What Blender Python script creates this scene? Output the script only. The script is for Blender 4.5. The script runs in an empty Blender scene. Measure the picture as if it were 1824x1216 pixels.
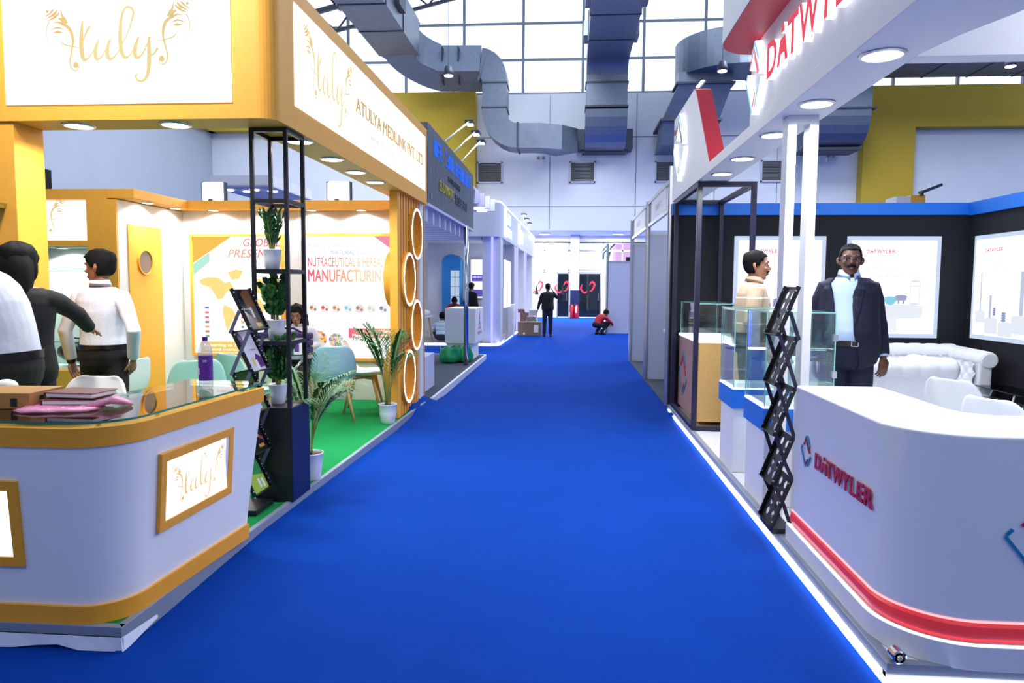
# Trade-fair aisle between an orange stand and a white stand, blue carpet, glazed hall behind. Units: metres, +Y down the aisle.
import bpy, bmesh, math, random
from mathutils import Vector as V, Matrix as M
random.seed(7)
S = bpy.context.scene
COL = S.collection
PI = math.pi

# ------------------------------------------------------------------ camera, sky, added fill lights, exposure
def make_camera():
    th, ph, ro = math.radians(4.548), math.radians(4.3995), math.radians(0.4)
    fw = V((-math.sin(th) * math.cos(ph), math.cos(th) * math.cos(ph), -math.sin(ph)))
    rt = V((math.cos(th), math.sin(th), 0))
    up = rt.cross(fw)
    r2 = rt * math.cos(ro) + up * math.sin(ro)
    u2 = up * math.cos(ro) - rt * math.sin(ro)
    cd = bpy.data.cameras.new('camera')
    cd.sensor_width = 36
    cd.lens = 1270 / 1824 * 36
    cd.clip_start, cd.clip_end = 0.05, 300
    c = bpy.data.objects.new('camera', cd)
    COL.objects.link(c)
    m = M.Identity(4)
    for i in range(3):
        m[i][0], m[i][1], m[i][2] = r2[i], u2[i], -fw[i]
    m[2][3] = 1.6
    c.matrix_world = m
    S.camera = c
make_camera()

w = bpy.data.worlds.new('sky'); S.world = w; w.use_nodes = True
bg = w.node_tree.nodes['Background']
bg.inputs[0].default_value = (0.77, 0.86, 1.0, 1)
bg.inputs[1].default_value = 1.6

def area(name, loc, size, energy, color=(1, 1, 1), rot=(0, 0, 0), shape='DISK', sy=None, spread=180, parent=None):
    l = bpy.data.lights.new(name, 'AREA'); l.shape = shape; l.size = size
    if sy: l.size_y = sy
    l.energy = energy; l.color = color; l.spread = math.radians(spread)
    o = bpy.data.objects.new(name, l); COL.objects.link(o)
    o.location = loc; o.rotation_euler = rot
    if parent: o.parent = parent
    return o
# unseen area lights added as fill, standing for rows of hall lamps (the three in view carry their own light)
for hx in (-9, 0, 9):
    for hy, he in ((0, 25), (12, 200), (24, 1000)):
        area('hall_fill', (hx, hy, 12.9), 3.0, he, (0.88, 0.93, 1.0), shape='RECTANGLE', sy=6)

# unseen lights added above the picture to brighten the orange fascia and the stands
area('fascia_spot', (-2.9, 2.9, 4.5), 0.5, 40, (1.0, 0.95, 0.88), rot=(math.radians(52), 0, 0), spread=120)
area('stand_fill', (-3.7, 6.6, 3.5), 0.6, 14, (1.0, 0.97, 0.93))
for _x, _y in ((2.6, 6.6), (3.9, 7.2), (3.0, 2.9)): area('stand_fill', (_x, _y, 3.4), 0.6, 26, (0.93, 0.96, 1.0))

S.view_settings.view_transform = 'Standard'
S.view_settings.look = 'None'
S.view_settings.gamma = 1.0
S.view_settings.use_curve_mapping = False
S.view_settings.exposure = 0.32
S.cycles.max_bounces = 8
S.cycles.diffuse_bounces = 3
S.cycles.glossy_bounces = 3
S.cycles.transmission_bounces = 4
S.cycles.transparent_max_bounces = 24
S.cycles.caustics_reflective = False
S.cycles.caustics_refractive = False
S.cycles.sample_clamp_indirect = 4.0

# ------------------------------------------------------------------ materials
def lin(r, g, b):
    f = lambda c: (c / 255 / 12.92) if c / 255 <= 0.04045 else ((c / 255 + 0.055) / 1.055) ** 2.4
    return (f(r), f(g), f(b), 1)
def mat(name, col, rough=0.5, metal=0.0, noise=0.06, scale=20, bump=0.0, bscale=200, spec=0.5, sheen=0, coat=0):
    m = bpy.data.materials.new(name); m.use_nodes = True
    nt = m.node_tree; b = nt.nodes['Principled BSDF']
    c = col if len(col) == 4 else lin(*col)
    b.inputs['Roughness'].default_value = rough; b.inputs['Metallic'].default_value = metal
    b.inputs['Specular IOR Level'].default_value = spec
    if sheen: b.inputs['Sheen Weight'].default_value = sheen
    if coat: b.inputs['Coat Weight'].default_value = coat; b.inputs['Coat Roughness'].default_value = 0.1
    tc = nt.nodes.new('ShaderNodeTexCoord')
    if noise:
        n = nt.nodes.new('ShaderNodeTexNoise'); n.inputs['Scale'].default_value = scale; n.inputs['Detail'].default_value = 3
        r = nt.nodes.new('ShaderNodeMapRange'); r.inputs['To Min'].default_value = 1 - noise; r.inputs['To Max'].default_value = 1 + noise
        mx = nt.nodes.new('ShaderNodeVectorMath'); mx.operation = 'SCALE'
        mx.inputs[0].default_value = c[:3]
        nt.links.new(tc.outputs['Object'], n.inputs['Vector']); nt.links.new(n.outputs['Fac'], r.inputs['Value'])
        nt.links.new(r.outputs['Result'], mx.inputs['Scale']); nt.links.new(mx.outputs['Vector'], b.inputs['Base Color'])
    else:
        b.inputs['Base Color'].default_value = c
    if bump:
        n2 = nt.nodes.new('ShaderNodeTexNoise'); n2.inputs['Scale'].default_value = bscale; n2.inputs['Detail'].default_value = 4
        bp = nt.nodes.new('ShaderNodeBump'); bp.inputs['Strength'].default_value = bump; bp.inputs['Distance'].default_value = 0.01
        nt.links.new(tc.outputs['Object'], n2.inputs['Vector']); nt.links.new(n2.outputs['Fac'], bp.inputs['Height'])
        nt.links.new(bp.outputs['Normal'], b.inputs['Normal'])
    return m
def emat(name, col, st=1.0):
    m = bpy.data.materials.new(name); m.use_nodes = True; nt = m.node_tree
    nt.nodes.remove(nt.nodes['Principled BSDF'])
    if 0.9 <= st <= 1.1: st *= 0.78
    e = nt.nodes.new('ShaderNodeEmission'); e.inputs[0].default_value = col if len(col) == 4 else lin(*col); e.inputs[1].default_value = st
    nt.links.new(e.outputs[0], nt.nodes['Material Output'].inputs[0])
    return m
def egrad(name, stops, axis=0, st=1.0):
    """backlit print whose ink runs through the colours of stops along one axis of the object's box"""
    m = emat(name, (1, 1, 1, 1), st); nt = m.node_tree
    e = [n for n in nt.nodes if n.type == 'EMISSION'][0]
    tc = nt.nodes.new('ShaderNodeTexCoord'); sp = nt.nodes.new('ShaderNodeSeparateXYZ'); cr = nt.nodes.new('ShaderNodeValToRGB')
    els = cr.color_ramp.elements
    for i, (p, c) in enumerate(stops):
        el = els[i] if i < 2 else els.new(p)
        el.position = p; el.color = lin(*c)
    nt.links.new(tc.outputs['Generated'], sp.inputs[0]); nt.links.new(sp.outputs[axis], cr.inputs[0]); nt.links.new(cr.outputs[0], e.inputs[0])
    return m
def glass(name, tint=(0.93, 0.98, 0.97), refl=0.08, rough=0.0, milk=0.0):
    m = bpy.data.materials.new(name); m.use_nodes = True; nt = m.node_tree
    nt.nodes.remove(nt.nodes['Principled BSDF'])
    t = nt.nodes.new('ShaderNodeBsdfTransparent'); t.inputs[0].default_value = (*tint, 1)
    g = nt.nodes.new('ShaderNodeBsdfGlossy'); g.inputs['Roughness'].default_value = rough; g.inputs[0].default_value = (1, 1, 1, 1)
    lw = nt.nodes.new('ShaderNodeLayerWeight'); lw.inputs[0].default_value = 0.18
    mr = nt.nodes.new('ShaderNodeMapRange'); mr.inputs['To Min'].default_value = refl * 0.5; mr.inputs['To Max'].default_value = min(1, refl * 8)
    mx = nt.nodes.new('ShaderNodeMixShader')
    nt.links.new(lw.outputs['Fresnel'], mr.inputs['Value']); nt.links.new(mr.outputs['Result'], mx.inputs[0])
    if milk:
        df = nt.nodes.new('ShaderNodeBsdfDiffuse'); df.inputs[0].default_value = (.9, .93, .97, 1); m2 = nt.nodes.new('ShaderNodeMixShader'); m2.inputs[0].default_value = milk
        nt.links.new(t.outputs[0], m2.inputs[1]); nt.links.new(df.outputs[0], m2.inputs[2]); t = m2
    nt.links.new(t.outputs[0], mx.inputs[1]); nt.links.new(g.outputs[0], mx.inputs[2]); nt.links.new(mx.outputs[0], nt.nodes['Material Output'].inputs[0])
    return m
def carpet(name, c1, c2, scale=3, bump=0.5):
    m = mat(name, c1, 0.9, noise=0, spec=0.05)
    nt = m.node_tree; b = nt.nodes['Principled BSDF']; tc = [n for n in nt.nodes if n.type == 'TEX_COORD'][0]
    n1 = nt.nodes.new('ShaderNodeTexNoise'); n1.inputs['Scale'].default_value = scale; n1.inputs['Detail'].default_value = 6; n1.inputs['Roughness'].default_value = 0.7
    n2 = nt.nodes.new('ShaderNodeTexNoise'); n2.inputs['Scale'].default_value = 420; n2.inputs['Detail'].default_value = 2
    mx = nt.nodes.new('ShaderNodeMix'); mx.data_type = 'RGBA'; mx.inputs[6].default_value = lin(*c1); mx.inputs[7].default_value = lin(*c2)
    ad = nt.nodes.new('ShaderNodeMath'); ad.operation = 'MULTIPLY_ADD'; ad.inputs[1].default_value = 0.6; ad.inputs[2].default_value = -0.05
    a2 = nt.nodes.new('ShaderNodeMath'); a2.operation = 'MULTIPLY_ADD'; a2.inputs[1].default_value = 0.45
    for n in (n1, n2): nt.links.new(tc.outputs['Object'], n.inputs['Vector'])
    nt.links.new(n1.outputs[0], ad.inputs[0]); nt.links.new(n2.outputs[0], a2.inputs[0]); nt.links.new(ad.outputs[0], a2.inputs[2])
    nt.links.new(a2.outputs[0], mx.inputs[0]); nt.links.new(mx.outputs[2], b.inputs['Base Color'])
    bp = nt.nodes.new('ShaderNodeBump'); bp.inputs['Strength'].default_value = bump; bp.inputs['Distance'].default_value = 0.004
    nt.links.new(n2.outputs[0], bp.inputs['Height']); nt.links.new(bp.outputs[0], b.inputs['Normal'])
    return m

MT = {}
def setup_mats():
    d = MT
    d['blue_carpet'] = carpet('blue_carpet', (2, 48, 138), (8, 68, 168))
    d['green_carpet'] = carpet('green_carpet', (18, 126, 66), (36, 152, 86))
    d['grey_carpet'] = carpet('grey_carpet', (70, 76, 88), (88, 94, 106))
    d['orange'] = mat('orange_paint', (253, 180, 62), 0.55, bump=0.03)
    d['deep_orange'] = mat('deep_orange_paint', (246, 168, 40), 0.5, bump=0.03)
    d['mustard'] = mat('mustard_paint', (188, 158, 40), 0.7, bump=0.03)
    d['white'] = mat('white_paint', (236, 236, 240), 0.45, noise=0.015, scale=4)
    d['white_gloss'] = mat('white_laminate', (240, 240, 244), 0.22, noise=0.01, coat=0.3)
    d['wall'] = mat('hall_wall_paint', (226, 230, 238), 0.7, noise=0.03, scale=1.2)
    d['off_wall'] = mat('hall_side_wall_paint', (176, 184, 196), 0.8, noise=0.04, scale=0.8)
    d['galv'] = mat('galvanised_sheet', (112, 122, 138), 0.42, 0.55, noise=0.18, scale=5, bump=0.05, bscale=14)
    d['galv_dark'] = mat('duct_flange', (66, 74, 88), 0.5, 0.5, noise=0.1)
    d['steel_dark'] = mat('dark_steel', (44, 50, 62), 0.5, 0.3)
    d['mullion'] = mat('mullion_grey', (120, 126, 138), 0.5, 0.2)
    d['step_trim'] = mat('step_trim', (142, 150, 166), 0.45, 0.2, noise=0.08, scale=6)
    d['alu'] = mat('aluminium', (190, 194, 200), 0.3, 0.85, noise=0.04)
    d['chrome'] = mat('chrome', (210, 214, 220), 0.08, 1.0, noise=0.0)
    d['black'] = mat('black_paint', (16, 17, 24), 0.42, noise=0.1)
    d['black_rough'] = mat('black_scratched_steel', (14, 15, 22), 0.4, noise=0.35, scale=60)
    d['navy_panel'] = mat('navy_panel', (14, 22, 66), 0.4)
    d['purple_black'] = mat('dark_anodised_frame', (26, 22, 50), 0.4, noise=0.08)
    d['black_wall'] = mat('black_cloth_wall', (14, 16, 26), 0.85, bump=0.1, bscale=300)
    d['sky_blue'] = mat('sky_blue_paint', (24, 116, 222), 0.5)
    d['cyan_blue'] = mat('cyan_blue_paint', (34, 150, 222), 0.5)
    d['slat_grey'] = mat('grey_slat_board', (92, 104, 124), 0.6, noise=0.08, scale=8)
    d['red'] = mat('crimson_paint', (205, 34, 54), 0.5)
    d['red_letter'] = mat('crimson_letter', (186, 20, 54), 0.4)
    d['teal_letter'] = mat('teal_letter', (30, 134, 178), 0.4)
    d['oak'] = mat('oak_laminate', (196, 156, 92), 0.5, noise=0.12, scale=30)
    d['tan_board'] = mat('beige_laminate', (170, 130, 118), 0.55, noise=0.05)
    d['beech'] = mat('beech_wood', (198, 160, 112), 0.5, noise=0.12, scale=25)
    d['mint'] = mat('mint_plastic', (168, 214, 206), 0.4, noise=0.01)
    d['pale_blue_plastic'] = mat('pale_blue_plastic', (172, 206, 226), 0.35, noise=0.01)
    d['white_plastic'] = mat('white_plastic', (236, 240, 244), 0.3, noise=0.01)
    d['leather'] = mat('white_leather', (234, 236, 242), 0.38, noise=0.03, bump=0.12, bscale=60)
    d['pot'] = mat('white_glazed_pot', (232, 236, 246), 0.18, noise=0.01, coat=0.5)
    d['soil'] = mat('potting_soil', (92, 70, 52), 0.95, noise=0.4, scale=90, bump=0.6, bscale=90)
    d['leaf'] = mat('dark_green_leaf', (34, 96, 34), 0.4, noise=0.3, scale=14)
    d['palm'] = mat('palm_leaf', (42, 104, 46), 0.5, noise=0.3, scale=9)
    d['stem'] = mat('palm_stem', (132, 140, 66), 0.6, noise=0.2)
    d['glass'] = glass('clear_glass')
    d['table_glass'] = glass('counter_glass', (0.86, 0.96, 0.92), 0.12)
    d['pane'] = glass('window_glass', (0.97, 0.985, 1.0), 0.03)
    d['roof_sheet'] = glass('translucent_roof_sheet', (0.80, 0.85, 0.93), 0.02, 0.4)
    d['roof_dim'] = glass('dimmed_roof_sheet', (0.22, 0.25, 0.32), 0.02, 0.5)  # dark tint chosen to let less daylight into the near hall
    d['dark_glass'] = glass('tinted_door_glass', (0.10, 0.12, 0.16), 0.06)
    d['glass_edge'] = mat('green_glass_edge', (40, 128, 112), 0.15, noise=0.05)
    d['case_edge'] = mat('pale_glass_edge', (150, 212, 204), 0.12, noise=0.05)
    d['porthole'] = mat('smoked_glass', (128, 104, 84), 0.08, noise=0.1, scale=3)
    d['led'] = emat('white_led', (235, 242, 255), 6)
    d['led_soft'] = emat('white_led_strip', (238, 244, 255), 2.6)
    d['led_blue'] = emat('violet_led', (110, 110, 255), 3.2)
    d['lamp'] = emat('lamp_disc', (255, 252, 246), 14)
    d['lightbox'] = emat('backlit_panel', (255, 254, 252), 1.35)
    d['lightbox_cool'] = emat('backlit_panel_cool', (250, 252, 255), 1.25)
    d['gold_print'] = egrad('gold_ink', [(0, (244, 190, 120)), (0.35, (250, 232, 170)), (0.65, (246, 226, 160)), (1, (228, 196, 140))])
    d['gold_print_dark'] = egrad('gold_ink_deep', [(0, (238, 186, 110)), (0.5, (240, 220, 170)), (1, (206, 178, 140))])
    d['carton'] = mat('brown_carton', (176, 128, 70), 0.8, noise=0.1, scale=12)
    d['carton_grey'] = mat('dusty_carton', (136, 110, 92), 0.85, noise=0.1, scale=6)
    d['maroon'] = mat('maroon_leatherette', (104, 38, 32), 0.45, noise=0.1, bump=0.08)
    d['paper'] = mat('paper', (240, 238, 232), 0.8, noise=0.03)
    d['purple'] = mat('purple_label', (92, 38, 150), 0.4)
    d['purple_cloth'] = mat('purple_cloth', (44, 30, 84), 0.85, bump=0.2)
    d['pink_film'] = glass('pink_film', (0.98, 0.62, 0.78), 0.22, 0.18)
    d['green_film'] = mat('green_film', (34, 170, 100), 0.3, noise=0.2, scale=12)
    d['grey_bar'] = mat('grey_enamel', (104, 108, 130), 0.4, 0.3)
    d['skirt'] = mat('white_skirting_cloth', (214, 222, 240), 0.8, noise=0.1, scale=7, bump=0.1, bscale=8)
    d['fin'] = mat('lilac_fin_board', (196, 200, 232), 0.6)
    d['panel_grey'] = mat('grey_shell_panel', (204, 208, 224), 0.6, noise=0.02)
    d['grille'] = mat('grille_slats', (150, 150, 150), 0.6)
    d['extinguisher'] = mat('extinguisher_red', (176, 28, 36), 0.3)
    d['skin'] = mat('skin_brown', (146, 98, 74), 0.5, noise=0.06, scale=30)
    d['skin_dark'] = mat('skin_deep_brown', (96, 62, 48), 0.45, noise=0.08, scale=30)
    d['skin_mid'] = mat('skin_tan', (168, 118, 90), 0.5, noise=0.06, scale=30)
    d['hair'] = mat('black_hair', (6, 5, 6), 0.75, spec=0.2, noise=0.3, scale=80, bump=0.3, bscale=160)
    d['shirt_white'] = mat('white_cotton', (206, 211, 226), 0.85, noise=0.02, bump=0.7, bscale=11)
    d['shirt_blue'] = mat('pale_blue_cotton', (178, 200, 234), 0.8, noise=0.02, bump=0.2, bscale=14)
    d['suit'] = mat('navy_suit_wool', (9, 15, 44), 0.85, noise=0.06, bump=0.15, bscale=18)
    d['suit_black'] = mat('black_suit_wool', (8, 9, 14), 0.85, noise=0.06, bump=0.15, bscale=18)
    d['trouser_black'] = mat('black_trouser_cloth', (6, 6, 9), 0.85, noise=0.06, bump=0.15, bscale=18)
    d['shirt_red'] = mat('red_polo_cotton', (168, 22, 40), 0.8, noise=0.05)
    d['shoe'] = mat('black_shoe_leather', (12, 12, 14), 0.3)
    d['eye'] = mat('eye_white', (226, 222, 216), 0.2, noise=0)
    d['lip'] = mat('lip_brown', (112, 66, 58), 0.5)
setup_mats()

# ------------------------------------------------------------------ mesh building helpers
XF = {}                      # world matrix of every thing's Empty, for parts modelled in world coordinates
def root_of(o):
    while o.parent: o = o.parent
    return o
class MB:
    def __init__(s): s.bm = bmesh.new()
    def _poly(s, pts):
        vs = [s.bm.verts.new(p) for p in pts]
        try: return s.bm.faces.new(vs)
        except ValueError: return None
    def quad(s, a, b, c, d): s._poly([a, b, c, d]); return s
    def box(s, x0, x1, y0, y1, z0, z1, mx=None):
        p = [V((x, y, z)) for z in (z0, z1) for y in (y0, y1) for x in (x0, x1)]
        if mx is not None: p = [mx @ q for q in p]
        v = [s.bm.verts.new(q) for q in p]
        for f in ((0, 2, 3, 1), (4, 5, 7, 6), (0, 1, 5, 4), (2, 6, 7, 3), (0, 4, 6, 2), (1, 3, 7, 5)):
            s.bm.faces.new([v[i] for i in f])
        return s
    def bar(s, p, q, w, h=None, up=(0, 0, 1)):
        p, q = V(p), V(q); h = h or w; d = q - p; L = d.length; d.normalize()
        u = V(up)
        if abs(u.dot(d)) > 0.98: u = V((0, 1, 0))
        x = d.cross(u).normalized(); y = x.cross(d)
        m = M((( x[0], d[0], y[0], p[0]), (x[1], d[1], y[1], p[1]), (x[2], d[2], y[2], p[2]), (0, 0, 0, 1)))
        return s.box(-w / 2, w / 2, 0, L, -h / 2, h / 2, m)
    def loft(s, rings, cap=True, closed=True):
        vr = [[s.bm.verts.new(p) for p in r] for r in rings]
        n = len(vr[0])
        for a, b in zip(vr, vr[1:]):
            for i in range(n if closed else n - 1):
                j = (i + 1) % n
                s.bm.faces.new((a[i], a[j], b[j], b[i]))
        if cap:
            s.bm.faces.new(list(reversed(vr[0]))); s.bm.faces.new(vr[-1])
        return s
    def tube(s, pts, r, n=8, cap=True, flat=1.0):
        pts = [V(p) for p in pts]; rs = r if isinstance(r, (list, tuple)) else [r] * len(pts)
        rings = []; u = None
        for i, p in enumerate(pts):
            d = (pts[min(i + 1, len(pts) - 1)] - pts[max(i - 1, 0)])
            d = d.normalized() if d.length > 1e-9 else V((0, 0, 1))
            if u is None: u = d.orthogonal().normalized()
            u = (u - d * u.dot(d)).normalized(); w_ = d.cross(u)
            rings.append([p + (u * math.cos(2 * PI * k / n) + w_ * math.sin(2 * PI * k / n) * flat) * rs[i] for k in range(n)])
        return s.loft(rings, cap)
    def lathe(s, prof, c=(0, 0, 0), n=24, cap=True, axis='z'):
        c = V(c); rings = []
        for r, z in prof:
            rg = []
            for k in range(n):
                a = 2 * PI * k / n; x, y = max(r, 1e-4) * math.cos(a), max(r, 1e-4) * math.sin(a)
                rg.append(c + (V((x, y, z)) if axis == 'z' else V((z, x, y)) if axis == 'x' else V((y, z, x))))
            rings.append(rg)
        return s.loft(rings, cap)
    def prism(s, poly, z0, z1, fr=None):
        """polygon (2-D) extruded along the third axis; fr = (origin, u, v, n) frame, default the ground plane"""
        o, u, v, n = fr or (V((0, 0, 0)), V((1, 0, 0)), V((0, 1, 0)), V((0, 0, 1)))
        f = lambda p, z: o + u * p[0] + v * p[1] + n * z
        a = [s.bm.verts.new(f(p, z0)) for p in poly]; b = [s.bm.verts.new(f(p, z1)) for p in poly]
        k = len(poly)
        s.bm.faces.new(list(reversed(a))); s.bm.faces.new(b)
        for i in range(k): s.bm.faces.new((a[i], a[(i + 1) % k], b[(i + 1) % k], b[i]))
        return s
    def wall(s, path, z0, z1, t, flare=0.0):
        """upright band of thickness t that follows a 2-D path (outer line); its top is pushed outward by flare"""
        n = len(path); nor = []
        for i in range(n):
            d = V(path[min(i + 1, n - 1)]) - V(path[max(i - 1, 0)]); d = d.normalized(); nor.append(V((d.y, -d.x)))
        rings = []
        for (px, nn) in zip([V(p) for p in path], nor):
            o0, o1 = px, px + nn * flare
            i0, i1 = px - nn * t, px - nn * (t - flare)
            rings.append([V((o0.x, o0.y, z0)), V((o1.x, o1.y, z1)), V((i1.x, i1.y, z1)), V((i0.x, i0.y, z0))])
        return s.loft(rings)
    def wall2(s, pa, pb, z0, z1, t):
        """upright band between a lower and an upper plan outline (leaning front)"""
        def ins(P):
            out = []
            for i in range(len(P)):
                d = (V(P[min(i + 1, len(P) - 1)]) - V(P[max(i - 1, 0)])).normalized(); out.append((P[i][0] - d.y * t, P[i][1] + d.x * t))
            return out
        a, b, ia, ib = pa, pb, ins(pa), ins(pb)
        return s.loft([[V((a[i][0], a[i][1], z0)), V((b[i][0], b[i][1], z1)), V((ib[i][0], ib[i][1], z1)), V((ia[i][0], ia[i][1], z0))] for i in range(len(a))])
    def ball(s, c, r, n=12, m=8):
        c = V(c); r = (r, r, r) if not isinstance(r, (tuple, list)) else r
        rings = []
        for i in range(m + 1):
            t = -PI / 2 + PI * i / m
            q = max(math.cos(t), 0.02)
            rings.append([c + V((r[0] * q * math.cos(2 * PI * k / n), r[1] * q * math.sin(2 * PI * k / n), r[2] * math.sin(t))) for k in range(n)])
        return s.loft(rings)
    def text(s, body, o, u, v, h, w=None, depth=0.0, bold=0.0, shear=0.0, align='L', space=1.0):
        o, u, v = V(o), V(u).normalized(), V(v).normalized(); n = u.cross(v)
        if bold and 'M' in body:
            e = bold * h * 1.2
            for du, dv in ((-e, -e), (e, -e), (-e, e), (e, e)): s.text(body, o + u * du + v * dv, u, v, h, w, depth, 0, shear, align, space)
            bold = 0
        vs, fs = text_geo(body, bold, shear, space, depth > 0)
        x0, x1 = min(p[0] for p in vs), max(p[0] for p in vs)
        k = h / 0.70; kx = (w / (x1 - x0)) if w else k
        off = -x0 * kx if align == 'L' else -(x0 + x1) / 2 * kx if align == 'C' else -x1 * kx
        nv = [s.bm.verts.new(o + u * (p[0] * kx + off) + v * (p[1] * k) + n * ((p[2] + 1) / 2 * depth)) for p in vs]
        for f in fs:
            try: s.bm.faces.new([nv[i] for i in f])
            except ValueError: pass
        return s
    def marks(s, o, u, v, h, w, seed=1, depth=0.0, k=0.16):
        """a row of small strokes for writing that is too blurred to read"""
        rr = random.Random(seed); o, u, v = V(o), V(u).normalized(), V(v).normalized(); n = u.cross(v)
        c = max(1, round(w / (h * 0.72))); cw = w / c; t = h * k
        for i in range(c):
            if c > 6 and rr.random() < .12: continue
            x0, x1 = i * cw, i * cw + cw * .72
            st = [(x0, x0 + t, 0, h), (x1 - t, x1, 0, h), (x0, x1, 0, t), (x0, x1, h - t, h), (x0, x1, h / 2 - t / 2, h / 2 + t / 2)]
            for a, b, e, f in rr.sample(st, rr.choice((2, 3, 3, 4))):
                if depth: s.prism([(a, e), (b, e), (b, f), (a, f)], 0, depth, (o, u, v, n))
                else: s._poly([o + u * a + v * e, o + u * b + v * e, o + u * b + v * f, o + u * a + v * f])
        return s
    def ribbon(s, pts, wd, fr, smooth=True, depth=0.0):
        """pen stroke: a flat band of varying width through 2-D points in the frame fr=(o,u,v,n)"""
        o, u, v, n = fr
        P = [V(p) for p in pts]; W = list(wd) if isinstance(wd, (list, tuple)) else [wd] * len(P)
        if len(W) != len(P): W = [W[0] + (W[-1] - W[0]) * i / (len(P) - 1) for i in range(len(P))]
        if smooth and len(P) > 2:
            Q, WW = [], []
            for i in range(len(P) - 1):
                p0, p1, p2, p3 = P[max(i - 1, 0)], P[i], P[i + 1], P[min(i + 2, len(P) - 1)]
                for k in range(6):
                    t = k / 6
                    Q.append(0.5 * ((2 * p1) + (p2 - p0) * t + (2 * p0 - 5 * p1 + 4 * p2 - p3) * t * t + (3 * p1 - p0 - 3 * p2 + p3) * t ** 3))
                    WW.append(W[i] + (W[i + 1] - W[i]) * t)
            Q.append(P[-1]); WW.append(W[-1]); P, W = Q, WW
        f = lambda p, z=0: o + u * p.x + v * p.y + n * z
        L, R_ = [], []
        for i in range(len(P)):
            d = (P[min(i + 1, len(P) - 1)] - P[max(i - 1, 0)]).normalized(); m_ = V((-d.y, d.x)) * (W[i] / 2)
            L.append(P[i] + m_); R_.append(P[i] - m_)
        if depth:
            s.loft([[f(a), f(a, depth), f(b, depth), f(b)] for a, b in zip(L, R_)])
        else:
            lv = [s.bm.verts.new(f(p)) for p in L]; rv = [s.bm.verts.new(f(p)) for p in R_]
            for i in range(len(P) - 1): s.bm.faces.new((rv[i], rv[i + 1], lv[i + 1], lv[i]))
        return s
    def disc(s, c, r, fr, n=14, z=0.0):
        o, u, v, nn = fr
        s._poly([o + u * (c[0] + r * math.cos(2 * PI * k / n)) + v * (c[1] + r * math.sin(2 * PI * k / n)) + nn * z for k in range(n)])
        return s
    def build(s, name, m, parent=None, bevel=0.0, smooth=False, local=False, sub=0, normals=True, seg=2):
        if normals: bmesh.ops.recalc_face_normals(s.bm, faces=s.bm.faces)
        me = bpy.data.meshes.new(name)
        o = bpy.data.objects.new(name, me); COL.objects.link(o)
        if parent is None:
            xs = [v.co for v in s.bm.verts]
            c = V(((min(p.x for p in xs) + max(p.x for p in xs)) / 2, (min(p.y for p in xs) + max(p.y for p in xs)) / 2, min(p.z for p in xs)))
            bmesh.ops.translate(s.bm, verts=s.bm.verts, vec=-c); o.location = c
        else:
            o.parent = parent
            if not local:
                bmesh.ops.transform(s.bm, matrix=XF[root_of(parent).name].inverted(), verts=s.bm.verts)
        s.bm.to_mesh(me); s.bm.free()
        me.materials.append(MT[m] if isinstance(m, str) else m)
        if smooth:
            for p in me.polygons: p.use_smooth = True
        if sub:
            md = o.modifiers.new('sub', 'SUBSURF'); md.levels = md.render_levels = sub
        if bevel:
            md = o.modifiers.new('bevel', 'BEVEL'); md.width = bevel; md.segments = seg; md.limit_method = 'ANGLE'; md.angle_limit = 0.7
        if parent is None: XF[o.name] = M.Translation(o.location)
        return o
_TXT = {}
def text_geo(body, bold, shear, space, ext):
    key = (body, bold, shear, space, ext)
    if key not in _TXT:
        cu = bpy.data.curves.new('lettering', 'FONT'); cu.body = body; cu.offset = bold; cu.shear = shear; cu.space_character = space
        cu.resolution_u = 3; cu.extrude = 1.0 if ext else 0.0
        ob = bpy.data.objects.new('lettering', cu); COL.objects.link(ob)
        me = bpy.data.meshes.new_from_object(ob.evaluated_get(bpy.context.evaluated_depsgraph_get()))
        _TXT[key] = ([tuple(v.co) for v in me.vertices], [tuple(p.vertices) for p in me.polygons])
        bpy.data.objects.remove(ob); bpy.data.curves.remove(cu); bpy.data.meshes.remove(me)
    return _TXT[key]
def thing(name, label, cat, loc=(0, 0, 0), rz=0.0, group=None):
    o = bpy.data.objects.new(name, None); COL.objects.link(o); o.empty_display_size = 0.1
    o.location = loc; o.rotation_euler = (0, 0, rz)
    XF[o.name] = M.Translation(V(loc)) @ M.Rotation(rz, 4, 'Z')
    return tag(o, label, cat, group)
def tag(o, label, cat, group=None, kind=None):
    o['label'] = label; o['category'] = cat
    if group: o['group'] = group
    if kind: o['kind'] = kind
    return o
def struct(o, label=None):
    o['kind'] = 'structure'
    if label: o['label'] = label
    return o
def dup(root, loc, rz=None, label=None, group=None, scale=None):
    def cp(o, par):
        c = o.copy(); COL.objects.link(c); c.parent = par
        for ch in list(o.children): cp(ch, c)
        return c
    r = cp(root, None); r.location = loc
    if rz is not None: r.rotation_euler = (0, 0, rz)
    if scale: r.scale = (scale,) * 3
    if label: r['label'] = label
    if group: r['group'] = group
    XF[r.name] = M.Translation(V(loc)) @ M.Rotation(r.rotation_euler[2], 4, 'Z')
    return r
def arc(cx, cy, r, a0, a1, n=10):
    return [(cx + r * math.cos(math.radians(a0 + (a1 - a0) * i / n)), cy + r * math.sin(math.radians(a0 + (a1 - a0) * i / n))) for i in range(n + 1)]
FX = lambda x, y, z: (V((x, y, z)), V((0, 1, 0)), V((0, 0, 1)), V((1, 0, 0)))     # face that looks along +X (text runs away from the viewer)
FXR = lambda x, y, z: (V((x, y, z)), V((0, -1, 0)), V((0, 0, 1)), V((-1, 0, 0)))  # face that looks along -X (text runs towards the viewer)
FY = lambda x, y, z: (V((x, y, z)), V((1, 0, 0)), V((0, 0, 1)), V((0, -1, 0)))    # face that looks along -Y

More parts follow.
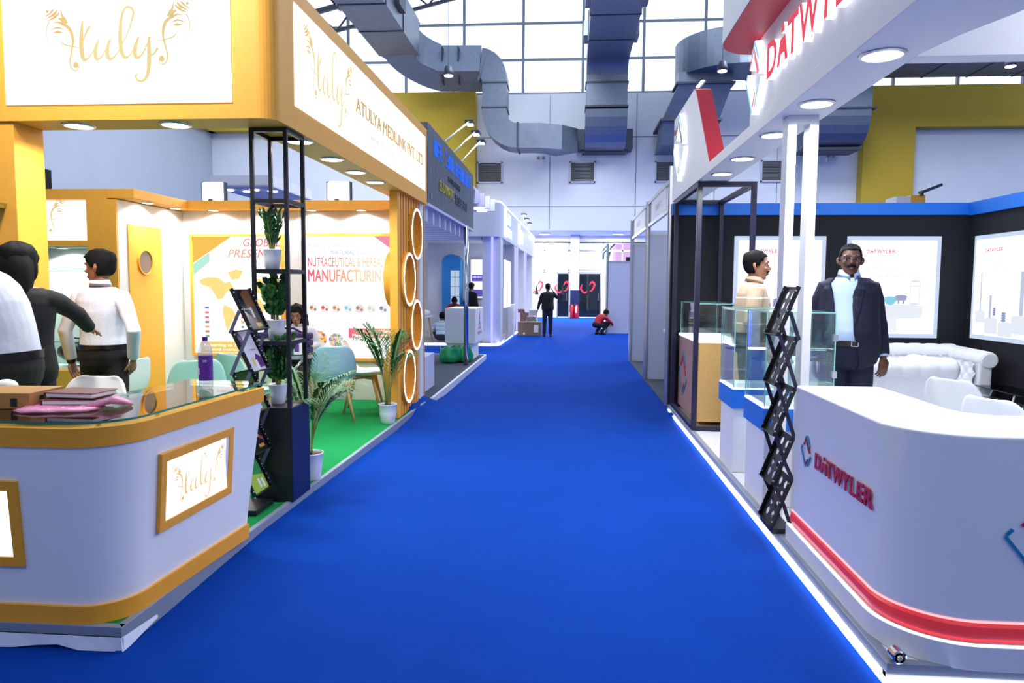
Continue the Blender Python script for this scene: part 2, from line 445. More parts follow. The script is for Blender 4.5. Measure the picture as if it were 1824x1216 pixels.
# ------------------------------------------------------------------ the hall
def build_hall():
    # aisle carpet: one sheet with low wrinkles, rucked up along the orange stand's far corner
    b = MB(); nx, ny = 64, 150
    def cz(x, y):
        z = 0.004 * math.sin(x * 2.1 + y * 0.7) * math.sin(y * 1.3)
        ruck = math.exp(-((y - 8.9) / 0.75) ** 2) * max(0, min(1, (-1.35 - x) / 0.45))
        z += ruck * (0.10 + 0.025 * math.sin(y * 9))
        z += 0.05 * max(0, min(1, (-1.80 - x) / 0.10)) ** 2 * max(0, min(1, (y - 3.1) / 1.2)) * (1 if y < 9.4 else 0)
        r2 = math.exp(-((y - 9.0) / 0.5) ** 2) * max(0, min(1, (x - 1.02) / 0.25)) * (1 if x < 1.36 else 0)
        return max(z, 0) + r2 * (0.045 + 0.015 * math.sin(y * 13))
    xs = [-1.95 + 3.4 * i / nx for i in range(nx + 1)]
    ys = [1.0 + 17 * (j / ny) for j in range(ny + 1)]
    g = [[b.bm.verts.new((x, y, cz(x, y) + 0.004)) for x in xs] for y in ys]
    for j in range(ny):
        for i in range(nx): b.bm.faces.new((g[j][i], g[j][i + 1], g[j + 1][i + 1], g[j + 1][i]))
    o = b.build('floor', 'blue_carpet', smooth=True); struct(o, 'blue aisle carpet with soft wrinkles')
    o = MB().box(-30, 30, -8, 37.6, -0.2, 0.0).build('floor', 'blue_carpet'); struct(o, 'blue carpet of the hall')
    # back wall: solid above the lobby soffit, window band above
    W = MB(); W.box(-17.4, 26, 34, 34.3, 4.25, 10.55); W.box(-17.4, -6.5, 34, 34.3, 0, 4.25); W.box(7.5, 26, 34, 34.3, 0, 4.25)
    o = W.build('wall_back', 'wall'); struct(o)
    t = MB()
    for x in (-1.0, 3.0, 6.6, 9.4): t.box(x, x + 0.03, 33.985, 34.0, 4.3, 10.5)
    t.box(-4.4, 12.9, 33.985, 34.0, 8.55, 8.58); t.box(-4.4, 12.9, 33.985, 34.0, 5.35, 5.38)
    struct(t.build('trim_1', 'mullion'), 'panel joints of the white hall wall')
    # yellow portals
    P = MB(); P.box(-17.4, -4.42, 33.4, 34, 8.9, 10.55); P.box(-6.83, -4.42, 33.4, 34, 0, 8.9)
    struct(P.build('trim_2', 'mustard'), 'mustard yellow portal frame on the hall wall behind the orange stand')
    P = MB(); P.box(12.95, 26, 33.4, 34, 8.75, 10.55); P.box(12.95, 15.15, 33.4, 34, 0, 8.75)
    struct(P.build('trim_3', 'mustard'), 'mustard yellow portal frame on the hall wall behind the white stand')
    struct(MB().box(-17.7, -17.4, -9, 34.3, 0, 8.9).build('wall_left', 'off_wall'))
    struct(MB().box(26, 26.3, -9, 34.3, 0, 10.55).build('wall_right', 'off_wall')); struct(MB().box(-17.7, 26.3, -9.3, -9, 0, 10.55).build('wall_front', 'off_wall'))
    P = MB().box(-17.75, -17.1, -4, 34, 8.9, 10.55)
    struct(P.build('trim_4', 'mustard'), 'yellow band along the side wall')
    # window band
    xk = [0.5 + 2.78 * k for k in range(-6, 9)]
    for k in range(len(xk) - 1):
        f = MB()
        for z in (10.55, 12.1, 13.75, 15.5, 17.2): f.box(xk[k], xk[k + 1], 34.1, 34.2, z, z + 0.1)
        f.box(xk[k] - 0.06, xk[k] + 0.06, 34.08, 34.22, 10.55, 17.3)
        fo = f.build('window_%d' % (k + 1), 'mullion'); struct(fo)
        p = MB().box(xk[k] + 0.06, xk[k + 1] - 0.06, 34.14, 34.155, 10.65, 17.2).build('pane', 'pane', fo); p['kind'] = 'structure'
    # gabled roof: rafters, purlins, sheet left clear far off and darkened near to shape the light
    zr = lambda x: 17.6 - 0.24 * abs(x - 2)
    r = MB()
    for y in (12, 20, 28, 33.4):
        for a, c in ((-17.4, 2), (2, 26)):
            r.bar((a, y, zr(a)), (c, y, zr(c)), 0.16, 0.22); r.bar((a, y, zr(a) - 1.1), (c, y, zr(c) - 1.1), 0.12, 0.14)
            n = 9
            for i in range(n):
                x0 = a + (c - a) * i / n; x1 = a + (c - a) * (i + 0.5) / n; x2 = a + (c - a) * (i + 1) / n
                r.bar((x0, y, zr(x0) - 1.1), (x1, y, zr(x1)), 0.07); r.bar((x1, y, zr(x1)), (x2, y, zr(x2) - 1.1), 0.07)
    for x in (-17, -14, -11, -8, -5, -2, 2, 5, 8, 11, 14, 17, 20, 23): r.bar((x, -2, zr(x) + 0.16), (x, 34.2, zr(x) + 0.16), 0.1, 0.12)
    struct(r.build('ceiling', 'steel_dark'), 'steel roof trusses')
    s = MB()
    for a, c in ((-17.6, 2), (2, 26)): s.quad((a, 17, zr(a) + 0.3), (c, 17, zr(c) + 0.3), (c, 34.3, zr(c) + 0.3), (a, 34.3, zr(a) + 0.3))
    struct(s.build('ceiling_skylight', 'roof_sheet'), 'translucent roof sheeting towards the glazed wall')
    s = MB()
    for a, c in ((-17.6, 2), (2, 26)): s.quad((a, -9, zr(a) + 0.3), (c, -9, zr(c) + 0.3), (c, 17, zr(c) + 0.3), (a, 17, zr(a) + 0.3))
    struct(s.build('ceiling_sheet', 'roof_dim'), 'near roof sheeting, tinted to dim the foreground')
    # entrance lobby under the soffit
    struct(MB().box(-6.5, 7.5, 34.3, 37.8, 4.25, 4.45).build('ceiling_lobby', 'white'), 'lobby soffit')
    l = MB(); l.box(-6.5, 7.5, 37.5, 37.7, 3.9, 4.25); l.box(-6.7, -6.5, 34.3, 37.7, 0, 4.25); l.box(7.5, 7.7, 34.3, 37.7, 0, 4.25)
    l.box(-6.5, -4.2, 37.5, 37.7, 0, 3.9); l.box(4.3, 7.5, 37.5, 37.7, 0, 3.9)
    struct(l.build('wall_lobby', 'white'))
    c = MB().box(0.05, 0.49, 36.7, 37.5, 1.45, 4.25).build('column', 'panel_grey'); struct(c, 'lobby column')
    d = MB().box(0.04, 0.50, 36.69, 37.5, 0, 1.45).build('dado', 'navy_panel', c); d['kind'] = 'structure'
    fr = MB()
    for z in (3.86, 3.44, 2.44, 2.32): fr.box(-4.2, 4.3, 37.5, 37.58, z, z + (0.09 if z > 3 else 0.07))
    for x in (-4.2, -3.1, -2.14, -1.31, -0.03, 0.5, 1.74, 2.72, 4.24): fr.box(x - 0.03, x + 0.03, 37.5, 37.58, 2.35, 3.9)
    for x in (-4.2, -2.1, -0.62, -0.03, 0.5, 1.62, 2.8, 4.24): fr.box(x - 0.03, x + 0.03, 37.5, 37.58, 0, 2.35)
    fw = fr.build('window_entrance', 'mullion'); struct(fw)
    MB().box(-4.2, 4.3, 37.53, 37.54, 2.4, 3.9).build('pane', 'pane', fw)['kind'] = 'structure'
    n = 0
    for x0, x1, gm in ((-4.17, -2.13, 'pane'), (-2.07, -0.65, 'pane'), (-0.59, -0.06, 'dark_glass'), (0.53, 1.59, 'dark_glass'), (1.65, 2.77, 'dark_glass')):
        n += 1
        do = MB().box(x0, x1, 37.46, 37.47, 0.04, 2.3).build('door_%d' % n, gm); struct(do)
        h = MB().tube([(x1 - 0.08, 37.42, 0.9), (x1 - 0.08, 37.42, 1.3)], 0.015).build('handle', 'alu', do); h['kind'] = 'structure'
        if n in (1, 2, 3, 4):
            cx = (-3.0, -1.2 - 0.55, -0.38, 0.95)[n - 1]
            fr_ = FY(cx, 37.44, 1.45)
            k = MB(); k.ribbon([(-0.28, 0.30), (-0.34, 0.05), (-0.15, -0.14), (0.05, 0.0)], [0.03, 0.1, 0.09, 0.03], fr_)
            k.ribbon([(0.08, 0.22), (0.22, 0.42), (0.36, 0.28), (0.22, -0.02), (0.1, -0.06)], [0.02, 0.09, 0.1, 0.07, 0.02], fr_)
            e = k.build('emblem', 'red', do, normals=False); e['kind'] = 'structure'
            k = MB(); k._poly([V((cx - 0.05, 37.43, 1.2)), V((cx + 0.16, 37.43, 1.2)), V((cx + 0.03, 37.43, 1.7))])
            e = k.build('emblem', 'black', do, normals=False); e['kind'] = 'structure'
    # pink building and a tree out in the yard
    t = thing('building', 'pink building seen through the entrance glass', 'building', (3.6, 46, 0))
    MB().box(2.9, 6.5, 46, 49, 0, 6).build('wall', mat('pink_render', (226, 170, 206), 0.8), t)
    MB().box(3.0, 5.4, 45.95, 46, 2.2, 2.75).build('signboard', 'sky_blue', t)
    b = MB(); random.seed(3)
    for i in range(70):
        p = V((random.uniform(2.7, 4.0), 44 + random.uniform(-.3, .3), random.uniform(4.3, 5.0))); q = p + V((random.uniform(-.2, .2), 0, random.uniform(-.16, .1)))
        b.tube([p, (p + q) / 2, q], [0.01, 0.06, 0.01], 4)
    t = thing('tree', 'leafy green branch hanging outside the entrance glass', 'tree', (2.2, 44, 0))
    b.build('foliage', 'leaf', t)
    MB().tube([(2.2, 44, 0), (2.3, 44, 3.2), (2.5, 44, 4.0), (3.1, 44, 4.6)], [0.09, 0.07, 0.05, 0.03]).build('trunk', 'steel_dark', t)
    # soffit lamps of the lobby
    for i, x in enumerate((-1.25, 2.35)):
        t = thing('ceiling_light', ('round lobby ceiling lamp over the standing man on the phone', 'round lobby ceiling lamp over the shell scheme panels')[i], 'lamp', (x, 35.6, 4.2), group='lobby lamps')
        MB().lathe([(0.3, 4.19), (0.3, 4.25)], (x, 35.6, 0)).build('housing', 'white', t)
        MB().lathe([(0.24, 4.18), (0.24, 4.19)], (x, 35.6, 0)).build('diffuser', 'lamp', t)
        area('lobby_light', (0, 0, -0.04), 0.4, 500, parent=t)
    # louvres and emergency lights
    for i, (x0, x1) in enumerate(((-4.41, -3.21), (-0.05, 1.14), (3.89, 5.08), (8.67, 9.83))):
        lb = ('wall louvre beside the yellow portal behind the grey slatted fascia', 'wall louvre under the middle air duct', 'wall louvre partly hidden by the white sign box', 'wall louvre above the black frame of the white stand')[i]
        t = thing('wall_louvre', lb, 'vent', ((x0 + x1) / 2, 33.9, 6.46), group='louvres on the hall wall')
        f = MB(); f.box(x0, x1, 33.9, 34, 7.38, 7.44); f.box(x0, x1, 33.9, 34, 6.46, 6.52); f.box(x0, x0 + .06, 33.9, 34, 6.46, 7.44); f.box(x1 - .06, x1, 33.9, 34, 6.46, 7.44)
        f.build('frame', 'panel_grey', t); sl = MB()
        for k in range(13): sl.bar((x0 + .05, 33.94, 6.55 + k * 0.065), (x1 - .05, 33.94, 6.55 + k * 0.065), 0.07, 0.012, up=(0, -0.6, 1))
        sl.build('slats', 'grille', t)
        MB().box(x0 + .05, x1 - .05, 33.975, 33.985, 6.5, 7.4).build('backing', 'galv_dark', t)
    for i, x in enumerate((-1.4, 11.72)):
        t = thing('emergency_light', ('twin-head emergency light under the curved duct outlet', 'twin-head emergency light beside the white portal post')[i], 'lamp', (x, 33.9, 7.3), group='emergency lights on the hall wall')
        MB().box(x - .17, x + .17, 33.85, 34, 7.3, 7.52).build('housing', 'white', t, bevel=0.02)
        for s in (-1, 1): MB().ball((x + s * .12, 33.85, 7.6), .075).build('lamp_head', 'grille', t, smooth=True)
    # hanging high-bay lamps
    for i, x in enumerate((-4.25, 5.02, 14.2)):
        t = thing('high_bay_lamp', ('hanging hall lamp in front of the duct behind the orange stand', 'hanging hall lamp in front of the round duct above the white stand', 'hanging hall lamp in front of the horizontal duct at the frame edge')[i], 'lamp', (x, 25, 8.8), group='hanging hall lamps')
        MB().lathe([(0.16, 8.85), (0.18, 8.95), (0.12, 9.15), (0.05, 9.2)], (x, 25, 0), 16).build('housing', 'galv_dark', t, smooth=True)
        MB().lathe([(0.15, 8.83), (0.15, 8.85)], (x, 25, 0), 16).build('diffuser', 'lamp', t)
        MB().tube([(x, 25, 9.2), (x, 25, 16.4)], 0.012, 5).build('cord', 'steel_dark', t)
        area('high_bay', (0, 0, -0.05), 0.4, 120, (0.95, 0.97, 1), parent=t)

def duct(b, path, sec, u0=None):
    """rectangular duct swept through 3-D points; sec = (width, height) per point; width lies across the path"""
    P = [V(p) for p in path]; rings = []; u = V(u0) if u0 else None
    for i, p in enumerate(P):
        d = (P[min(i + 1, len(P) - 1)] - P[max(i - 1, 0)]).normalized()
        if u is None: u = d.cross(V((0, 0, 1))).normalized()
        u = (u - d * u.dot(d)).normalized(); v = u.cross(d)
        w_, h_ = sec[i] if isinstance(sec, list) else sec
        rings.append([p + u * (a * w_ / 2) + v * (c * h_ / 2) for a, c in ((-1, -1), (1, -1), (1, 1), (-1, 1))])
    b.loft(rings); return rings
def flange(par, ring, e=0.05, t=0.05):
    b = MB()
    c = sum(ring, V((0, 0, 0))) / 4
    d = (ring[1] - ring[0]).cross(ring[3] - ring[0]).normalized()
    b.loft([[c + (p - c) * (1 + e / (p - c).length * 1.4) + d * s for p in ring] for s in (-t, t)]); b.build('flange', 'galv_dark', par)
def build_ducts():
    # middle duct: overhead run, drop, shoe into the wall
    t = thing('air_duct', 'galvanised ceiling duct running down the middle of the hall to the wall', 'duct', (1.51, 33, 7.8), group='air ducts of the hall')
    b = MB(); path = [(1.51, y, 11.75) for y in (-1, 8, 16, 24, 31.0)]; duct(b, path, (1.76, 1.1)); b.build('overhead_run', 'galv', t)
    el = [(1.51, 31.0 + 1.2 * math.sin(a), 11.75 - 1.2 * (1 - math.cos(a))) for a in [PI / 2 * i / 6 for i in range(7)]]
    b = MB(); R_ = duct(b, el, (1.76, 1.1)); b.build('elbow', 'galv', t)
    b = MB(); duct(b, [(1.51, 32.2, 10.5), (1.51, 32.2, 9.35)], (1.76, 1.1), (1, 0, 0)); b.build('drop', 'galv', t)
    el = [(1.51, 32.2 + 1.0 * (1 - math.cos(a)), 9.35 - 1.0 * math.sin(a)) for a in [PI / 2 * i / 6 for i in range(7)]] + [(1.51, 33.98, 8.35)]
    b = MB(); duct(b, el, (1.80, 1.1)); b.build('outlet_shoe', 'galv', t)
    b = MB(); b.box(.24, .6, 33.2, 33.97, 7.85, 8.75); b.box(2.42, 2.78, 33.2, 33.97, 7.85, 8.75); b.box(.5, 2.5, 33.3, 33.97, 7.72, 7.8); b.build('collar', 'galv_dark', t)
    for y in (4, 8.8, 13.6, 18.4, 21, 23.6, 26.2, 28.8): flange(t, [V((1.51 + a * .88, y, 11.75 + c * .55)) for a, c in ((-1, -1), (1, -1), (1, 1), (-1, 1))], 0.03, 0.03)
    for z in (10.4, 9.4): flange(t, [V((1.51 + a * .88, 32.2 + c * .55, z)) for a, c in ((-1, -1), (1, -1), (1, 1), (-1, 1))], 0.04, 0.04)
    for y, s in ((25.6, -1), (29.3, -1), (25.6, 1), (29.3, 1)): MB().box(1.51 + s * .98 - .1, 1.51 + s * .98 + .1, y - .5, y + .5, 11.4, 11.95).build('side_grille', 'galv', t)
    # duct behind the orange stand
    t = thing('air_duct', 'galvanised ceiling duct over the orange stand bending down and round to a flared outlet', 'duct', (-4, 32, 7.5), group='air ducts of the hall')
    b = MB(); duct(b, [(-7.25, y, 11.95) for y in (-1, 8, 16, 24, 30.3)], (1.7, 1.45)); b.build('overhead_run', 'galv', t)
    el = [(-7.25 + 1.5 * (1 - math.cos(a)), 30.3 + 1.6 * math.sin(a), 11.95 - 0.8 * (a / (PI / 2))) for a in [PI / 2 * i / 8 for i in range(9)]]
    b = MB(); duct(b, el + [(-3.95, 31.9, 11.12)], [(1.7, 1.45)] + [(1.3, 1.4)] * 9); b.build('elbow', 'galv', t)
    r = 0.62
    el = [(-3.95 + 0.62 * math.sin(a), 31.9, 11.12 - 0.62 * (1 - math.cos(a)) * 1.1) for a in [PI / 2 * i / 6 for i in range(7)]]
    b = MB(); duct(b, el + [(-3.33, 31.9, 9.2)], [(1.3, 1.4), (1.3, 1.36), (1.3, 1.3), (1.3, 1.24), (1.3, 1.16), (1.3, 1.1), (1.3, 1.05), (1.3, 1.05)]); b.build('drop', 'galv', t)
    el = [(-3.33 + 1.0 * (1 - math.cos(a)), 31.9, 9.1 - 1.0 * math.sin(a)) for a in [PI / 2 * i / 6 for i in range(7)]]
    b = MB(); duct(b, [(-3.33, 31.9, 9.2)] + el + [(-1.5, 31.9, 8.1), (-0.8, 32.2, 8.1), (-0.2, 32.9, 8.1)], (1.3, 1.05), (0, -1, 0)); b.build('outlet_shoe', 'galv', t)
    for y in (4, 8.8, 13.6, 17.0, 19.6, 22.2, 24.8, 27.4): flange(t, [V((-7.25 + a * .85, y, 11.95 + c * .725)) for a, c in ((-1, -1), (1, -1), (1, 1), (-1, 1))], 0.03, 0.03)
    for x in (-5.6, -4.9): flange(t, [V((x, 31.9 + a * .65, 11.14 + c * .7)) for a, c in ((-1, -1), (1, -1), (1, 1), (-1, 1))], 0.03, 0.03)
    for z in (10.35, 9.3): flange(t, [V((-3.33 + c * .53, 31.9 + a * .65, z)) for a, c in ((-1, -1), (1, -1), (1, 1), (-1, 1))], 0.03, 0.03)
    flange(t, [V((-2.3, 31.9 + a * .65, 8.1 + c * .53)) for a, c in ((-1, -1), (1, -1), (1, 1), (-1, 1))], 0.04, 0.04)
    for y in (21.0, 26.5): MB().box(-6.4, -6.2, y - .5, y + .5, 11.7, 12.3).build('side_grille', 'galv_dark', t)
    # duct behind the white stand: rounded end, two drops
    t = thing('air_duct', 'galvanised duct with rounded end above the white stand and two drops to the wall', 'duct', (8, 31, 7.6), group='air ducts of the hall')
    b = MB(); plan = [(20.5, 31.9), (7.4, 31.9)] + [(6.6 - 2.25 * math.sin(a), 31.9 - 2.3 * (1 - math.cos(a)) * -0 - 0.0) for a in ()]
    poly = arc(6.9, 31.9, 2.5, 180, 270, 12) + [(20.5, 29.4), (20.5, 31.9)]
    b.prism(poly, 10.45, 11.9); b.build('overhead_run', 'galv', t)
    b = MB(); b.loft([[V(p) for p in ((4.4, 31.9, 10.5), (6.6, 31.9, 10.5), (6.6, 30.7, 10.5), (4.4, 30.7, 10.5))], [V(p) for p in ((4.4, 31.9, 10.0), (6.6, 31.9, 10.0), (6.6, 30.7, 10.0), (4.4, 30.7, 10.0))],
                      [V(p) for p in ((3.85, 32.4, 8.7), (6.2, 32.4, 8.7), (6.2, 31.2, 8.7), (3.85, 31.2, 8.7))], [V(p) for p in ((3.85, 33.96, 7.7), (6.2, 33.96, 7.7), (6.2, 31.6, 7.7), (3.85, 31.6, 7.7))]]); b.build('drop', 'galv', t)
    prof = [(31.0, 10.5), (31.0, 9.1)] + [(31.0 + 1.2 * (1 - math.cos(a)), 9.1 - 1.45 * math.sin(a)) for a in [PI / 2 * i / 6 for i in range(7)]] + [(33.38, 7.6), (33.38, 9.0), (32.2, 9.0), (32.2, 10.5)]
    b = MB(); b.prism(prof, 9.95, 12.3, (V((0, 0, 0)), V((0, 1, 0)), V((0, 0, 1)), V((1, 0, 0)))); b.build('drop', 'galv', t)
    for x in (7.4, 9.2, 11, 12.8, 14.6, 16.4, 18.2): flange(t, [V((x, 30.65 + a * 1.25, 11.175 + c * .725)) for a, c in ((-1, -1), (1, -1), (1, 1), (-1, 1))], 0.03, 0.03)
    for bx in ((4.3, 6.7, 30.6, 32.0, 10.0, 10.08), (3.75, 6.3, 31.1, 33.9, 8.62, 8.72), (9.9, 12.5, 30.95, 32.3, 9.0, 9.06), (9.9, 12.3, 31.9, 33.38, 7.52, 7.62)): MB().box(*bx).build('flange', 'galv_dark', t)
build_hall(); build_ducts()

# ------------------------------------------------------------------ elephant-head script logo (gold)
def logo_strokes(b, fr, w, part=None):
    """pen strokes of the logo, centred in frame fr, w metres wide; part keeps the strokes right of an x limit"""
    o, u, v, n = fr; k = w / 1040
    f = lambda p: ((p[0] - 820) * k, -(p[1] - 290) * k)
    def st(pts, wd):
        if part and max(p[0] for p in pts) < part: return
        b.ribbon([f(p) for p in pts], [x * k for x in wd], fr)
    for mir in (0, 1):
        g = (lambda p: (1640 - p[0], p[1] - 32)) if mir else (lambda p: p)
        hs = [([(368, 70), (350, 88), (325, 112)], (6, 16, 2)), ([(395, 76), (368, 104), (318, 130)], (8, 20, 2)), ([(410, 92), (375, 122), (322, 147)], (8, 18, 2)), ([(340, 100), (322, 108), (300, 122)], (4, 10, 1)),
              ([(420, 68), (424, 110), (445, 140), (464, 165)], (2, 14, 22, 8)), ([(398, 130), (425, 142), (440, 165), (456, 185)], (6, 26, 30, 10)), ([(357, 162), (395, 156), (430, 172), (452, 186)], (2, 12, 20, 8)),
              ([(333, 216), (365, 198), (400, 193), (434, 206)], (2, 8, 14, 3)), ([(357, 226), (395, 222), (428, 228)], (2, 20, 2)),
              ([(455, 182), (478, 205), (494, 245), (498, 295), (484, 360), (470, 420), (480, 463), (508, 482), (532, 462), (524, 430), (503, 426)], (22, 24, 22, 16, 12, 10, 9, 8, 7, 6, 5)),
              ([(330, 152), (314, 190), (310, 230), (322, 285), (355, 345)], (7, 6, 5, 4, 2)), ([(400, 275), (430, 302), (490, 320), (545, 327)], (3, 9, 8, 4))]
        for pts, wd in hs: st([g(p) for p in pts], wd)
        for c, r in (((321, 85), 10), ((512, 445), 20)):
            c = g(c)
            if not (part and c[0] < part): b.disc(f(c), r * k, fr)
    st([(572, 148), (560, 250), (558, 350), (572, 408), (610, 392), (650, 340), (685, 275)], (8, 30, 32, 26, 10, 8, 8)); st([(624, 186), (598, 225), (572, 282)], (18, 16, 6))
    st([(686, 275), (664, 320), (655, 370), (666, 408), (705, 385), (740, 330), (766, 275)], (10, 22, 28, 22, 10, 8, 10)); st([(766, 275), (748, 320), (742, 380), (760, 408), (800, 385), (840, 328)], (10, 24, 30, 22, 10, 8))
    st([(836, 330), (885, 250), (922, 160), (936, 100), (912, 68), (874, 80), (848, 150), (838, 260), (842, 350), (862, 396), (895, 390), (936, 340)], (8, 8, 12, 16, 16, 14, 20, 30, 30, 24, 10, 8))
    st([(970, 262), (946, 320), (938, 375), (952, 402), (990, 380), (1030, 310), (1052, 262)], (12, 28, 30, 22, 12, 10, 12)); st([(1042, 262), (1040, 350), (1036, 440), (1022, 520), (985, 558), (948, 548), (938, 524), (954, 508)], (14, 28, 30, 24, 16, 14, 16, 8)); st([(1050, 392), (1078, 374), (1102, 338)], (10, 12, 18))

def light_sign(parent, fr, x0, x1, z0, z1, logo_w, border=0.045, part=None, centre=None, frame_mat='deep_orange'):
    """framed light box on a face: frame bars, glowing panel, printed logo, all children of parent"""
    o, u, v, n = fr
    f = MB()
    ring = [((x0, z0), (x1, z0 + border)), ((x0, z1 - border), (x1, z1)), ((x0, z0 + border), (x0 + border, z1 - border)), ((x1 - border, z0 + border), (x1, z1 - border))]
    for (a, b), (c, d) in ring: f.prism([(a, b), (c, b), (c, d), (a, d)], -0.01, 0.010, fr)
    f.build('frame', frame_mat, parent, bevel=0.002)
    p = MB(); p.prism([(x0 + border, z0 + border), (x1 - border, z0 + border), (x1 - border, z1 - border), (x0 + border, z1 - border)], -0.01, 0.004, fr)
    pl = p.build('light_panel', 'lightbox', parent)
    g = MB(); c = centre or ((x0 + x1) / 2, (z0 + z1) / 2)
    logo_strokes(g, (o + u * c[0] + v * c[1] + n * 0.0065, u, v, n), logo_w, part)
    g.build('logo', 'gold_print_dark', pl, normals=False)

def downlight(x, y, z, r, label, group, energy=10, spread=150, col=(1.0, 0.97, 0.93)):
    t = thing('downlight', label, 'lamp', (x, y, z - 0.012), group=group)
    MB().lathe([(r, z - 0.012), (r * 1.18, z - 0.006), (r * 1.2, z)], (x, y, 0), 24, cap=False).build('rim', 'alu', t)
    MB().lathe([(r, z - 0.008), (r, z - 0.004)], (x, y, 0), 24).build('diffuser', 'lamp', t)
    area('downlight_beam', (0, 0, -0.006), r * 1.8, energy, col, spread=spread, parent=t)

def off_path(off, yend, x_end):
    """plan outline of the orange counter's front: along the front edge, round the corner, back along the aisle"""
    return [(-4.6, 2.885 - off)] + arc(-2.15, 3.085, 0.2 + off, 270, 360, 32) + [(x_end + off, yend)]

def build_orange_stand():
    # platform
    P = [(-8, 2.865), (-1.93, 2.865), (-1.835, 9.25), (-8, 9.25)]
    t = thing('stand_platform', 'low platform of the orange stand with green carpet and grey edge strip', 'platform', (-4, 6, 0))
    MB().prism([(-8, 2.9), (-1.965, 2.9), (-1.87, 9.25), (-8, 9.25)], 0.0, 0.098).build('deck', 'green_carpet', t)
    e = MB(); e.box(-8, -1.93, 2.862, 2.9, 0.062, 0.104)
    e.prism([(-1.965, 2.9), (-1.93, 2.862), (-1.835, 9.25), (-1.87, 9.25)], 0.0, 0.104); e.build('edge_strip', 'step_trim', t, bevel=0.002)
    k = MB(); n = 60; rg = []
    for i in range(n + 1):
        x = -8 + 6.085 * i / n
        rg.append([V((x, 2.856, 0.062)), V((x, 2.846 + 0.006 * math.sin(i * 1.7), 0.012 * (math.sin(i * 0.9) + 1) * (1 if i < n - 2 else 0.2)))])
    for a, b in zip(rg, rg[1:]): k.quad(a[0], b[0], b[1], a[1])
    k.quad(V((-1.926, 2.85, 0.062)), V((-1.922, 3.12, 0.045)), V((-1.918, 3.12, 0.03)), V((-1.912, 2.838, 0.0)))
    k.build('skirt', 'skirt', t)
    # counter
    t = thing('reception_counter', 'white reception counter with orange bands, glass top and two glowing logo panels', 'counter', (-2.6, 3.4, 0.1))
    MB().wall2(off_path(0, 4.0, -1.895), off_path(0.05, 4.12, -1.885), 0.18, 0.925, 0.03).build('body', 'white', t)
    MB().wall(off_path(0.012, 4.01, -1.895), 0.1, 0.185, 0.03, 0.004).build('plinth_band', 'deep_orange', t)
    MB().wall(off_path(0.056, 4.13, -1.885), 0.90, 0.985, 0.03, 0.006).build('top_band', 'deep_orange', t)
    inner = [(-2.36, 4.13), (-2.40, 3.62), (-2.5, 3.42), (-2.62, 3.36), (-4.6, 3.36)]
    MB().prism(off_path(0.03, 4.13, -1.885) + inner, 0.93, 0.955).build('worktop', 'orange', t)
    MB().loft([[V((-1.90, 3.975, .1)), V((-1.90, 3.998, .1)), V((-2.36, 3.998, .1)), V((-2.36, 3.975, .1))], [V((-1.845, 4.092, .93)), V((-1.845, 4.115, .93)), V((-2.36, 4.115, .93)), V((-2.36, 4.092, .93))]]).build('end_panel', 'white', t)
    MB().wall([(-4.6, 3.34), (-2.62, 3.34), (-2.48, 3.44), (-2.38, 3.62), (-2.36, 3.98)], 0.1, 0.93, 0.02).build('back_panel', 'white', t)
    gp = off_path(0.045, 4.2, -1.885)
    gl = MB().prism(gp + [(-2.36, 4.26), (-2.42, 3.6), (-2.52, 3.42), (-2.66, 3.36), (-4.6, 3.36)], 1.0, 1.01).build('glass_top', 'table_glass', t)
    ge = MB(); ge.wall(off_path(0.047, 4.2, -1.885), 1.0005, 1.0095, 0.002); ge.build('edge', 'glass_edge', gl)
    for x, y in ((-2.08, 2.98), (-2.0, 3.3), (-2.05, 3.42), (-1.98, 4.12), (-2.9, 2.98)):
        MB().lathe([(0.011, 0.955), (0.011, 1.0)], (x, y, 0), 14).build('glass_standoff', 'chrome', t, smooth=False)
    # side light box follows the tilted side of the counter
    u = V((0.035, 0.92, 0)).normalized(); v = V((0.05, 0, 0.745)).normalized(); n = u.cross(v).normalized()
    o = V((-1.95, 3.085, 0.18)) + v * 0.44 + u * 0.39 + n * 0.012
    light_sign(t, (o, u, v, n), -0.335, 0.335, -0.19, 0.19, 0.5)
    fr = (V((-2.70, 2.885 - 0.03, 0.555)), V((1, 0, 0)), V((0, -0.05, 0.745)).normalized(), None); fr = (fr[0], fr[1], fr[2], fr[1].cross(fr[2]))
    light_sign(t, fr, -0.335, 0.335, -0.195, 0.195, 0.5)
    # fascia
    t = thing('fascia_sign', 'orange box fascia with a logo panel and the company sign, round corner at the aisle', 'sign', (-2.0, 5, 2.65))
    outer = [(-6.6, 4.45)] + arc(-1.98, 4.565, 0.11, 270, 360, 8) + [(-1.85, 9.22)]
    MB().prism(outer + [(-2.13, 9.22), (-2.16, 4.74), (-6.6, 4.74)], 2.65, 3.6).build('box', 'orange', t)
    fr = FY(0, 4.45, 0); p = MB(); p.prism([(-3.65, 2.75), (-2.14, 2.75), (-2.14, 3.5), (-3.65, 3.5)], -0.005, 0.006, fr); pl = p.build('sign_panel', 'lightbox', t)
    g = MB(); logo_strokes(g, FY(-2.875, 4.441, 3.135), 0.97); g.build('logo', 'gold_print', pl, normals=False)
    u = V((0.0135, 4.6, 0)).normalized(); fr = (V((-1.869, 4.6, 0)), u, V((0, 0, 1)), u.cross(V((0, 0, 1))))
    p = MB(); p.prism([(0.2, 2.81), (4.52, 2.81), (4.52, 3.49), (0.2, 3.49)], -0.005, 0.006, fr); pl = p.build('sign_panel', 'lightbox', t)
    g = MB(); logo_strokes(g, (fr[0] + u * 0.93 + V((0, 0, 3.17)) + fr[3] * 0.009, u, fr[2], fr[3]), 1.16); g.build('logo', 'gold_print', pl, normals=False)
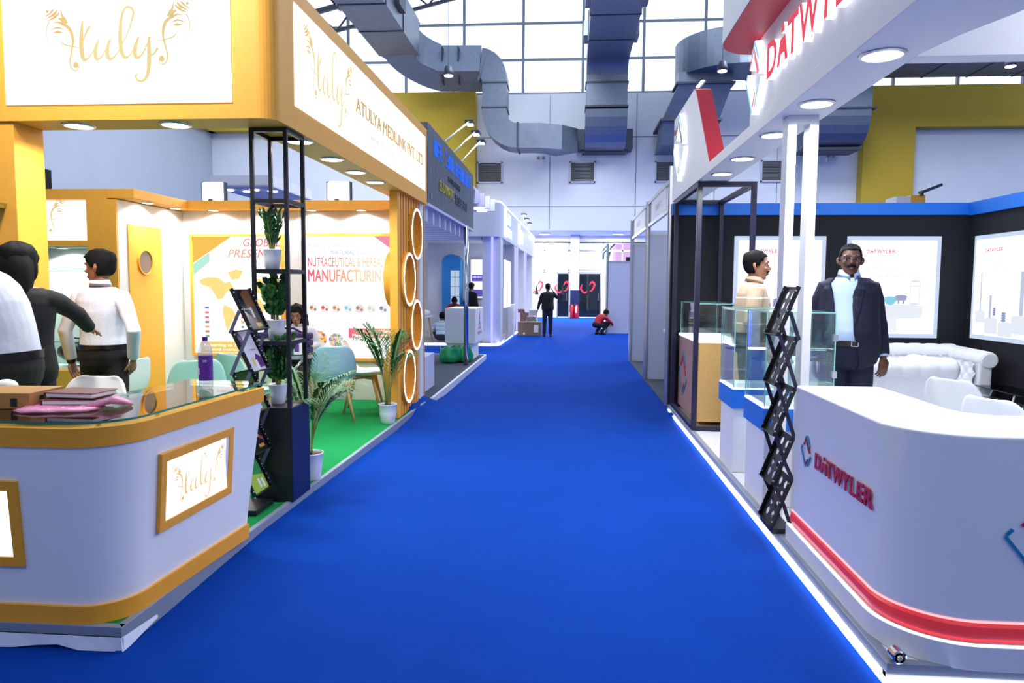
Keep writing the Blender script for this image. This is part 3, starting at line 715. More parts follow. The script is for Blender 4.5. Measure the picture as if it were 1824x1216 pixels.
    g = MB(); g.text('ATULYA MEDILINK PVT. LTD.', fr[0] + u * 1.56 + V((0, 0, 3.10)) + fr[3] * 0.007, u, (0, 0, 1), 0.125, 2.86, 0.006); g.build('lettering', emat('gold_letter', (216, 180, 128), 1.0), pl)
    g = MB(); g.text('www.atulyamedilink.com - pr.atelemec.com', fr[0] + u * 2.0 + V((0, 0, 2.95)) + fr[3] * 0.009, u, (0, 0, 1), 0.062, 2.45); g.build('web_address', emat('lilac_ink', (206, 176, 206), 1.0), pl, normals=False)
    dl = [(-3.27, 4.6), (-2.6, 4.6), (-1.98, 5.17), (-1.985, 5.9), (-1.985, 6.57), (-1.975, 7.2)]
    names = ['round downlight under the orange fascia above the two men in white shirts', 'round downlight under the orange fascia just before the black shelf tower', 'round downlight under the fascia right behind the black shelf tower', 'second round downlight behind the black tower under the sign', 'third round downlight behind the black tower under the sign', 'round downlight under the fascia nearest the ringed orange panel']
    for (x, y), nm in zip(dl, names): downlight(x, y, 2.65, 0.085, nm, 'downlights in the orange fascia')
    t = tag(MB().box(-4.6, -3.63, 4.47, 4.74, 0.1, 2.65).build('pillar', 'orange', bevel=0.004), 'square orange pillar under the front of the fascia', 'pillar')
    t = thing('wall_shelf', 'small glass shelf on chrome bracket fixed to the orange pillar', 'shelf', (-3.76, 4.4, 2.1))
    MB().box(-4.2, -3.7, 4.3, 4.47, 2.115, 2.123).build('glass', 'table_glass', t); MB().box(-3.75, -3.71, 4.38, 4.47, 2.09, 2.115).build('bracket', 'chrome', t)
    # ringed side panel
    t = thing('ringed_partition', 'orange slatted side panel with four illuminated rings at the aisle', 'panel', (-1.83, 8.1, 0.1))
    MB().box(-2.0, -1.96, 8.0, 9.0, 0.1, 2.65).build('back_board', 'deep_orange', t)
    MB().box(-2.0, -1.91, 7.86, 8.0, 0.1, 2.65).build('post', 'orange', t, bevel=0.003)
    RG = ((8.75, 2.235), (8.325, 1.675), (8.72, 1.116), (8.30, 0.53))
    for i in range(7):
        y0 = 8.06 + i * 0.137; cuts = []
        for cy, cz in RG:
            dy = max(0, abs(y0 + .04 - cy) - .04)
            if dy < .29: hh = math.sqrt(.29 ** 2 - dy ** 2); cuts.append((cz - hh, cz + hh))
        sl = MB(); z = 0.1
        for a, c in sorted(cuts) + [(2.65, 2.65)]:
            if a > z: sl.box(-1.957, -1.915, y0, y0 + 0.08, z, a)
            z = max(z, c)
        sl.build('slat', 'deep_orange', t)
    MB().box(-2.0, -1.91, 9.045, 9.30, 0.1, 2.65).build('end_board', 'white', t)
    MB().box(-1.91, -1.90, 9.27, 9.31, 0.1, 2.65).build('end_strip', 'oak', t)
    for (y, z) in ((8.75, 2.235), (8.325, 1.675), (8.72, 1.116), (8.30, 0.53)):
        r = MB(); r.lathe([(0.322, -2.11), (0.322, -1.882), (0.314, -1.875), (0.282, -1.875), (0.278, -1.88), (0.278, -1.955), (0.001, -1.957)], (0, y, z), 64, cap=False, axis='x')
        ro = r.build('ring', 'orange', t, smooth=False)
        l = MB(); l.lathe([(0.312, -1.874), (0.285, -1.874)], (0, y, z), 48, cap=False, axis='x'); l.build('light_strip', 'led', ro)
    # inner walls
    t = thing('back_wall', 'white back wall of the orange stand under an orange header with spotlights', 'wall', (-3.5, 9.15, 0.1))
    MB().box(-5.2, -2.0, 9.12, 9.2, 0.1, 2.6).build('board', 'white', t)
    MB().box(-5.2, -2.1, 8.86, 9.2, 2.56, 2.665).build('header', 'orange', t, bevel=0.003)
    MB().box(-5.2, -5.1, 7.76, 9.12, 0.1, 2.55).build('side_board', 'white', t)
    MB().box(-5.2, -4.88, 7.73, 8.86, 2.56, 2.665).build('side_header', 'orange', t, bevel=0.003)
    d = MB(); d.prism([(7.93, 0.1), (8.60, 0.1), (8.60, 2.29), (7.93, 2.29)], 0, 0.012, FX(-5.1, 0, 0)); do = d.build('door', 'orange', t)
    pr = MB(); pr.lathe([(0.135, -5.088), (0.135, -5.082), (0.001, -5.082)], (0, 8.24, 1.86), 32, cap=False, axis='x'); pr.build('porthole', 'porthole', do)
    rr = MB(); rr.lathe([(0.135, -5.09), (0.135, -5.07), (0.15, -5.07), (0.15, -5.09)], (0, 8.24, 1.86), 32, cap=False, axis='x'); rr.build('porthole_ring', 'deep_orange', do)
    for i, (x, y) in enumerate(((-4.98, 8.15), (-4.98, 8.75), (-4.6, 8.98), (-3.95, 8.98), (-3.3, 8.98), (-2.65, 8.98))):
        downlight(x, y, 2.56, 0.06, ('small downlight over the orange door', 'small downlight in the inner corner of the orange stand', 'small downlight above the start of the world map poster', 'small downlight above the world map poster behind the black tower', 'small downlight above the herbal manufacturing poster', 'small downlight beside the ringed panel')[i], 'header downlights of the orange stand', 8, 150)
    # closet front with backlit logo and shelf niche
    t = thing('display_cabinet', 'orange wall cabinet with backlit logo panel and lit white shelf niche', 'cabinet', (-6.2, 7.9, 0.1))
    b = MB(); b.box(-7.6, -5.2, 7.73, 7.9, 2.55, 2.665); b.box(-5.45, -5.1, 7.73, 7.755, 0.1, 2.55); b.box(-7.6, -5.45, 7.73, 7.9, 2.03, 2.09); b.box(-7.6, -7.2, 7.73, 7.9, 0.1, 2.55); b.box(-7.2, -5.45, 7.73, 7.9, 0.1, 0.60); b.build('frame', 'orange', t)
    MB().box(-7.2, -5.45, 7.86, 7.9, 2.09, 2.55).build('light_panel', 'lightbox', t)
    g = MB(); logo_strokes(g, FY(-6.28, 7.855, 2.33), 1.02); g.build('logo', 'gold_print', t, normals=False)
    nb = MB(); nb.box(-7.2, -5.4, 8.2, 8.22, 0.6, 2.03); nb.box(-5.45, -5.42, 7.9, 8.2, 0.6, 2.03); nb.box(-7.22, -7.2, 7.9, 8.2, 0.6, 2.03); nb.box(-7.2, -5.4, 7.9, 8.2, 2.02, 2.04); nb.box(-7.2, -5.4, 7.9, 8.2, 0.58, 0.6); nb.build('niche', 'white', t)
    for z in (0.92, 1.34, 1.74):
        sh = MB().box(-7.19, -5.46, 7.80, 8.19, z, z + 0.008).build('shelf', 'table_glass', t); MB().box(-7.19, -5.46, 7.795, 7.80, z, z + 0.008).build('front_edge', 'glass_edge', sh)
    downlight(-5.95, 8.0, 2.02, 0.06, 'small downlight in the shelf niche behind the men', 'header downlights of the orange stand', 16, 150)
    downlight(-6.7, 8.0, 2.02, 0.06, 'small downlight in the shelf niche beside the orange pillar', 'header downlights of the orange stand', 16, 150)
    # two handbags lying in the niche
    b = MB(); b.ball((-5.78, 7.95, 0.80), (0.24, 0.14, 0.12)); b.ball((-5.62, 7.98, 0.92), (0.15, 0.10, 0.06))
    t = thing('handbag', 'black leather bag lying in the cabinet niche behind the man in white', 'bag', (-5.75, 7.95, 0.6)); b.build('body', 'black', t, smooth=True)
    MB().tube([(-5.95, 7.95, 0.86), (-5.85, 7.9, 0.97), (-5.7, 7.9, 0.96), (-5.6, 7.93, 0.86)], 0.012).build('strap', 'black', t, smooth=True)
    t = tag(MB().box(-6.2, -5.5, 7.8, 8.15, 0.601, 0.63).build('tray', 'paper', bevel=0.004), 'flat pale tray of papers under the black bag', 'tray')
    # posters
    def poster(name, label, x0, x1, z0, z1):
        t = thing(name, label, 'poster', ((x0 + x1) / 2, 9.1, z0))
        f = MB(); w_ = 0.035
        f.box(x0, x1, 9.06, 9.12, z1 - w_, z1); f.box(x0, x1, 9.06, 9.12, z0, z0 + w_); f.box(x0, x0 + w_, 9.06, 9.12, z0 + w_, z1 - w_); f.box(x1 - w_, x1, 9.06, 9.12, z0 + w_, z1 - w_)
        f.build('frame', 'orange', t)
        MB().box(x0 + w_, x1 - w_, 9.085, 9.12, z0 + w_, z1 - w_).build('light_panel', 'lightbox', t)
        return t
    Y = 9.083; fr = FY(0, Y, 0)
    t = poster('poster', 'backlit GLOBAL PRESENCE poster with yellow world map and flag list', -4.98, -3.72, 0.66, 2.26)
    yl = emat('map_yellow', (255, 226, 140), 1.05); og = emat('corner_orange', (252, 200, 92), 1.0)
    b = MB(); b.prism([(-4.945, 1.88), (-4.42, 2.225), (-4.945, 2.225)], 0, 0.001, fr); b.build('corner_print', og, t)
    b = MB(); b.prism([(-4.945, 1.72), (-4.945, 1.87), (-4.72, 2.02), (-4.72, 1.90)], 0, 0.001, fr); b.build('mint_print', emat('print_mint', (190, 244, 224), 1.0), t)
    pk = egrad('title_pink', [(0, (250, 196, 160)), (0.6, (240, 130, 130)), (1, (232, 90, 110))])
    b = MB(); b.text('GLOBAL', (-4.26, Y, 2.10), (1, 0, 0), (0, 0, 1), 0.105, 0.50, bold=0.012, shear=0.25); b.text('PRESENCE', (-4.47, Y, 1.955), (1, 0, 0), (0, 0, 1), 0.105, 0.72, bold=0.012, shear=0.25); b.build('title', pk, t, normals=False)
    gy = emat('print_grey', (214, 210, 204), 1.0)
    b = MB(); b.text('We export to more and are trusted by', (-4.6, Y, 1.885), (1, 0, 0), (0, 0, 1), 0.04, 0.84); b.text('brands across the world in over 22 Countries', (-4.66, Y, 1.82), (1, 0, 0), (0, 0, 1), 0.04, 0.90); b.build('subtitle', gy, t, normals=False)
    M_ = [[(-4.87, 1.66), (-4.75, 1.70), (-4.6, 1.69), (-4.52, 1.62), (-4.45, 1.64), (-4.40, 1.56), (-4.5, 1.5), (-4.55, 1.42), (-4.62, 1.40), (-4.66, 1.47), (-4.72, 1.56), (-4.84, 1.6)],
          [(-4.48, 1.76), (-4.36, 1.80), (-4.27, 1.78), (-4.32, 1.68), (-4.42, 1.66)], [(-4.54, 1.34), (-4.42, 1.28), (-4.38, 1.2), (-4.45, 1.08), (-4.5, 0.98), (-4.53, 1.1), (-4.56, 1.24)],
          [(-4.16, 1.60), (-4.08, 1.68), (-3.95, 1.66), (-3.8, 1.72), (-3.76, 1.6), (-3.76, 1.46), (-3.84, 1.38), (-3.92, 1.44), (-4.0, 1.36), (-4.04, 1.48), (-4.14, 1.52)],
          [(-4.2, 1.44), (-4.1, 1.46), (-4.02, 1.38), (-3.98, 1.3), (-4.06, 1.16), (-4.1, 1.08), (-4.14, 1.22), (-4.22, 1.34)], [(-3.86, 1.14), (-3.78, 1.18), (-3.76, 1.08), (-3.84, 1.04)]]
    b = MB()
    for p in M_: b.prism(p, 0, 0.001, fr)
    b.build('world_map', yl, t)
    b = MB(); b.disc((-3.985, 1.53), 0.045, FY(0, Y - 0.002, 0)); b._poly([V((-4.02, Y - 0.002, 1.5)), V((-3.95, Y - 0.002, 1.5)), V((-3.985, Y - 0.002, 1.42))]); b.build('map_pin', emat('pin_orange', (250, 170, 110), 1.0), t, normals=False)
    cols = [(110, 140, 220), (228, 140, 150), (240, 120, 150), (130, 130, 120), (240, 180, 110), (220, 130, 130), (110, 190, 150)]
    cn = ['Honduras', 'Nepal', 'Bahrain', 'Afghanistan', 'Cameroon', 'Sudan', 'Tanzania']
    b2 = MB()
    for i in range(7):
        z = 1.28 - i * 0.063
        b = MB(); b.prism([(-4.80, z), (-4.745, z), (-4.745, z + 0.03), (-4.80, z + 0.03)], 0, 0.001, fr); b.build('flag', emat('flag_ink', cols[i], 1.0), t)
        b = MB(); b.prism([(-4.31, z), (-4.265, z), (-4.265, z + 0.03), (-4.31, z + 0.03)], 0, 0.001, fr); b.build('flag', emat('flag_ink', cols[(i * 3 + 2) % 7], 1.0), t)
        b2.text(cn[i], (-4.71, Y, z), (1, 0, 0), (0, 0, 1), 0.028); b2.text(cn[6 - i], (-4.22, Y, z), (1, 0, 0), (0, 0, 1), 0.028)
    b2.build('country_list', gy, t, normals=False)
    b = MB(); b.prism([(-4.87, 0.70), (-3.76, 0.70), (-3.76, 0.85), (-4.87, 0.85)], 0, 0.0005, fr); b.build('footer', emat('footer_yellow', (252, 212, 110), 1.0), t)
    b = MB(); b.text('Exporting to 22+ countries with', (-4.82, Y - 0.002, 0.785), (1, 0, 0), (0, 0, 1), 0.035, 1.0, bold=0.01); b.text('trusted nutraceutical brands', (-4.82, Y - 0.002, 0.73), (1, 0, 0), (0, 0, 1), 0.03, 0.9); b.build('footer_text', 'lightbox', t, normals=False)
    t = poster('poster', 'backlit NUTRACEUTICAL AND HERBAL MANUFACTURING poster beside the ringed panel', -3.46, -2.2, 0.62, 2.27)
    lg = emat('print_lilac', (206, 206, 222), 1.0)
    b = MB(); b.text('Powering Wellness', (-3.39, Y, 2.09), (1, 0, 0), (0, 0, 1), 0.055, 0.62, shear=0.2); b.text('Through', (-3.39, Y, 2.0), (1, 0, 0), (0, 0, 1), 0.055, 0.26, shear=0.2); b.text('Excellence', (-2.74, Y, 2.0), (1, 0, 0), (0, 0, 1), 0.055, 0.34, shear=0.2); b.build('tagline', lg, t, normals=False)
    b = MB(); b.text('NATURAL', (-3.09, Y, 2.0), (1, 0, 0), (0, 0, 1), 0.055, 0.32, shear=0.2, bold=0.012); b.build('tagline_word', emat('print_violet_grey', (190, 196, 216), 1.0), t, normals=False)
    rg = egrad('red_to_cream', [(0, (246, 96, 130)), (0.3, (248, 160, 140)), (0.65, (252, 220, 180)), (1, (254, 240, 216))])
    b = MB(); b.text('NUTRACEUTICAL & HERBAL', (-3.39, Y, 1.845), (1, 0, 0), (0, 0, 1), 0.115, 1.0, bold=0.02); b.text('MANUFACTURING', (-3.39, Y, 1.65), (1, 0, 0), (0, 0, 1), 0.155, 1.06, bold=0.02); b.build('title', rg, t, normals=False)
    for tx, x, z, hh, ww, sh in (('From Seed to Performance, Quality and Care', -3.32, 1.50, 0.036, 1.08, 0), ('Nurture Health & Wellness !', -3.14, 1.09, 0.055, 0.78, 0.2), ('FOR ALL YOUR BRAND POTENTIAL', -3.14, 0.945, 0.034, 0.8, 0), ('QUALITY PRODUCTION & PACKAGING', -3.14, 0.89, 0.034, 0.8, 0)):
        b = MB(); b.text(tx, (x, Y, z), (1, 0, 0), (0, 0, 1), hh, ww, shear=sh); b.build('lettering', lg, t, normals=False)
    b = MB(); b.box(-2.94, -2.57, Y, Y + .002, 1.585, 1.592); b.box(-2.9, -2.58, Y, Y + .002, 1.035, 1.041); b.build('rules', emat('rule_cream', (250, 216, 190), 1.0), t)
    pc = [((206, 130, 90), (170, 220, 170)), ((214, 110, 80), (200, 200, 220)), ((206, 150, 110), (230, 190, 160)), ((150, 210, 230), (200, 230, 230)), ((206, 140, 90), (90, 100, 170)), ((230, 220, 200), (230, 240, 220)), ((150, 140, 170), (200, 200, 220))]
    for i in range(7):
        x = -3.33 + i * 0.155
        b = MB(); b.disc((x, 1.30), 0.06, fr, 18); po = b.build('picture', emat('picture_ink', tuple(min(255, int(c * .15 + 215)) for c in pc[i][1]), 1.0), t, normals=False)
        b = MB(); b.disc((x - 0.025, 1.31), 0.024, FY(0, Y - .0015, 0)); b.disc((x + .025, 1.285), 0.018, FY(0, Y - .0015, 0)); b.build('picture_detail', emat('picture_ink', pc[i][0], 1.0), po, normals=False)
    random.seed(5)
    for cx, cz, r, cs in ((-3.26, 0.90, 0.115, [(230, 120, 90), (250, 190, 80), (200, 90, 70), (240, 220, 150)]), (-3.03, 0.88, 0.10, [(150, 90, 200), (220, 120, 190), (120, 190, 130), (240, 200, 120)])):
        b = MB(); b.disc((cx, cz), r, fr, 24); po = b.build('picture', emat('picture_ink', (240, 226, 220), 1.0), t, normals=False)
        for c in cs:
            b = MB()
            for k in range(9):
                a, q = random.uniform(0, 6.28), r * math.sqrt(random.random()) * 0.82
                b.disc((cx + q * math.cos(a), cz + q * math.sin(a)), r * random.uniform(.09, .2), FY(0, Y - .001 - .0004 * cs.index(c), 0), 7)
            b.build('picture_detail', emat('picture_ink', c, 1.0), po, normals=False)
    b = MB(); b.prism([(-2.86, 0.92), (-2.236, 0.92), (-2.236, 1.045), (-2.86, 1.045)], 0, 0.001, fr); b.build('banner', egrad('banner_pink', [(0, (246, 110, 140)), (1, (252, 190, 130))]), t)
    b = MB(); b.text('Your Trusted Herbal', (-2.77, Y - .002, 0.99), (1, 0, 0), (0, 0, 1), 0.038, 0.5, bold=0.014); b.text('Manufacturing Partner', (-2.81, Y - .002, 0.935), (1, 0, 0), (0, 0, 1), 0.038, 0.56, bold=0.02); b.build('banner_text', 'lightbox', t, normals=False)
    b = MB(); b._poly([V((-2.52, Y, 2.234)), V((-2.236, Y, 2.03)), V((-2.236, Y, 2.234))]); b.build('corner_print', emat('corner_pink', (248, 150, 170), 1.0), t, normals=False)
    # floodlights above the back wall
    for i, x in enumerate((-4.72, -3.02)):
        t = thing('floodlight', ('glaring white floodlight above the world map poster', 'glaring white floodlight above the herbal poster')[i], 'lamp', (x, 9.3, 2.66), group='floodlights on the back wall')
        MB().box(x - .16, x + .16, 9.22, 9.30, 2.70, 2.95).build('housing', 'galv_dark', t); MB().box(x - .14, x + .14, 9.212, 9.22, 2.715, 2.935).build('lens', 'lamp', t)
        MB().box(x - .03, x + .03, 9.14, 9.28, 2.6, 2.72).build('bracket', 'galv_dark', t)
        area('flood_beam', (0, -0.1, 0.17), 0.24, 14, rot=(PI / 2, 0, 0), parent=t, shape='SQUARE', spread=150)

# ------------------------------------------------------------------ furniture and plants of the orange stand
def shell_chair(name, label, loc, rz, shell, seat, legs='beech', group=None, cat='chair', arms=False):
    t = thing(name, label, cat, loc, rz, group)
    prof = [(-0.235, 0.435, 0.19), (-0.20, 0.452, 0.215), (-0.08, 0.436, 0.23), (0.06, 0.436, 0.235), (0.14, 0.462, 0.24), (0.185, 0.54, 0.245), (0.21, 0.64, 0.24), (0.235, 0.75, 0.215), (0.25, 0.82, 0.175), (0.256, 0.842, 0.12)]
    b = MB(); n = 10; g = []
    for i, (y, z, hw) in enumerate(prof):
        row = []
        for k in range(n + 1):
            q = -1 + 2 * k / n; x = hw * q
            up = 0.05 * abs(q) ** 3 if i < 5 else 0.03 * abs(q) ** 3 * (1 - (i - 5) / 5)
            fw = 0 if i < 4 else 0.05 * q * q * (1 if i < 8 else 0.6)
            if arms and 1 < i < 6: up += 0.16 * abs(q) ** 8
            row.append(b.bm.verts.new((x, y - fw, z + up)))
        g.append(row)
    for i in range(len(g) - 1):
        for k in range(n): b.bm.faces.new((g[i][k], g[i][k + 1], g[i + 1][k + 1], g[i + 1][k]))
    o = b.build('shell', shell, t, smooth=True, local=True, sub=1)
    md = o.modifiers.new('thick', 'SOLIDIFY'); md.thickness = 0.012; md.offset = 0
    c = MB(); rings = []
    for s_, z in ((0.94, 0.448), (1.0, 0.462), (0.96, 0.478), (0.6, 0.486)): rings.append([V((0.19 * s_ * math.cos(a) * (1 + 0.18 * abs(math.sin(2 * a))), -0.04 + 0.17 * s_ * math.sin(a) * (1 + 0.18 * abs(math.sin(2 * a))), z)) for a in [2 * PI * k / 24 for k in range(24)]])
    c.loft(rings); c.build('seat_cushion', seat, t, smooth=True, local=True)
    f = MB(); f.bar((-0.14, -0.13, 0.405), (0.14, 0.11, 0.405), 0.035, 0.03); f.bar((0.14, -0.13, 0.405), (-0.14, 0.11, 0.405), 0.035, 0.03); f.lathe([(0.06, 0.40), (0.06, 0.432)]); f.build('seat_support', legs, t, local=True)
    for sx in (-1, 1):
        for sy in (-1, 1):
            b = MB(); b.tube([(sx * 0.13, -0.01 + sy * 0.12, 0.42), (sx * 0.215, -0.01 + sy * 0.215, 0.0)], [0.021, 0.013], 8); b.build('leg', legs, t, local=True, smooth=True)
    return t

def palm(label, x, y, z, h, n, seed, group, side=0.0):
    random.seed(seed)
    t = thing('potted_palm', label, 'plant', (x, y, z), group=group)
    MB().lathe([(0.068, 0), (0.078, 0.01), (0.092, 0.11), (0.099, 0.20), (0.104, 0.205), (0.104, 0.213), (0.096, 0.213), (0.094, 0.19)], n=28, cap=False).build('pot', 'pot', t, smooth=True, local=True)
    MB().lathe([(0.001, 0.2), (0.06, 0.198), (0.094, 0.19)], n=24, cap=False).build('soil', 'soil', t, local=True)
    st, lf = MB(), MB()
    for i in range(n):
        a = 2 * PI * i / n + random.uniform(-.35, .35); L = h * random.uniform(0.72, 1.05); sp = random.uniform(0.25, 0.75) * (0.55 if i % 3 == 0 else 1)
        d = V((math.cos(a) + side * 0.6, math.sin(a) * 0.8, 0)).normalized(); r0 = random.uniform(0.01, 0.035)
        pts = []
        for k in range(15):
            s = k / 14
            out = r0 + L * sp * 0.75 * s ** 2.0; up = L * (s - 0.32 * sp * s ** 3.2)
            pts.append(V((d.x * out, d.y * out, 0.195 + up)))
        st.tube(pts, [0.006 - 0.0045 * k / 14 for k in range(15)], 5)
        for k in range(6, 15):
            for sgn in (-1, 1):
                for e in (0, 0.5):
                    if k == 14 and e: continue
                    s = (k + e - 6) / 8; p = pts[k].lerp(pts[min(k + 1, 14)], e); tg = (pts[min(k + 1, 14)] - pts[k - 1]).normalized()
                    sd = tg.cross(V((0, 0, 1))).normalized() * sgn
                    ll = h * (0.34 * math.sin(PI * (0.15 + 0.75 * s)) + 0.05) * random.uniform(0.85, 1.15)
                    dr = (sd * 0.75 + tg * 0.75 + V((0, 0, random.uniform(-.05, .25)))).normalized()
                    q1 = p + dr * ll * 0.5 + V((0, 0, -0.02 * ll)); q2 = p + dr * ll + V((0, 0, -0.30 * ll - 0.05 * ll * random.random()))
                    wv = dr.cross(V((0, 0, 1))).normalized() * (0.0058 + 0.0042 * h)
                    v = [lf.bm.verts.new(c) for c in (p, q1 - wv, q2, q1 + wv)]
                    lf.bm.faces.new((v[0], v[1], v[3])); lf.bm.faces.new((v[1], v[2], v[3]))
    st.build('stems', 'stem', t, local=True, smooth=True); lf.build('fronds', 'palm', t, local=True, normals=False)
    return t

def zz_plant(label, x, y, z, h, seed, spiky, group):
    random.seed(seed)
    t = thing('potted_plant', label, 'plant', (x, y, z), group=group)
    MB().lathe([(0.042, 0), (0.048, 0.006), (0.058, 0.07), (0.064, 0.135), (0.067, 0.14), (0.061, 0.142), (0.058, 0.125)], n=24, cap=False).build('pot', 'pot', t, smooth=True, local=True)
    MB().lathe([(0.001, 0.128), (0.058, 0.124)], n=20, cap=False).build('soil', 'soil', t, local=True)
    st, lf = MB(), MB()
    for i in range(7):
        a = 2 * PI * i / 7 + random.uniform(-.3, .3); L = h * random.uniform(.65, 1.05); sp = random.uniform(.06, .3)
        d = V((math.cos(a), math.sin(a), 0))
        pts = [V((0, 0, 0.12)) + d * (0.012 + L * sp * (k / 8) ** 1.4) + V((0, 0, L * k / 8)) for k in range(9)]
        st.tube(pts, [0.006 - 0.004 * k / 8 for k in range(9)], 6)
        for k in range(2, 9):
            for sgn in (-1, 1):
                p = pts[k]; sd = d.cross(V((0, 0, 1))) * sgn
                dr = (sd * (0.45 if spiky else 0.8) + d * random.uniform(-.2, .5) + V((0, 0, 0.9 if spiky else 0.5))).normalized()
                ll = h * (0.30 if spiky else 0.27) * random.uniform(.8, 1.15); wd = ll * (0.13 if spiky else 0.30)
                wv = dr.cross(d + V((0.1, 0, 0.2))).normalized()
                nn = dr.cross(wv) * (0.12 * ll)
                c = [p, p + dr * ll * .28 + wv * wd * .85, p + dr * ll * .62 + wv * wd * .9, p + dr * ll, p + dr * ll * .62 - wv * wd * .9, p + dr * ll * .28 - wv * wd * .85, p + dr * ll * .3 - nn, p + dr * ll * .62 - nn]
                v = [lf.bm.verts.new(q) for q in c]
                for f in ((0, 1, 6), (1, 2, 7, 6), (2, 3, 7), (0, 6, 5), (6, 7, 4, 5), (7, 3, 4)): lf.bm.faces.new([v[j] for j in f])
    st.build('stems', 'stem', t, local=True, smooth=True); lf.build('leaves', 'leaf', t, local=True, normals=False, smooth=True)
    return t

def brochure(name, label, corner, u, v, n, w, h, base, art, group):
    """a leaflet standing in a rack tray: cover plus printed shapes; art = [(material colour, polygon in 0..1)]"""
    fr = (V(corner), u, v, n)
    t = thing(name, label, 'brochure', tuple(V(corner)), group=group)
    MB().prism([(0, 0), (w, 0), (w, h), (0, h)], 0, 0.006, fr).build('cover', mat('brochure_cover', base, 0.25, noise=0.03, coat=0.4), t)
    for i, (c, poly) in enumerate(art):
        if isinstance(poly, str):
            b = MB(); tx, px, pz, hh, ww = poly.split('|'); b.text(tx, fr[0] + u * float(px) * w + v * float(pz) * h + n * (0.0075 + .0003 * i), u, v, float(hh) * h, float(ww) * w, bold=0.01); b.build('lettering', mat('brochure_ink', c, 0.4, noise=0), t, normals=False)
        else:
            b = MB(); b.prism([(p[0] * w, p[1] * h) for p in poly], 0.006, 0.0065 + .0003 * i, fr); b.build('print', mat('brochure_ink', c, 0.3, noise=0.08, coat=0.4), t)

def rack_frame(t, xt, xb, y0, y1, zbs, dz, arm_mat, tray_mat, holes, base_w):
    """zig-zag literature stand: sloping trays joined by crossed side arms; xt/xb = x of a tray's upper/lower edge"""
    sgn = 1 if xb > xt else -1
    info = []
    for zb in zbs:
        A = V((xb, 0, zb)); B = V((xt, 0, zb + dz)); sl = (B - A); L = sl.length; v = sl.normalized(); u = V((0, 1, 0)) if sgn > 0 else V((0, -1, 0)); n = u.cross(v)
        yo = y0 if sgn > 0 else y1; W_ = y1 - y0; o = V((xb, yo, zb)); fr = (o, u, v, n)
        b = MB()
        if holes:
            b2 = MB(); nx, nz = 2, 4; mx_, mz = W_ * 0.12, L * 0.07; cw, ch = (W_ - 2 * mx_) / nx, (L - 2 * mz) / nz; r = min(cw, ch) * 0.37
            P = lambda a, c: o + u * a + v * c
            b2.quad(P(0, 0), P(W_, 0), P(W_, mz), P(0, mz)); b2.quad(P(0, L - mz), P(W_, L - mz), P(W_, L), P(0, L)); b2.quad(P(0, mz), P(mx_, mz), P(mx_, L - mz), P(0, L - mz)); b2.quad(P(W_ - mx_, mz), P(W_, mz), P(W_, L - mz), P(W_ - mx_, L - mz))
            for i in range(nx):
                for j in range(nz):
                    cx, cz = mx_ + cw * (i + .5), mz + ch * (j + .5); ci, sq = [], []
                    for k in range(16):
                        a = 2 * PI * k / 16; c_, s_ = math.cos(a), math.sin(a); m_ = max(abs(c_), abs(s_))
                        ci.append(b2.bm.verts.new(P(cx + r * c_, cz + r * s_))); sq.append(b2.bm.verts.new(P(cx + cw / 2 * c_ / m_, cz + ch / 2 * s_ / m_)))
                    for k in range(16): b2.bm.faces.new((ci[k], sq[k], sq[(k + 1) % 16], ci[(k + 1) % 16]))
            bmesh.ops.remove_doubles(b2.bm, verts=b2.bm.verts, dist=1e-5)
            to = b2.build('tray', tray_mat, t); md = to.modifiers.new('thick', 'SOLIDIFY'); md.thickness = 0.003
        else:
            b.prism([(0, 0), (W_, 0), (W_, L), (0, L)], -0.003, 0, fr); to = b.build('tray', tray_mat, t)
        e = MB()
        e.prism([(0, 0), (0.004, 0), (0.004, L), (0, L)], -0.003, 0.024, fr); e.prism([(W_ - 0.004, 0), (W_, 0), (W_, L), (W_ - 0.004, L)], -0.003, 0.024, fr); e.prism([(0, 0), (W_, 0), (W_, 0.004), (0, 0.004)], -0.003, 0.03, fr)
        e.build('side_lip', tray_mat, to)
        rv = MB()
        for yy in (0.0, W_):
            for c in (0.03, L * .5, L - .03): rv.ball(o + u * yy + v * c + n * 0.018, 0.006, 8, 5)
        if not holes:
            for c in (0.2, 0.32, 0.44, 0.56, 0.68, 0.8): rv.ball(o + u * (W_ if sgn > 0 else 0) - u * 0.006 + v * (L * c) + n * 0.022, 0.005, 6, 4)
        rv.build('rivets', 'alu', to)
        info.append((o, u, v, n, W_, L))
    for i in range(len(zbs)):
        za = zbs[i]; mid = ((xt + xb) / 2, za + dz / 2); bot = (xb, za + 0.012)
        nxt = zbs[i + 1] if i + 1 < len(zbs) else None
        for yy in (y0 - 0.006, y1 + 0.006):
            if nxt is not None:
                MB().bar((mid[0], yy, mid[1]), (xt, yy, nxt + dz - 0.012), 0.005, 0.022).build('arm', arm_mat, t); MB().bar((bot[0], yy, bot[1]), ((xt + xb) / 2, yy, nxt + dz / 2), 0.005, 0.022).build('arm', arm_mat, t)
            else:
                MB().bar((mid[0], yy, mid[1]), (xt - sgn * 0.0, yy, 0.13), 0.005, 0.022).build('arm', arm_mat, t)
    MB().box(min(xt, xb) - base_w, max(xt, xb) + base_w, y0 - 0.01, y1 + 0.01, 0.1, 0.135).build('base', tray_mat, t, bevel=0.003)
    return info

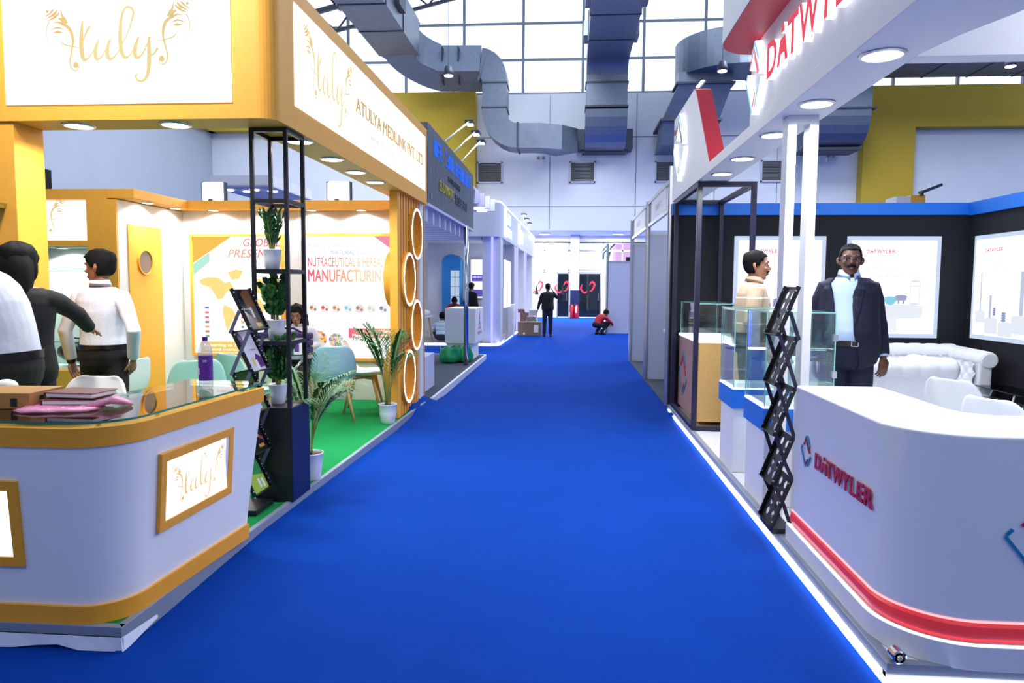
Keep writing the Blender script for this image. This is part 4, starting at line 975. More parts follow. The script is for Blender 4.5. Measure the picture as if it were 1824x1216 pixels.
def build_orange_furniture():
    # shelf tower
    x0, x1, y0, y1 = -2.14, -1.905, 4.72, 5.02
    t = thing('shelf_tower', 'tall black steel shelf tower on a dark cabinet at the stand corner', 'shelf', (-2.02, 4.87, 0.1))
    for x in (x0, x1):
        for y in (y0, y1): MB().box(x - .013, x + .013, y - .013, y + .013, 0.76, 2.648).build('post', 'black_rough', t, bevel=0.002)
    for z in (2.62, 2.15, 1.68, 1.19):
        f = MB(); f.box(x0, x1, y0 - .012, y0 + .012, z, z + 0.028); f.box(x0, x1, y1 - .012, y1 + .012, z, z + 0.028); f.box(x0 - .012, x0 + .012, y0, y1, z, z + 0.028); f.box(x1 - .012, x1 + .012, y0, y1, z, z + 0.028)
        fo = f.build('shelf_frame', 'black_rough', t)
        if z < 2.0: MB().box(x0 + .012, x1 - .012, y0 + .012, y1 - .012, z + 0.018, z + 0.026).build('shelf_board', 'black', fo)
    MB().box(x0 - .015, x1 + .012, y0 - .015, y1 + .015, 0.1, 0.76).build('cabinet', 'black', t, bevel=0.003)
    MB().box(x1 + .012, x1 + .018, y0 - .012, y1 + .012, 0.1, 0.755).build('side_panel', 'navy_panel', t)
    zz_plant('spiky green plant in a white pot on the top shelf of the black tower', -2.075, 4.87, 1.706, 0.26, 11, True, 'plants in the black tower')
    zz_plant('round-leaved green plant in a white pot on the middle shelf of the black tower', -2.055, 4.87, 1.216, 0.30, 22, False, 'plants in the black tower')
    zz_plant('dense green plant in a white pot on the cabinet of the black tower', -2.05, 4.87, 0.76, 0.33, 33, False, 'plants in the black tower')
    # literature rack with brochures
    t = thing('literature_rack', 'black zig-zag brochure rack with grey arms and leaflets beside the orange counter', 'rack', (-2.08, 4.53, 0.1))
    zbs = (1.30, 1.03, 0.76, 0.49, 0.22)
    inf = rack_frame(t, -2.16, -2.03, 4.40, 4.655, zbs, 0.27, 'grey_bar', 'black', False, 0.02)
    covers = [('black and copper brochure in the topmost rack tray', (22, 20, 26), [((120, 78, 52), [(0.45, 0.0), (1, 0), (1, 1), (0.6, 1), (0.35, 0.9)]), ((30, 26, 30), [(0.62, 0), (1, 0), (1, 0.55), (0.78, 0.6)]), ((206, 214, 224), [(0.52, 0.3), (0.64, 0.3), (0.64, 0.52), (0.58, 0.58), (0.52, 0.52)]), ((214, 166, 60), [(0.5, 0.06), (0.86, 0.06), (0.86, 0.16), (0.5, 0.16)]), ((230, 230, 230), 'Products|0.1|0.5|0.05|0.4')]),
              ('white and purple products brochure in the second rack tray', (214, 214, 236), [((96, 52, 124), [(0, 0.7), (0.25, 0.62), (0.35, 0.85), (0.2, 1), (0, 1)]), ((96, 52, 124), [(0.55, 0.05), (1, 0.08), (1, 0.3), (0.7, 0.42), (0.5, 0.25)]), ((226, 196, 110), [(0.3, 0.12), (0.44, 0.12), (0.44, 0.34), (0.3, 0.34)]), ((240, 240, 244), [(0.46, 0.02), (0.62, 0.02), (0.62, 0.26), (0.46, 0.26)]), ((40, 40, 60), 'Products|0.42|0.5|0.05|0.42')]),
              ('green grass brochure in the third rack tray', (70, 110, 56), [((150, 180, 70), [(0, 0.3), (1, 0.2), (1, 0.55), (0, 0.7)]), ((220, 226, 236), [(0.25, 0.1), (0.4, 0.1), (0.42, 0.6), (0.3, 0.6)]), ((206, 210, 220), [(0.55, 0.05), (0.7, 0.05), (0.7, 0.45), (0.55, 0.45)])]),
              ('dark brochure with copper ribbon in the fourth rack tray', (30, 26, 34), [((130, 84, 58), [(0.3, 0.95), (0.45, 1), (0.75, 0.4), (0.95, 0.3), (0.95, 0.2), (0.6, 0.35)]), ((196, 190, 200), [(0.6, 0.34), (0.74, 0.34), (0.74, 0.58), (0.6, 0.58)]), ((206, 150, 70), [(0.5, 0.08), (0.85, 0.08), (0.85, 0.16), (0.5, 0.16)])]),
              ('bright green brochure with runners in the lowest rack tray', (64, 150, 84), [((166, 196, 80), [(0, 0.0), (1, 0), (1, 0.35), (0, 0.5)]), ((40, 96, 60), [(0, 0.75), (1, 0.7), (1, 1), (0, 1)]), ((232, 236, 240), [(0.3, 0.5), (0.48, 0.55), (0.42, 0.85), (0.3, 0.8)]), ((226, 230, 236), [(0.5, 0.08), (0.62, 0.08), (0.62, 0.3), (0.5, 0.3)]), ((236, 238, 240), [(0.72, 0.05), (0.85, 0.05), (0.85, 0.28), (0.72, 0.28)])])]
    for (o, u, v, n, W_, L), (lb, bs, art) in zip(inf, covers):
        brochure('brochure', lb, o + u * 0.022 + v * 0.008 + n * 0.002, u, v, n, W_ - 0.044, L - 0.02, bs, art, 'brochures in the rack by the orange counter')
    # palms
    palm('areca palm in a white pot beside the black tower at the platform edge', -1.985, 5.3, 0.098, 0.78, 11, 4, 'palms on the orange stand')
    palm('areca palm in a white pot in front of the ringed orange panel', -1.97, 7.62, 0.098, 0.98, 11, 9, 'palms on the orange stand', side=-0.5)
    # chairs
    shell_chair('side_chair', 'pale blue shell chair with beech legs seen from behind beside the palm', (-2.62, 7.75, 0.098), math.radians(200), 'pale_blue_plastic', 'pale_blue_plastic', group='shell chairs of the orange stand')
    shell_chair('side_chair', 'white shell chair with mint cushion near the ringed panel', (-2.46, 8.35, 0.098), math.radians(100), 'white_plastic', 'mint', group='shell chairs of the orange stand')
    shell_chair('side_chair', 'mint shell chair behind the water bottle', (-3.36, 6.15, 0.098), math.radians(215), 'mint', 'mint', group='shell chairs of the orange stand')
    shell_chair('side_chair', 'mint shell chair between the world map poster and the brochure rack', (-3.15, 6.75, 0.098), math.radians(150), 'mint', 'mint', group='shell chairs of the orange stand')
    shell_chair('side_chair', 'white shell chair between the counter and the man in black trousers', (-3.33, 4.58, 0.098), math.radians(4), 'white_plastic', 'white_plastic', group='shell chairs of the orange stand')
    shell_chair('side_chair', 'white shell chair with mint underside beside the orange door', (-4.05, 6.05, 0.098), math.radians(262), 'white_plastic', 'mint', group='shell chairs of the orange stand')
    # glass table
    t = thing('meeting_table', 'round glass table on crossed chrome legs under the purple bag', 'table', (-3.2, 7.7, 0.098))
    MB().lathe([(0.45, 0.75), (0.45, 0.762)], n=40).build('glass_top', 'table_glass', t, local=True)
    for a in range(3):
        c, s_ = math.cos(a * 2.09 + .5), math.sin(a * 2.09 + .5); MB().tube([(c * 0.32, s_ * 0.32, 0.75), (-c * 0.36, -s_ * 0.36, 0.012)], 0.016).build('leg', 'chrome', t, local=True, smooth=True)
    t = thing('tote_bag', 'dark purple quilted bag standing on the glass table', 'bag', (-3.08, 7.52, 0.862))
    for k in range(3): MB().box(-0.30, 0.30, -0.07, 0.07, 0.003 + k * 0.075, 0.073 + k * 0.075).build('panel', 'purple_cloth', t, bevel=0.02, local=True)
    MB().box(0.10, 0.14, -0.08, 0.08, 0.0, 0.24).build('strap', 'grey_bar', t, local=True); MB().tube([(-.2, 0, .22), (-.1, 0, .27), (.1, 0, .27), (.2, 0, .22)], 0.012).build('handle', 'purple_cloth', t, local=True, smooth=True)
    t = thing('product_box', 'small white and purple carton leaning on the purple bag', 'box', (-2.88, 7.38, 0.862)); MB().box(-.035, .035, -.03, .03, 0, .15).build('carton', 'paper', t, local=True); MB().box(-.025, .025, -.032, -.03, .03, .12).build('label', 'purple', t, local=True)
    # things on the counter
    z = 1.0112
    t = thing('carton_box', 'orange-brown carton on the glass counter', 'box', (-2.66, 3.2, z), math.radians(4))
    MB().box(-0.42, 0.14, -0.09, 0.16, 0, 0.075).build('body', 'carton', t, bevel=0.003, local=True)
    b = MB(); b.box(0.142, 0.1435, -0.02, 0.02, 0.015, 0.055); b.box(0.05, 0.08, -0.0915, -0.09, 0.01, 0.05); b.build('print', 'black', t, local=True)
    b = MB(); b.marks((-0.12, -0.0905, 0.02), (1, 0, 0), (0, 0, 1), 0.018, .09, 3); b.build('print_marks', 'black', t, local=True, normals=False)
    for i, (lb, xx, yy, zz, rz) in enumerate((('maroon notebook lying under another on the pink wrap', -2.36, 3.24, z + 0.016, 8), ('maroon notebook on top of the pair beside the carton', -2.355, 3.26, z + 0.046, -3))):
        t = thing('notebook', lb, 'notebook', (xx, yy, zz), math.radians(rz), 'maroon notebooks')
        c = MB(); c.box(-.125, .125, -.09, .09, 0, .004); c.box(-.125, .125, -.09, .09, .022, .026); c.box(-.129, -.122, -.09, .09, 0, .026); c.build('cover', 'maroon', t, bevel=0.002, local=True)
        MB().box(-.12, .118, -.085, .085, .004, .022).build('pages', 'paper', t, local=True)
    random.seed(2); b = MB(); rings = []
    for s_, zz in ((1.0, 0.0), (1.02, 0.006), (0.9, 0.013), (0.5, 0.0155)):
        rings.append([V((0.17 * s_ * math.cos(a) * (1 + .18 * abs(math.sin(2 * a))) + .004 * math.sin(7 * a), 0.10 * s_ * math.sin(a) * (1 + .18 * abs(math.sin(2 * a))), zz + .002 * math.sin(9 * a))) for a in [2 * PI * k / 48 for k in range(48)]])
    b.loft(rings); b.loft([[V((x, y, z_)) for x, y, z_ in r] for r in ([(0.12, -0.03, 0.002), (0.12, 0.07, 0.002), (0.12, 0.07, 0.02), (0.12, -0.03, 0.02)], [(0.22, 0.0, 0.02), (0.21, 0.11, 0.01), (0.21, 0.11, 0.045), (0.22, 0.0, 0.05)], [(0.3, 0.05, 0.002), (0.26, 0.14, 0.002), (0.26, 0.14, 0.012), (0.3, 0.05, 0.012)])])
    o = b.build('bubble_wrap', mat('pink_plastic_film', (236, 150, 190), 0.18, noise=0.25, scale=26, bump=0.6, bscale=60), None, smooth=True); o.location = (-2.32, 3.16, z); o.rotation_euler = (0, 0, 0.25); tag(o, 'pink plastic wrap lying under the notebooks', 'wrap'); XF[o.name] = M.Translation(o.location)
    t = thing('water_bottle', 'clear water bottle with purple label and cap on the glass counter', 'bottle', (-2.045, 3.86, z))
    MB().lathe([(0.033, 0), (0.037, 0.006), (0.038, 0.05), (0.038, 0.20), (0.036, 0.225), (0.025, 0.258), (0.013, 0.272), (0.013, 0.28)], n=24).build('body', glass('pet_plastic', (0.93, 0.95, 0.98), 0.05, 0.05, milk=0.34), t, local=True, smooth=True)
    MB().lathe([(0.0385, 0.05), (0.0385, 0.19)], n=24, cap=False).build('label', 'purple', t, local=True, smooth=True); MB().lathe([(0.015, 0.272), (0.015, 0.295)], n=18).build('cap', 'purple', t, local=True)
    b = MB(); b.marks((0.006, -0.0395, 0.155), (1, .1, 0), (0, 0, 1), 0.012, 0.026, 4); b.box(-0.032, -0.018, -0.0345, -0.030, 0.085, 0.12); b.build('print', 'paper', t, local=True, normals=False)
    t = thing('tissue_pack', 'small white and blue tissue pack behind the carton', 'pack', (-3.03, 3.6, z)); MB().ball((0, 0, 0.035), (0.06, 0.045, 0.036)).build('wrapper', 'paper', t, local=True, smooth=True); MB().box(-.03, .03, -.047, -.04, .02, .045).build('print', 'sky_blue', t, local=True)
build_orange_stand(); build_orange_furniture()

# ------------------------------------------------------------------ white and black stand on the other side of the aisle
def wordmark(b, o, u, v, h, w, depth=0.0):
    """the stand's block-letter name; its second letter has a detached tip"""
    o, u, v = V(o), V(u).normalized(), V(v).normalized()
    for ch, x0, x1 in (('D', 0.0, 0.115), ('T', 0.235, 0.345), ('W', 0.35, 0.53), ('Y', 0.525, 0.645), ('L', 0.66, 0.745), ('E', 0.77, 0.865), ('R', 0.885, 1.0)):
        b.text(ch, o + u * (x0 * w), u, v, h, (x1 - x0) * w, depth, 0.022)
    fr = (o, u, v, u.cross(v)); A = lambda x, y: ((0.125 + x * 0.12) * w, y * h)
    for poly in ([A(0, 0), A(.24, 0), A(.33, .26), A(.67, .26), A(.76, 0), A(1, 0), A(.74, .7), A(.26, .7)], [A(.36, .84), A(.64, .84), A(.58, 1.08), A(.42, 1.08)]):
        if depth: b.prism(poly, 0, depth, fr)
        else: b._poly([o + u * p[0] + v * p[1] for p in poly])
def emblem(parent, fr, r, depth, teal='teal_letter', red='red_letter', k=1.0):
    """diamond emblem of teal and crimson bars"""
    def bars(segs, m, nm):
        b = MB()
        for (x0, y0), (x1, y1), w_ in segs: b.ribbon([(x0 * r * k, y0 * r), (x1 * r * k, y1 * r)], [w_ * r, w_ * r], fr, smooth=False, depth=depth)
        b.build(nm, m, parent)
    bars([((-.30, .66), (.02, 1.0), .12), ((.02, 1.0), (.55, .40), .10), ((-.95, .10), (-.80, .26), .09), ((-.98, .06), (-.12, -.98), .08), ((.18, -.86), (.78, -.16), .11)], teal, 'emblem_teal')
    bars([((-.55, .36), (-.08, .84), .09), ((-.06, .84), (.62, .02), .09), ((.0, .62), (.5, .02), .06), ((-.08, -.82), (.22, -.46), .1)], red, 'emblem_red')

def right_path(off, yend=4.27):
    return [(1.335 - off, yend)] + arc(1.645, 3.175, 0.31 + off, 180, 270, 40) + [(3.4, 2.865 - off)]
def build_white_stand():
    # platform with LED edge
    t = thing('stand_platform', 'low white platform of the white stand with glowing LED edge', 'platform', (3, 6, 0))
    MB().box(1.335, 4.95, 2.90, 9.3, 0.0, 0.098).build('deck', 'white_gloss', t)
    e = MB(); e.prism([(1.29, 2.862), (1.335, 2.905), (1.335, 9.3), (1.29, 9.3)], 0.062, 0.105); e.prism([(1.29, 2.862), (4.95, 2.862), (4.95, 2.905), (1.335, 2.905)], 0.062, 0.105); e.build('edge_trim', 'step_trim', t, bevel=0.002)
    e = MB(); e.prism([(1.276, 2.848), (1.29, 2.862), (1.29, 9.25), (1.276, 9.25)], 0.022, 0.042); e.prism([(1.276, 2.848), (4.95, 2.848), (4.95, 2.862), (1.29, 2.862)], 0.022, 0.042); e.build('led_strip', 'led', t)
    e = MB(); e.box(1.29, 1.335, 2.87, 9.3, 0, 0.062); e.box(1.29, 4.95, 2.862, 2.9, 0, 0.062); e.build('riser', 'white', t)
    t = thing('tape_roll', 'small crumpled roll of clear tape at the platform corner', 'tape', (1.335, 2.885, 0.105)); MB().lathe([(0.022, -0.03), (0.028, -0.026), (0.028, 0.022), (0.02, 0.026), (0.012, 0.026), (0.012, -0.03)], (0, 0, 0.028), 16, axis='y', cap=False).build('roll', 'chrome', t, local=True)
    # reception counter
    t = thing('reception_counter', 'white rounded reception counter with glowing red band and crimson lettering', 'counter', (2.2, 3.2, 0.1))
    inn = [(3.4, 3.36), (1.93, 3.36), (1.84, 3.42), (1.81, 3.52), (1.81, 4.27)]
    MB().prism(right_path(0) + inn, 0.29, 1.035).build('body', 'white_gloss', t, bevel=0.012, seg=3)
    MB().wall(right_path(0.022, 4.30), 0.1, 0.198, 0.04).build('plinth', 'white', t, bevel=0.002)
    r = MB()
    for i in range(5):
        pass
    prof = [(-0.012, 0.202), (0.004, 0.222), (0.01, 0.245), (0.004, 0.270), (-0.012, 0.292)]
    rows = [[V((p[0], p[1], z)) for p in right_path(o_)] for o_, z in prof]
    for a, c in zip(rows, rows[1:]):
        for i in range(len(a) - 1): r.quad(a[i], a[i + 1], c[i + 1], c[i])
    m = mat('red_translucent_band', (224, 44, 58), 0.35, noise=0.08, scale=5); b_ = m.node_tree.nodes['Principled BSDF']; b_.inputs['Emission Color'].default_value = lin(235, 60, 72); b_.inputs['Emission Strength'].default_value = 0.18
    r.build('light_band', m, t, smooth=True)
    MB().wall(right_path(0.016, 4.29), 0.196, 0.203, 0.012).build('led_line', 'led_soft', t)
    MB().wall(right_path(0.004, 4.27), 0.288, 0.2925, 0.01).build('led_line', emat('pink_led', (255, 170, 175), 1.3), t)
    MB().prism([(1.36, 4.23), (1.79, 4.23), (1.79, 4.27), (1.36, 4.27)], 0.1, 0.3).build('end_plinth', 'white', t)
    b = MB(); wordmark(b, (1.328, 3.875, 0.645), (0, -1, 0), (0, 0, 1), 0.082, 0.725, 0.007); b.build('lettering', 'red_letter', t)
    emblem(t, FXR(1.331, 4.03, 0.695), 0.088, 0.006)
    emblem(t, FY(1.845, 2.861, 0.635), 0.14, 0.006)
    # fascia: soffit, letter board, cap, second board
    t = thing('fascia_sign', 'white overhead fascia with glowing letter boards, red accents and a row of downlights', 'sign', (1.45, 6, 2.69))
    MB().box(1.295, 1.61, 2.5, 9.32, 2.69, 2.78).build('soffit', 'white', t, bevel=0.003)
    bd = MB().prism([(2.5, 2.78), (5.43, 2.78), (5.43, 3.32), (2.5, 3.32)], 0, 0.26, (V((1.297, 0, 0)), V((0, 1, 0)), V((0, 0, 1)), V((1, 0, 0)))).build('letter_board', 'white', t)
    cap = arc(1.32, 5.28, 0.26, 90, 180, 8) + [(1.06, 2.4), (1.6, 2.4), (1.6, 5.54)]
    MB().prism(cap, 3.326, 3.75).build('cap_board', 'white', t)
    MB().prism([(p[0] + 0.004 if p[0] < 1.2 else p[0], p[1] - 0.003) for p in cap], 3.318, 3.325).build('cap_underside', 'red', t)
    fx = (V((1.297, 0, 0)), V((0, 1, 0)), V((0, 0, 1)), V((1, 0, 0)))
    MB().prism([(6.92, 2.78), (7.72, 3.60), (7.78, 3.66), (7.9, 3.70), (9.32, 3.70), (9.32, 2.78)], 0, 0.15, fx).build('sign_board', 'white', t)
    MB().prism([(6.905, 2.77), (7.71, 3.605), (7.775, 3.672), (7.9, 3.712), (8.0, 3.712), (8.0, 3.703), (7.9, 3.703), (7.78, 3.662), (7.72, 3.598), (6.925, 2.77)], -0.001, 0.155, fx).build('red_edge', 'red', t)
    halo = emat('letter_halo', (238, 240, 255), 1.6)
    b = MB(); wordmark(b, (1.297, 4.83, 2.945), (0, -1, 0), (0, 0, 1), 0.215, 1.82, 0.045); b.build('letter_body', halo, bd)
    b = MB(); wordmark(b, (1.2505, 4.83, 2.945), (0, -1, 0), (0, 0, 1), 0.215, 1.82); b.build('letter_face', emat('lit_crimson', (240, 84, 104), 1.0), bd, normals=False)
    emblem(bd, FXR(1.296, 5.14, 3.04), 0.24, 0.05, halo, halo, 0.9); emblem(bd, FXR(1.245, 5.14, 3.04), 0.235, 0.002, emat('lit_cyan', (150, 216, 250), 1.0), emat('lit_pink', (244, 130, 150), 1.0), 0.9)
    emblem(t, FXR(1.296, 8.55, 3.22), 0.37, 0.05, halo, halo, 1.2); emblem(t, FXR(1.245, 8.55, 3.22), 0.36, 0.002, emat('lit_cyan', (170, 224, 250), 1.0), 'black', 1.2)
    b = MB(); wordmark(b, (1.292, 9.25, 3.50), (0, -1, 0), (0, 0, 1), 0.06, 0.8, 0.004); b.build('small_lettering', 'red_letter', t)
    MB().box(1.61, 5.0, 3.58, 3.69, 2.69, 3.75).build('cross_beam', 'white', t, bevel=0.002)
    pts = [(1.612, 3.58), (1.66, 3.3), (1.75, 3.05), (1.80, 2.8), (1.78, 2.5)]
    MB().prism([(1.605, 3.58)] + pts[1:] + [(1.605, 2.5)], 2.69, 2.74).build('soffit_curve', 'white', t, bevel=0.003)
    for i, (y, lb) in enumerate(((3.54, 'largest round downlight in the white soffit, nearest the viewer'), (4.43, 'round downlight in the white soffit right above the portal post'), (5.30, 'round downlight in the white soffit just past the portal post'), (6.24, 'second smallest round downlight in the white soffit'), (7.05, 'smallest round downlight in the white soffit, above the black frame'))):
        downlight(1.44, y, 2.69, 0.088, lb, 'downlights in the white soffit', 15, 165, (0.95, 0.97, 1.0))
    t = thing('spot_lamp', 'small clamped lamp on top of the slanted red-edged sign board', 'lamp', (1.36, 7.9, 3.71)); MB().bar((1.33, 7.86, 3.712), (1.40, 7.94, 3.80), 0.05, 0.02).build('head', 'alu', t); MB().bar((1.325, 7.85, 3.716), (1.39, 7.925, 3.80), 0.035, 0.012).build('lens', 'lamp', t)
    # portal post
    t = thing('portal_post', 'slim white portal of two posts joined at the top under the fascia', 'post', (1.45, 4.78, 0.1))
    for x in (1.365, 1.50): MB().box(x, x + 0.055, 4.72, 4.84, 0.1, 2.64).build('post', 'white', t, bevel=0.003)
    MB().box(1.365, 1.555, 4.72, 4.84, 2.635, 2.69).build('lintel', 'white', t, bevel=0.003)
    # black open frame
    t = thing('tube_enclosure', 'open cube frame of dark steel tube around the wooden showcase counter', 'frame', (1.6, 8.3, 0.1))
    for x in (1.30, 1.845):
        for y in (7.53, 9.10): MB().box(x, x + 0.05, y, y + 0.05, 0.1, 2.685).build('post', 'purple_black', t, bevel=0.002)
    for z in (0.1, 2.635):
        for y in (7.53, 9.10): MB().box(1.35, 1.845, y, y + .05, z, z + .05).build('rail', 'purple_black', t)
        for x in (1.30, 1.845): MB().box(x, x + .05, 7.58, 9.10, z, z + .05).build('rail', 'purple_black', t)
    # wooden counter with glass case
    t = thing('display_counter', 'oak display counter with emblem and a flat glass case on top inside the black frame', 'counter', (1.62, 8.4, 0.15))
    MB().box(1.40, 1.84, 7.80, 9.09, 0.15, 1.01).build('carcass', 'oak', t, bevel=0.003)
    MB().box(1.39, 1.40, 7.80, 9.09, 0.15, 1.01).build('front_panel', 'tan_board', t)
    MB().box(1.385, 1.845, 7.79, 9.10, 1.01, 1.035).build('lit_rim', 'led_soft', t)
    emblem(t, FXR(1.389, 8.72, 0.56), 0.26, 0.006, k=1.25)
    def case(parent, x0, x1, y0, y1, z0, z1, th=0.008):
        for nm, bx in (('glass_side', (x0, x1, y0, y0 + th, z0, z1)), ('glass_side', (x0, x1, y1 - th, y1, z0, z1)), ('glass_side', (x0, x0 + th, y0 + th, y1 - th, z0, z1)), ('glass_side', (x1 - th, x1, y0 + th, y1 - th, z0, z1)), ('glass_lid', (x0, x1, y0, y1, z1, z1 + th))):
            MB().box(*bx).build(nm, 'glass', parent)
        e = MB(); w_ = 0.0035
        for x in (x0, x1):
            for y in (y0, y1): e.box(x - w_, x + w_, y - w_, y + w_, z0, z1 + th)
        for z in (z1 + th / 2,):
            e.box(x0, x1, y0 - w_ * .6, y0 + w_ * .6, z - w_, z + w_); e.box(x0, x1, y1 - w_ * .6, y1 + w_ * .6, z - w_, z + w_); e.box(x0 - w_ * .6, x0 + w_ * .6, y0, y1, z - w_, z + w_); e.box(x1 - w_ * .6, x1 + w_ * .6, y0, y1, z - w_, z + w_)
        e.build('glass_edges', 'case_edge', parent)
    case(t, 1.40, 1.835, 7.84, 9.06, 1.035, 1.425)
    def pedestal(label, y0, y1):
        t = thing('showcase', label, 'showcase', (1.56, (y0 + y1) / 2, 0.1), group='glass showcases on pedestals')
        MB().box(1.345, 1.775, y0 + .02, y1 - .02, 0.1, 0.63).build('pedestal', 'white', t, bevel=0.002)
        MB().box(1.325, 1.795, y0, y1, 0.63, 0.785).build('blue_band', 'sky_blue', t, bevel=0.002)
        MB().box(1.33, 1.79, y0 + .005, y1 - .005, 0.785, 0.797).build('lit_rim', 'led_soft', t)
        MB().box(1.345, 1.775, y0 + .02, y1 - .02, 0.797, 0.80).build('base_plate', 'white_gloss', t)
        case(t, 1.335, 1.785, y0 + .01, y1 - .01, 0.797, 1.435)
        for z in (1.0, 1.25): MB().box(1.77, 1.80, y0 - .0, y0 + .03, z, z + .045).build('hinge', 'alu', t)
        MB().box(1.345, 1.775, y1 - .2, y1 - .02, 1.08, 1.087).build('glass_shelf', 'table_glass', t)
    pedestal('glass showcase on a blue-banded white pedestal next to the wooden counter', 5.84, 6.36)
    pedestal('glass showcase on a blue-banded white pedestal behind the portal post', 4.92, 5.46)
    # literature rack
    t = thing('literature_rack', 'empty black zig-zag brochure rack with punched trays beside the white counter', 'rack', (1.36, 4.5, 0.1))
    zs = (1.31, 1.005, 0.70, 0.395, 0.14)
    rack_frame(t, 1.375, 1.262, 4.385, 4.645, zs, 0.30, 'purple_black', 'black', True, 0.005)
    # black back walls with blue header
    t = thing('back_wall', 'black back wall of the white stand with bright blue header', 'wall', (3.1, 9.25, 0.1))
    MB().box(1.28, 4.95, 9.22, 9.3, 0.1, 2.655).build('board', 'black_wall', t); MB().box(1.28, 4.87, 9.18, 9.22, 2.51, 2.655).build('header', 'sky_blue', t, bevel=0.002)
    t = thing('side_wall', 'black side wall of the white stand with bright blue header', 'wall', (4.9, 6, 0.1))
    MB().box(4.87, 4.95, 3.7, 9.22, 0.1, 2.655).build('board', 'black_wall', t); MB().box(4.83, 4.87, 3.7, 9.18, 2.50, 2.655).build('header', 'sky_blue', t, bevel=0.002)
    bdr = emat('pale_blue_border', (206, 222, 250), 1.0); gr = emat('ink_pale_grey', (206, 214, 230), 1.0); pk = emat('ink_pink', (250, 90, 140), 1.0)
    def lightbox(label, fr, w_, h_):
        o, u, v, n = fr
        t = thing('poster', label, 'poster', tuple(o + u * (w_ / 2)), group='backlit posters of the white stand')
        MB().prism([(0, 0), (w_, 0), (w_, h_), (0, h_)], 0, 0.03, fr).build('frame', bdr, t, bevel=0.002)
        MB().prism([(.05, .05), (w_ - .05, .05), (w_ - .05, h_ - .05), (.05, h_ - .05)], 0.03, 0.033, fr).build('light_panel', 'lightbox_cool', t)
        fr2 = (o + n * 0.0345, u, v, n)
        b = MB(); wordmark(b, fr2[0] + u * (w_ * 0.205) + v * (h_ * 0.835), u, v, 0.042, w_ * 0.31); b.build('wordmark', pk, t, normals=False)
        emblem(t, (fr2[0] + u * (w_ * 0.15) + v * (h_ * 0.85), u, v, n), 0.042, 0.0005, emat('ink_sky', (214, 232, 248), 1.0), emat('ink_rose', (250, 214, 226), 1.0))
        return t, fr2
    def dr(t, fr, nm, polys, col):
        b = MB()
        for p in polys: b.prism(p, 0, 0.0006, fr)
        b.build(nm, emat('ink', col, 1.0), t)
    EL = lambda cx, cy, rx, ry, n=20: [(cx + rx * math.cos(2 * PI * k / n), cy + ry * math.sin(2 * PI * k / n)) for k in range(n)]
    # poster behind the man in the striped polo
    t, fr = lightbox('backlit poster behind the man in the striped polo shirt', (V((2.06, 9.22, 1.0)), V((1, 0, 0)), V((0, 0, 1)), V((0, -1, 0))), 1.11, 1.25)
    for a, z, w_, sd in ((.18, .93, .3, 1), (.18, .85, .5, 2), (.18, .77, .42, 3)): b = MB(); b.marks(fr[0] + fr[1] * a + fr[2] * z, fr[1], fr[2], .042, w_, sd, 0, .10); b.build('print_marks', gr, t, normals=False)
    dr(t, fr, 'plinth_print', [[(.1, .06), (1.0, .06), (1.0, .3), (.1, .3)], EL(.5, .3, .38, .05)], (236, 242, 252))
    dr(t, fr, 'plunger_print', [EL(.55, .46, .06, .02), [(.49, .36), (.61, .36), (.61, .45), (.49, .45)]], (150, 160, 196)); dr(t, fr, 'plunger_print', [EL(.68, .44, .05, .02), [(.63, .36), (.73, .36), (.73, .43), (.63, .43)]], (150, 220, 230))
    # poster beside the man in the suit
    t, fr = lightbox('backlit coated plungers poster beside the man in the navy suit', (V((3.43, 9.22, 1.0)), V((1, 0, 0)), V((0, 0, 1)), V((0, -1, 0))), 1.11, 1.25)
    for tx, a, z, hh in (('OmniFlex\u00ae', .13, .93, .046), ('Coated Plungers', .13, .84, .046), ('for Sensitive Drugs', .13, .75, .046)): b = MB(); b.text(tx, fr[0] + fr[1] * a + fr[2] * z, fr[1], fr[2], hh); b.build('lettering', gr, t, normals=False)
    b = MB(); b.marks(fr[0] + fr[1] * .46 + fr[2] * .63, fr[1], fr[2], .016, .26, 5, 0, .12); b.marks(fr[0] + fr[1] * .44 + fr[2] * .60, fr[1], fr[2], .016, .28, 6, 0, .12); b.build('print_marks', gr, t, normals=False)
    dr(t, fr, 'plinth_print', [[(.45, .27), (.92, .27), (.92, .38), (.45, .38)], EL(.685, .27, .235, .035), EL(.685, .38, .235, .035)], (238, 243, 252)); dr(t, fr, 'plinth_print', [[(.1, .07), (.62, .07), (.62, .28), (.1, .28)]], (244, 248, 254))
    dr(t, fr, 'plunger_print', [EL(.53, .49, .075, .022), [(.46, .44), (.60, .44), (.605, .485), (.455, .485)], EL(.53, .43, .055, .025)], (140, 214, 236)); dr(t, fr, 'plunger_print', [EL(.66, .51, .075, .022), [(.6, .46), (.72, .46), (.73, .5), (.59, .5)], [(.62, .42), (.64, .42), (.64, .46), (.62, .46)], [(.68, .42), (.70, .42), (.70, .46), (.68, .46)]], (170, 174, 210))
    dr(t, fr, 'vial_print', [[(.76, .42), (.77, .42), (.77, .70), (.76, .70)], [(.87, .42), (.88, .42), (.88, .70), (.87, .70)], EL(.82, .42, .06, .012), EL(.82, .70, .055, .014), EL(.82, .64, .055, .01)], (222, 234, 242))
    # poster on the side wall
    t, fr = lightbox('backlit injectables poster on the black side wall', (V((4.87, 9.03, 1.02)), V((0, -1, 0)), V((0, 0, 1)), V((-1, 0, 0))), 1.13, 1.22)
    for tx, a, z, hh in (('Delivering GLP-1', .13, .88, .046), ('Injectables with Confidence', .13, .80, .046)): b = MB(); b.text(tx, fr[0] + fr[1] * a + fr[2] * z, fr[1], fr[2], hh); b.build('lettering', gr, t, normals=False)
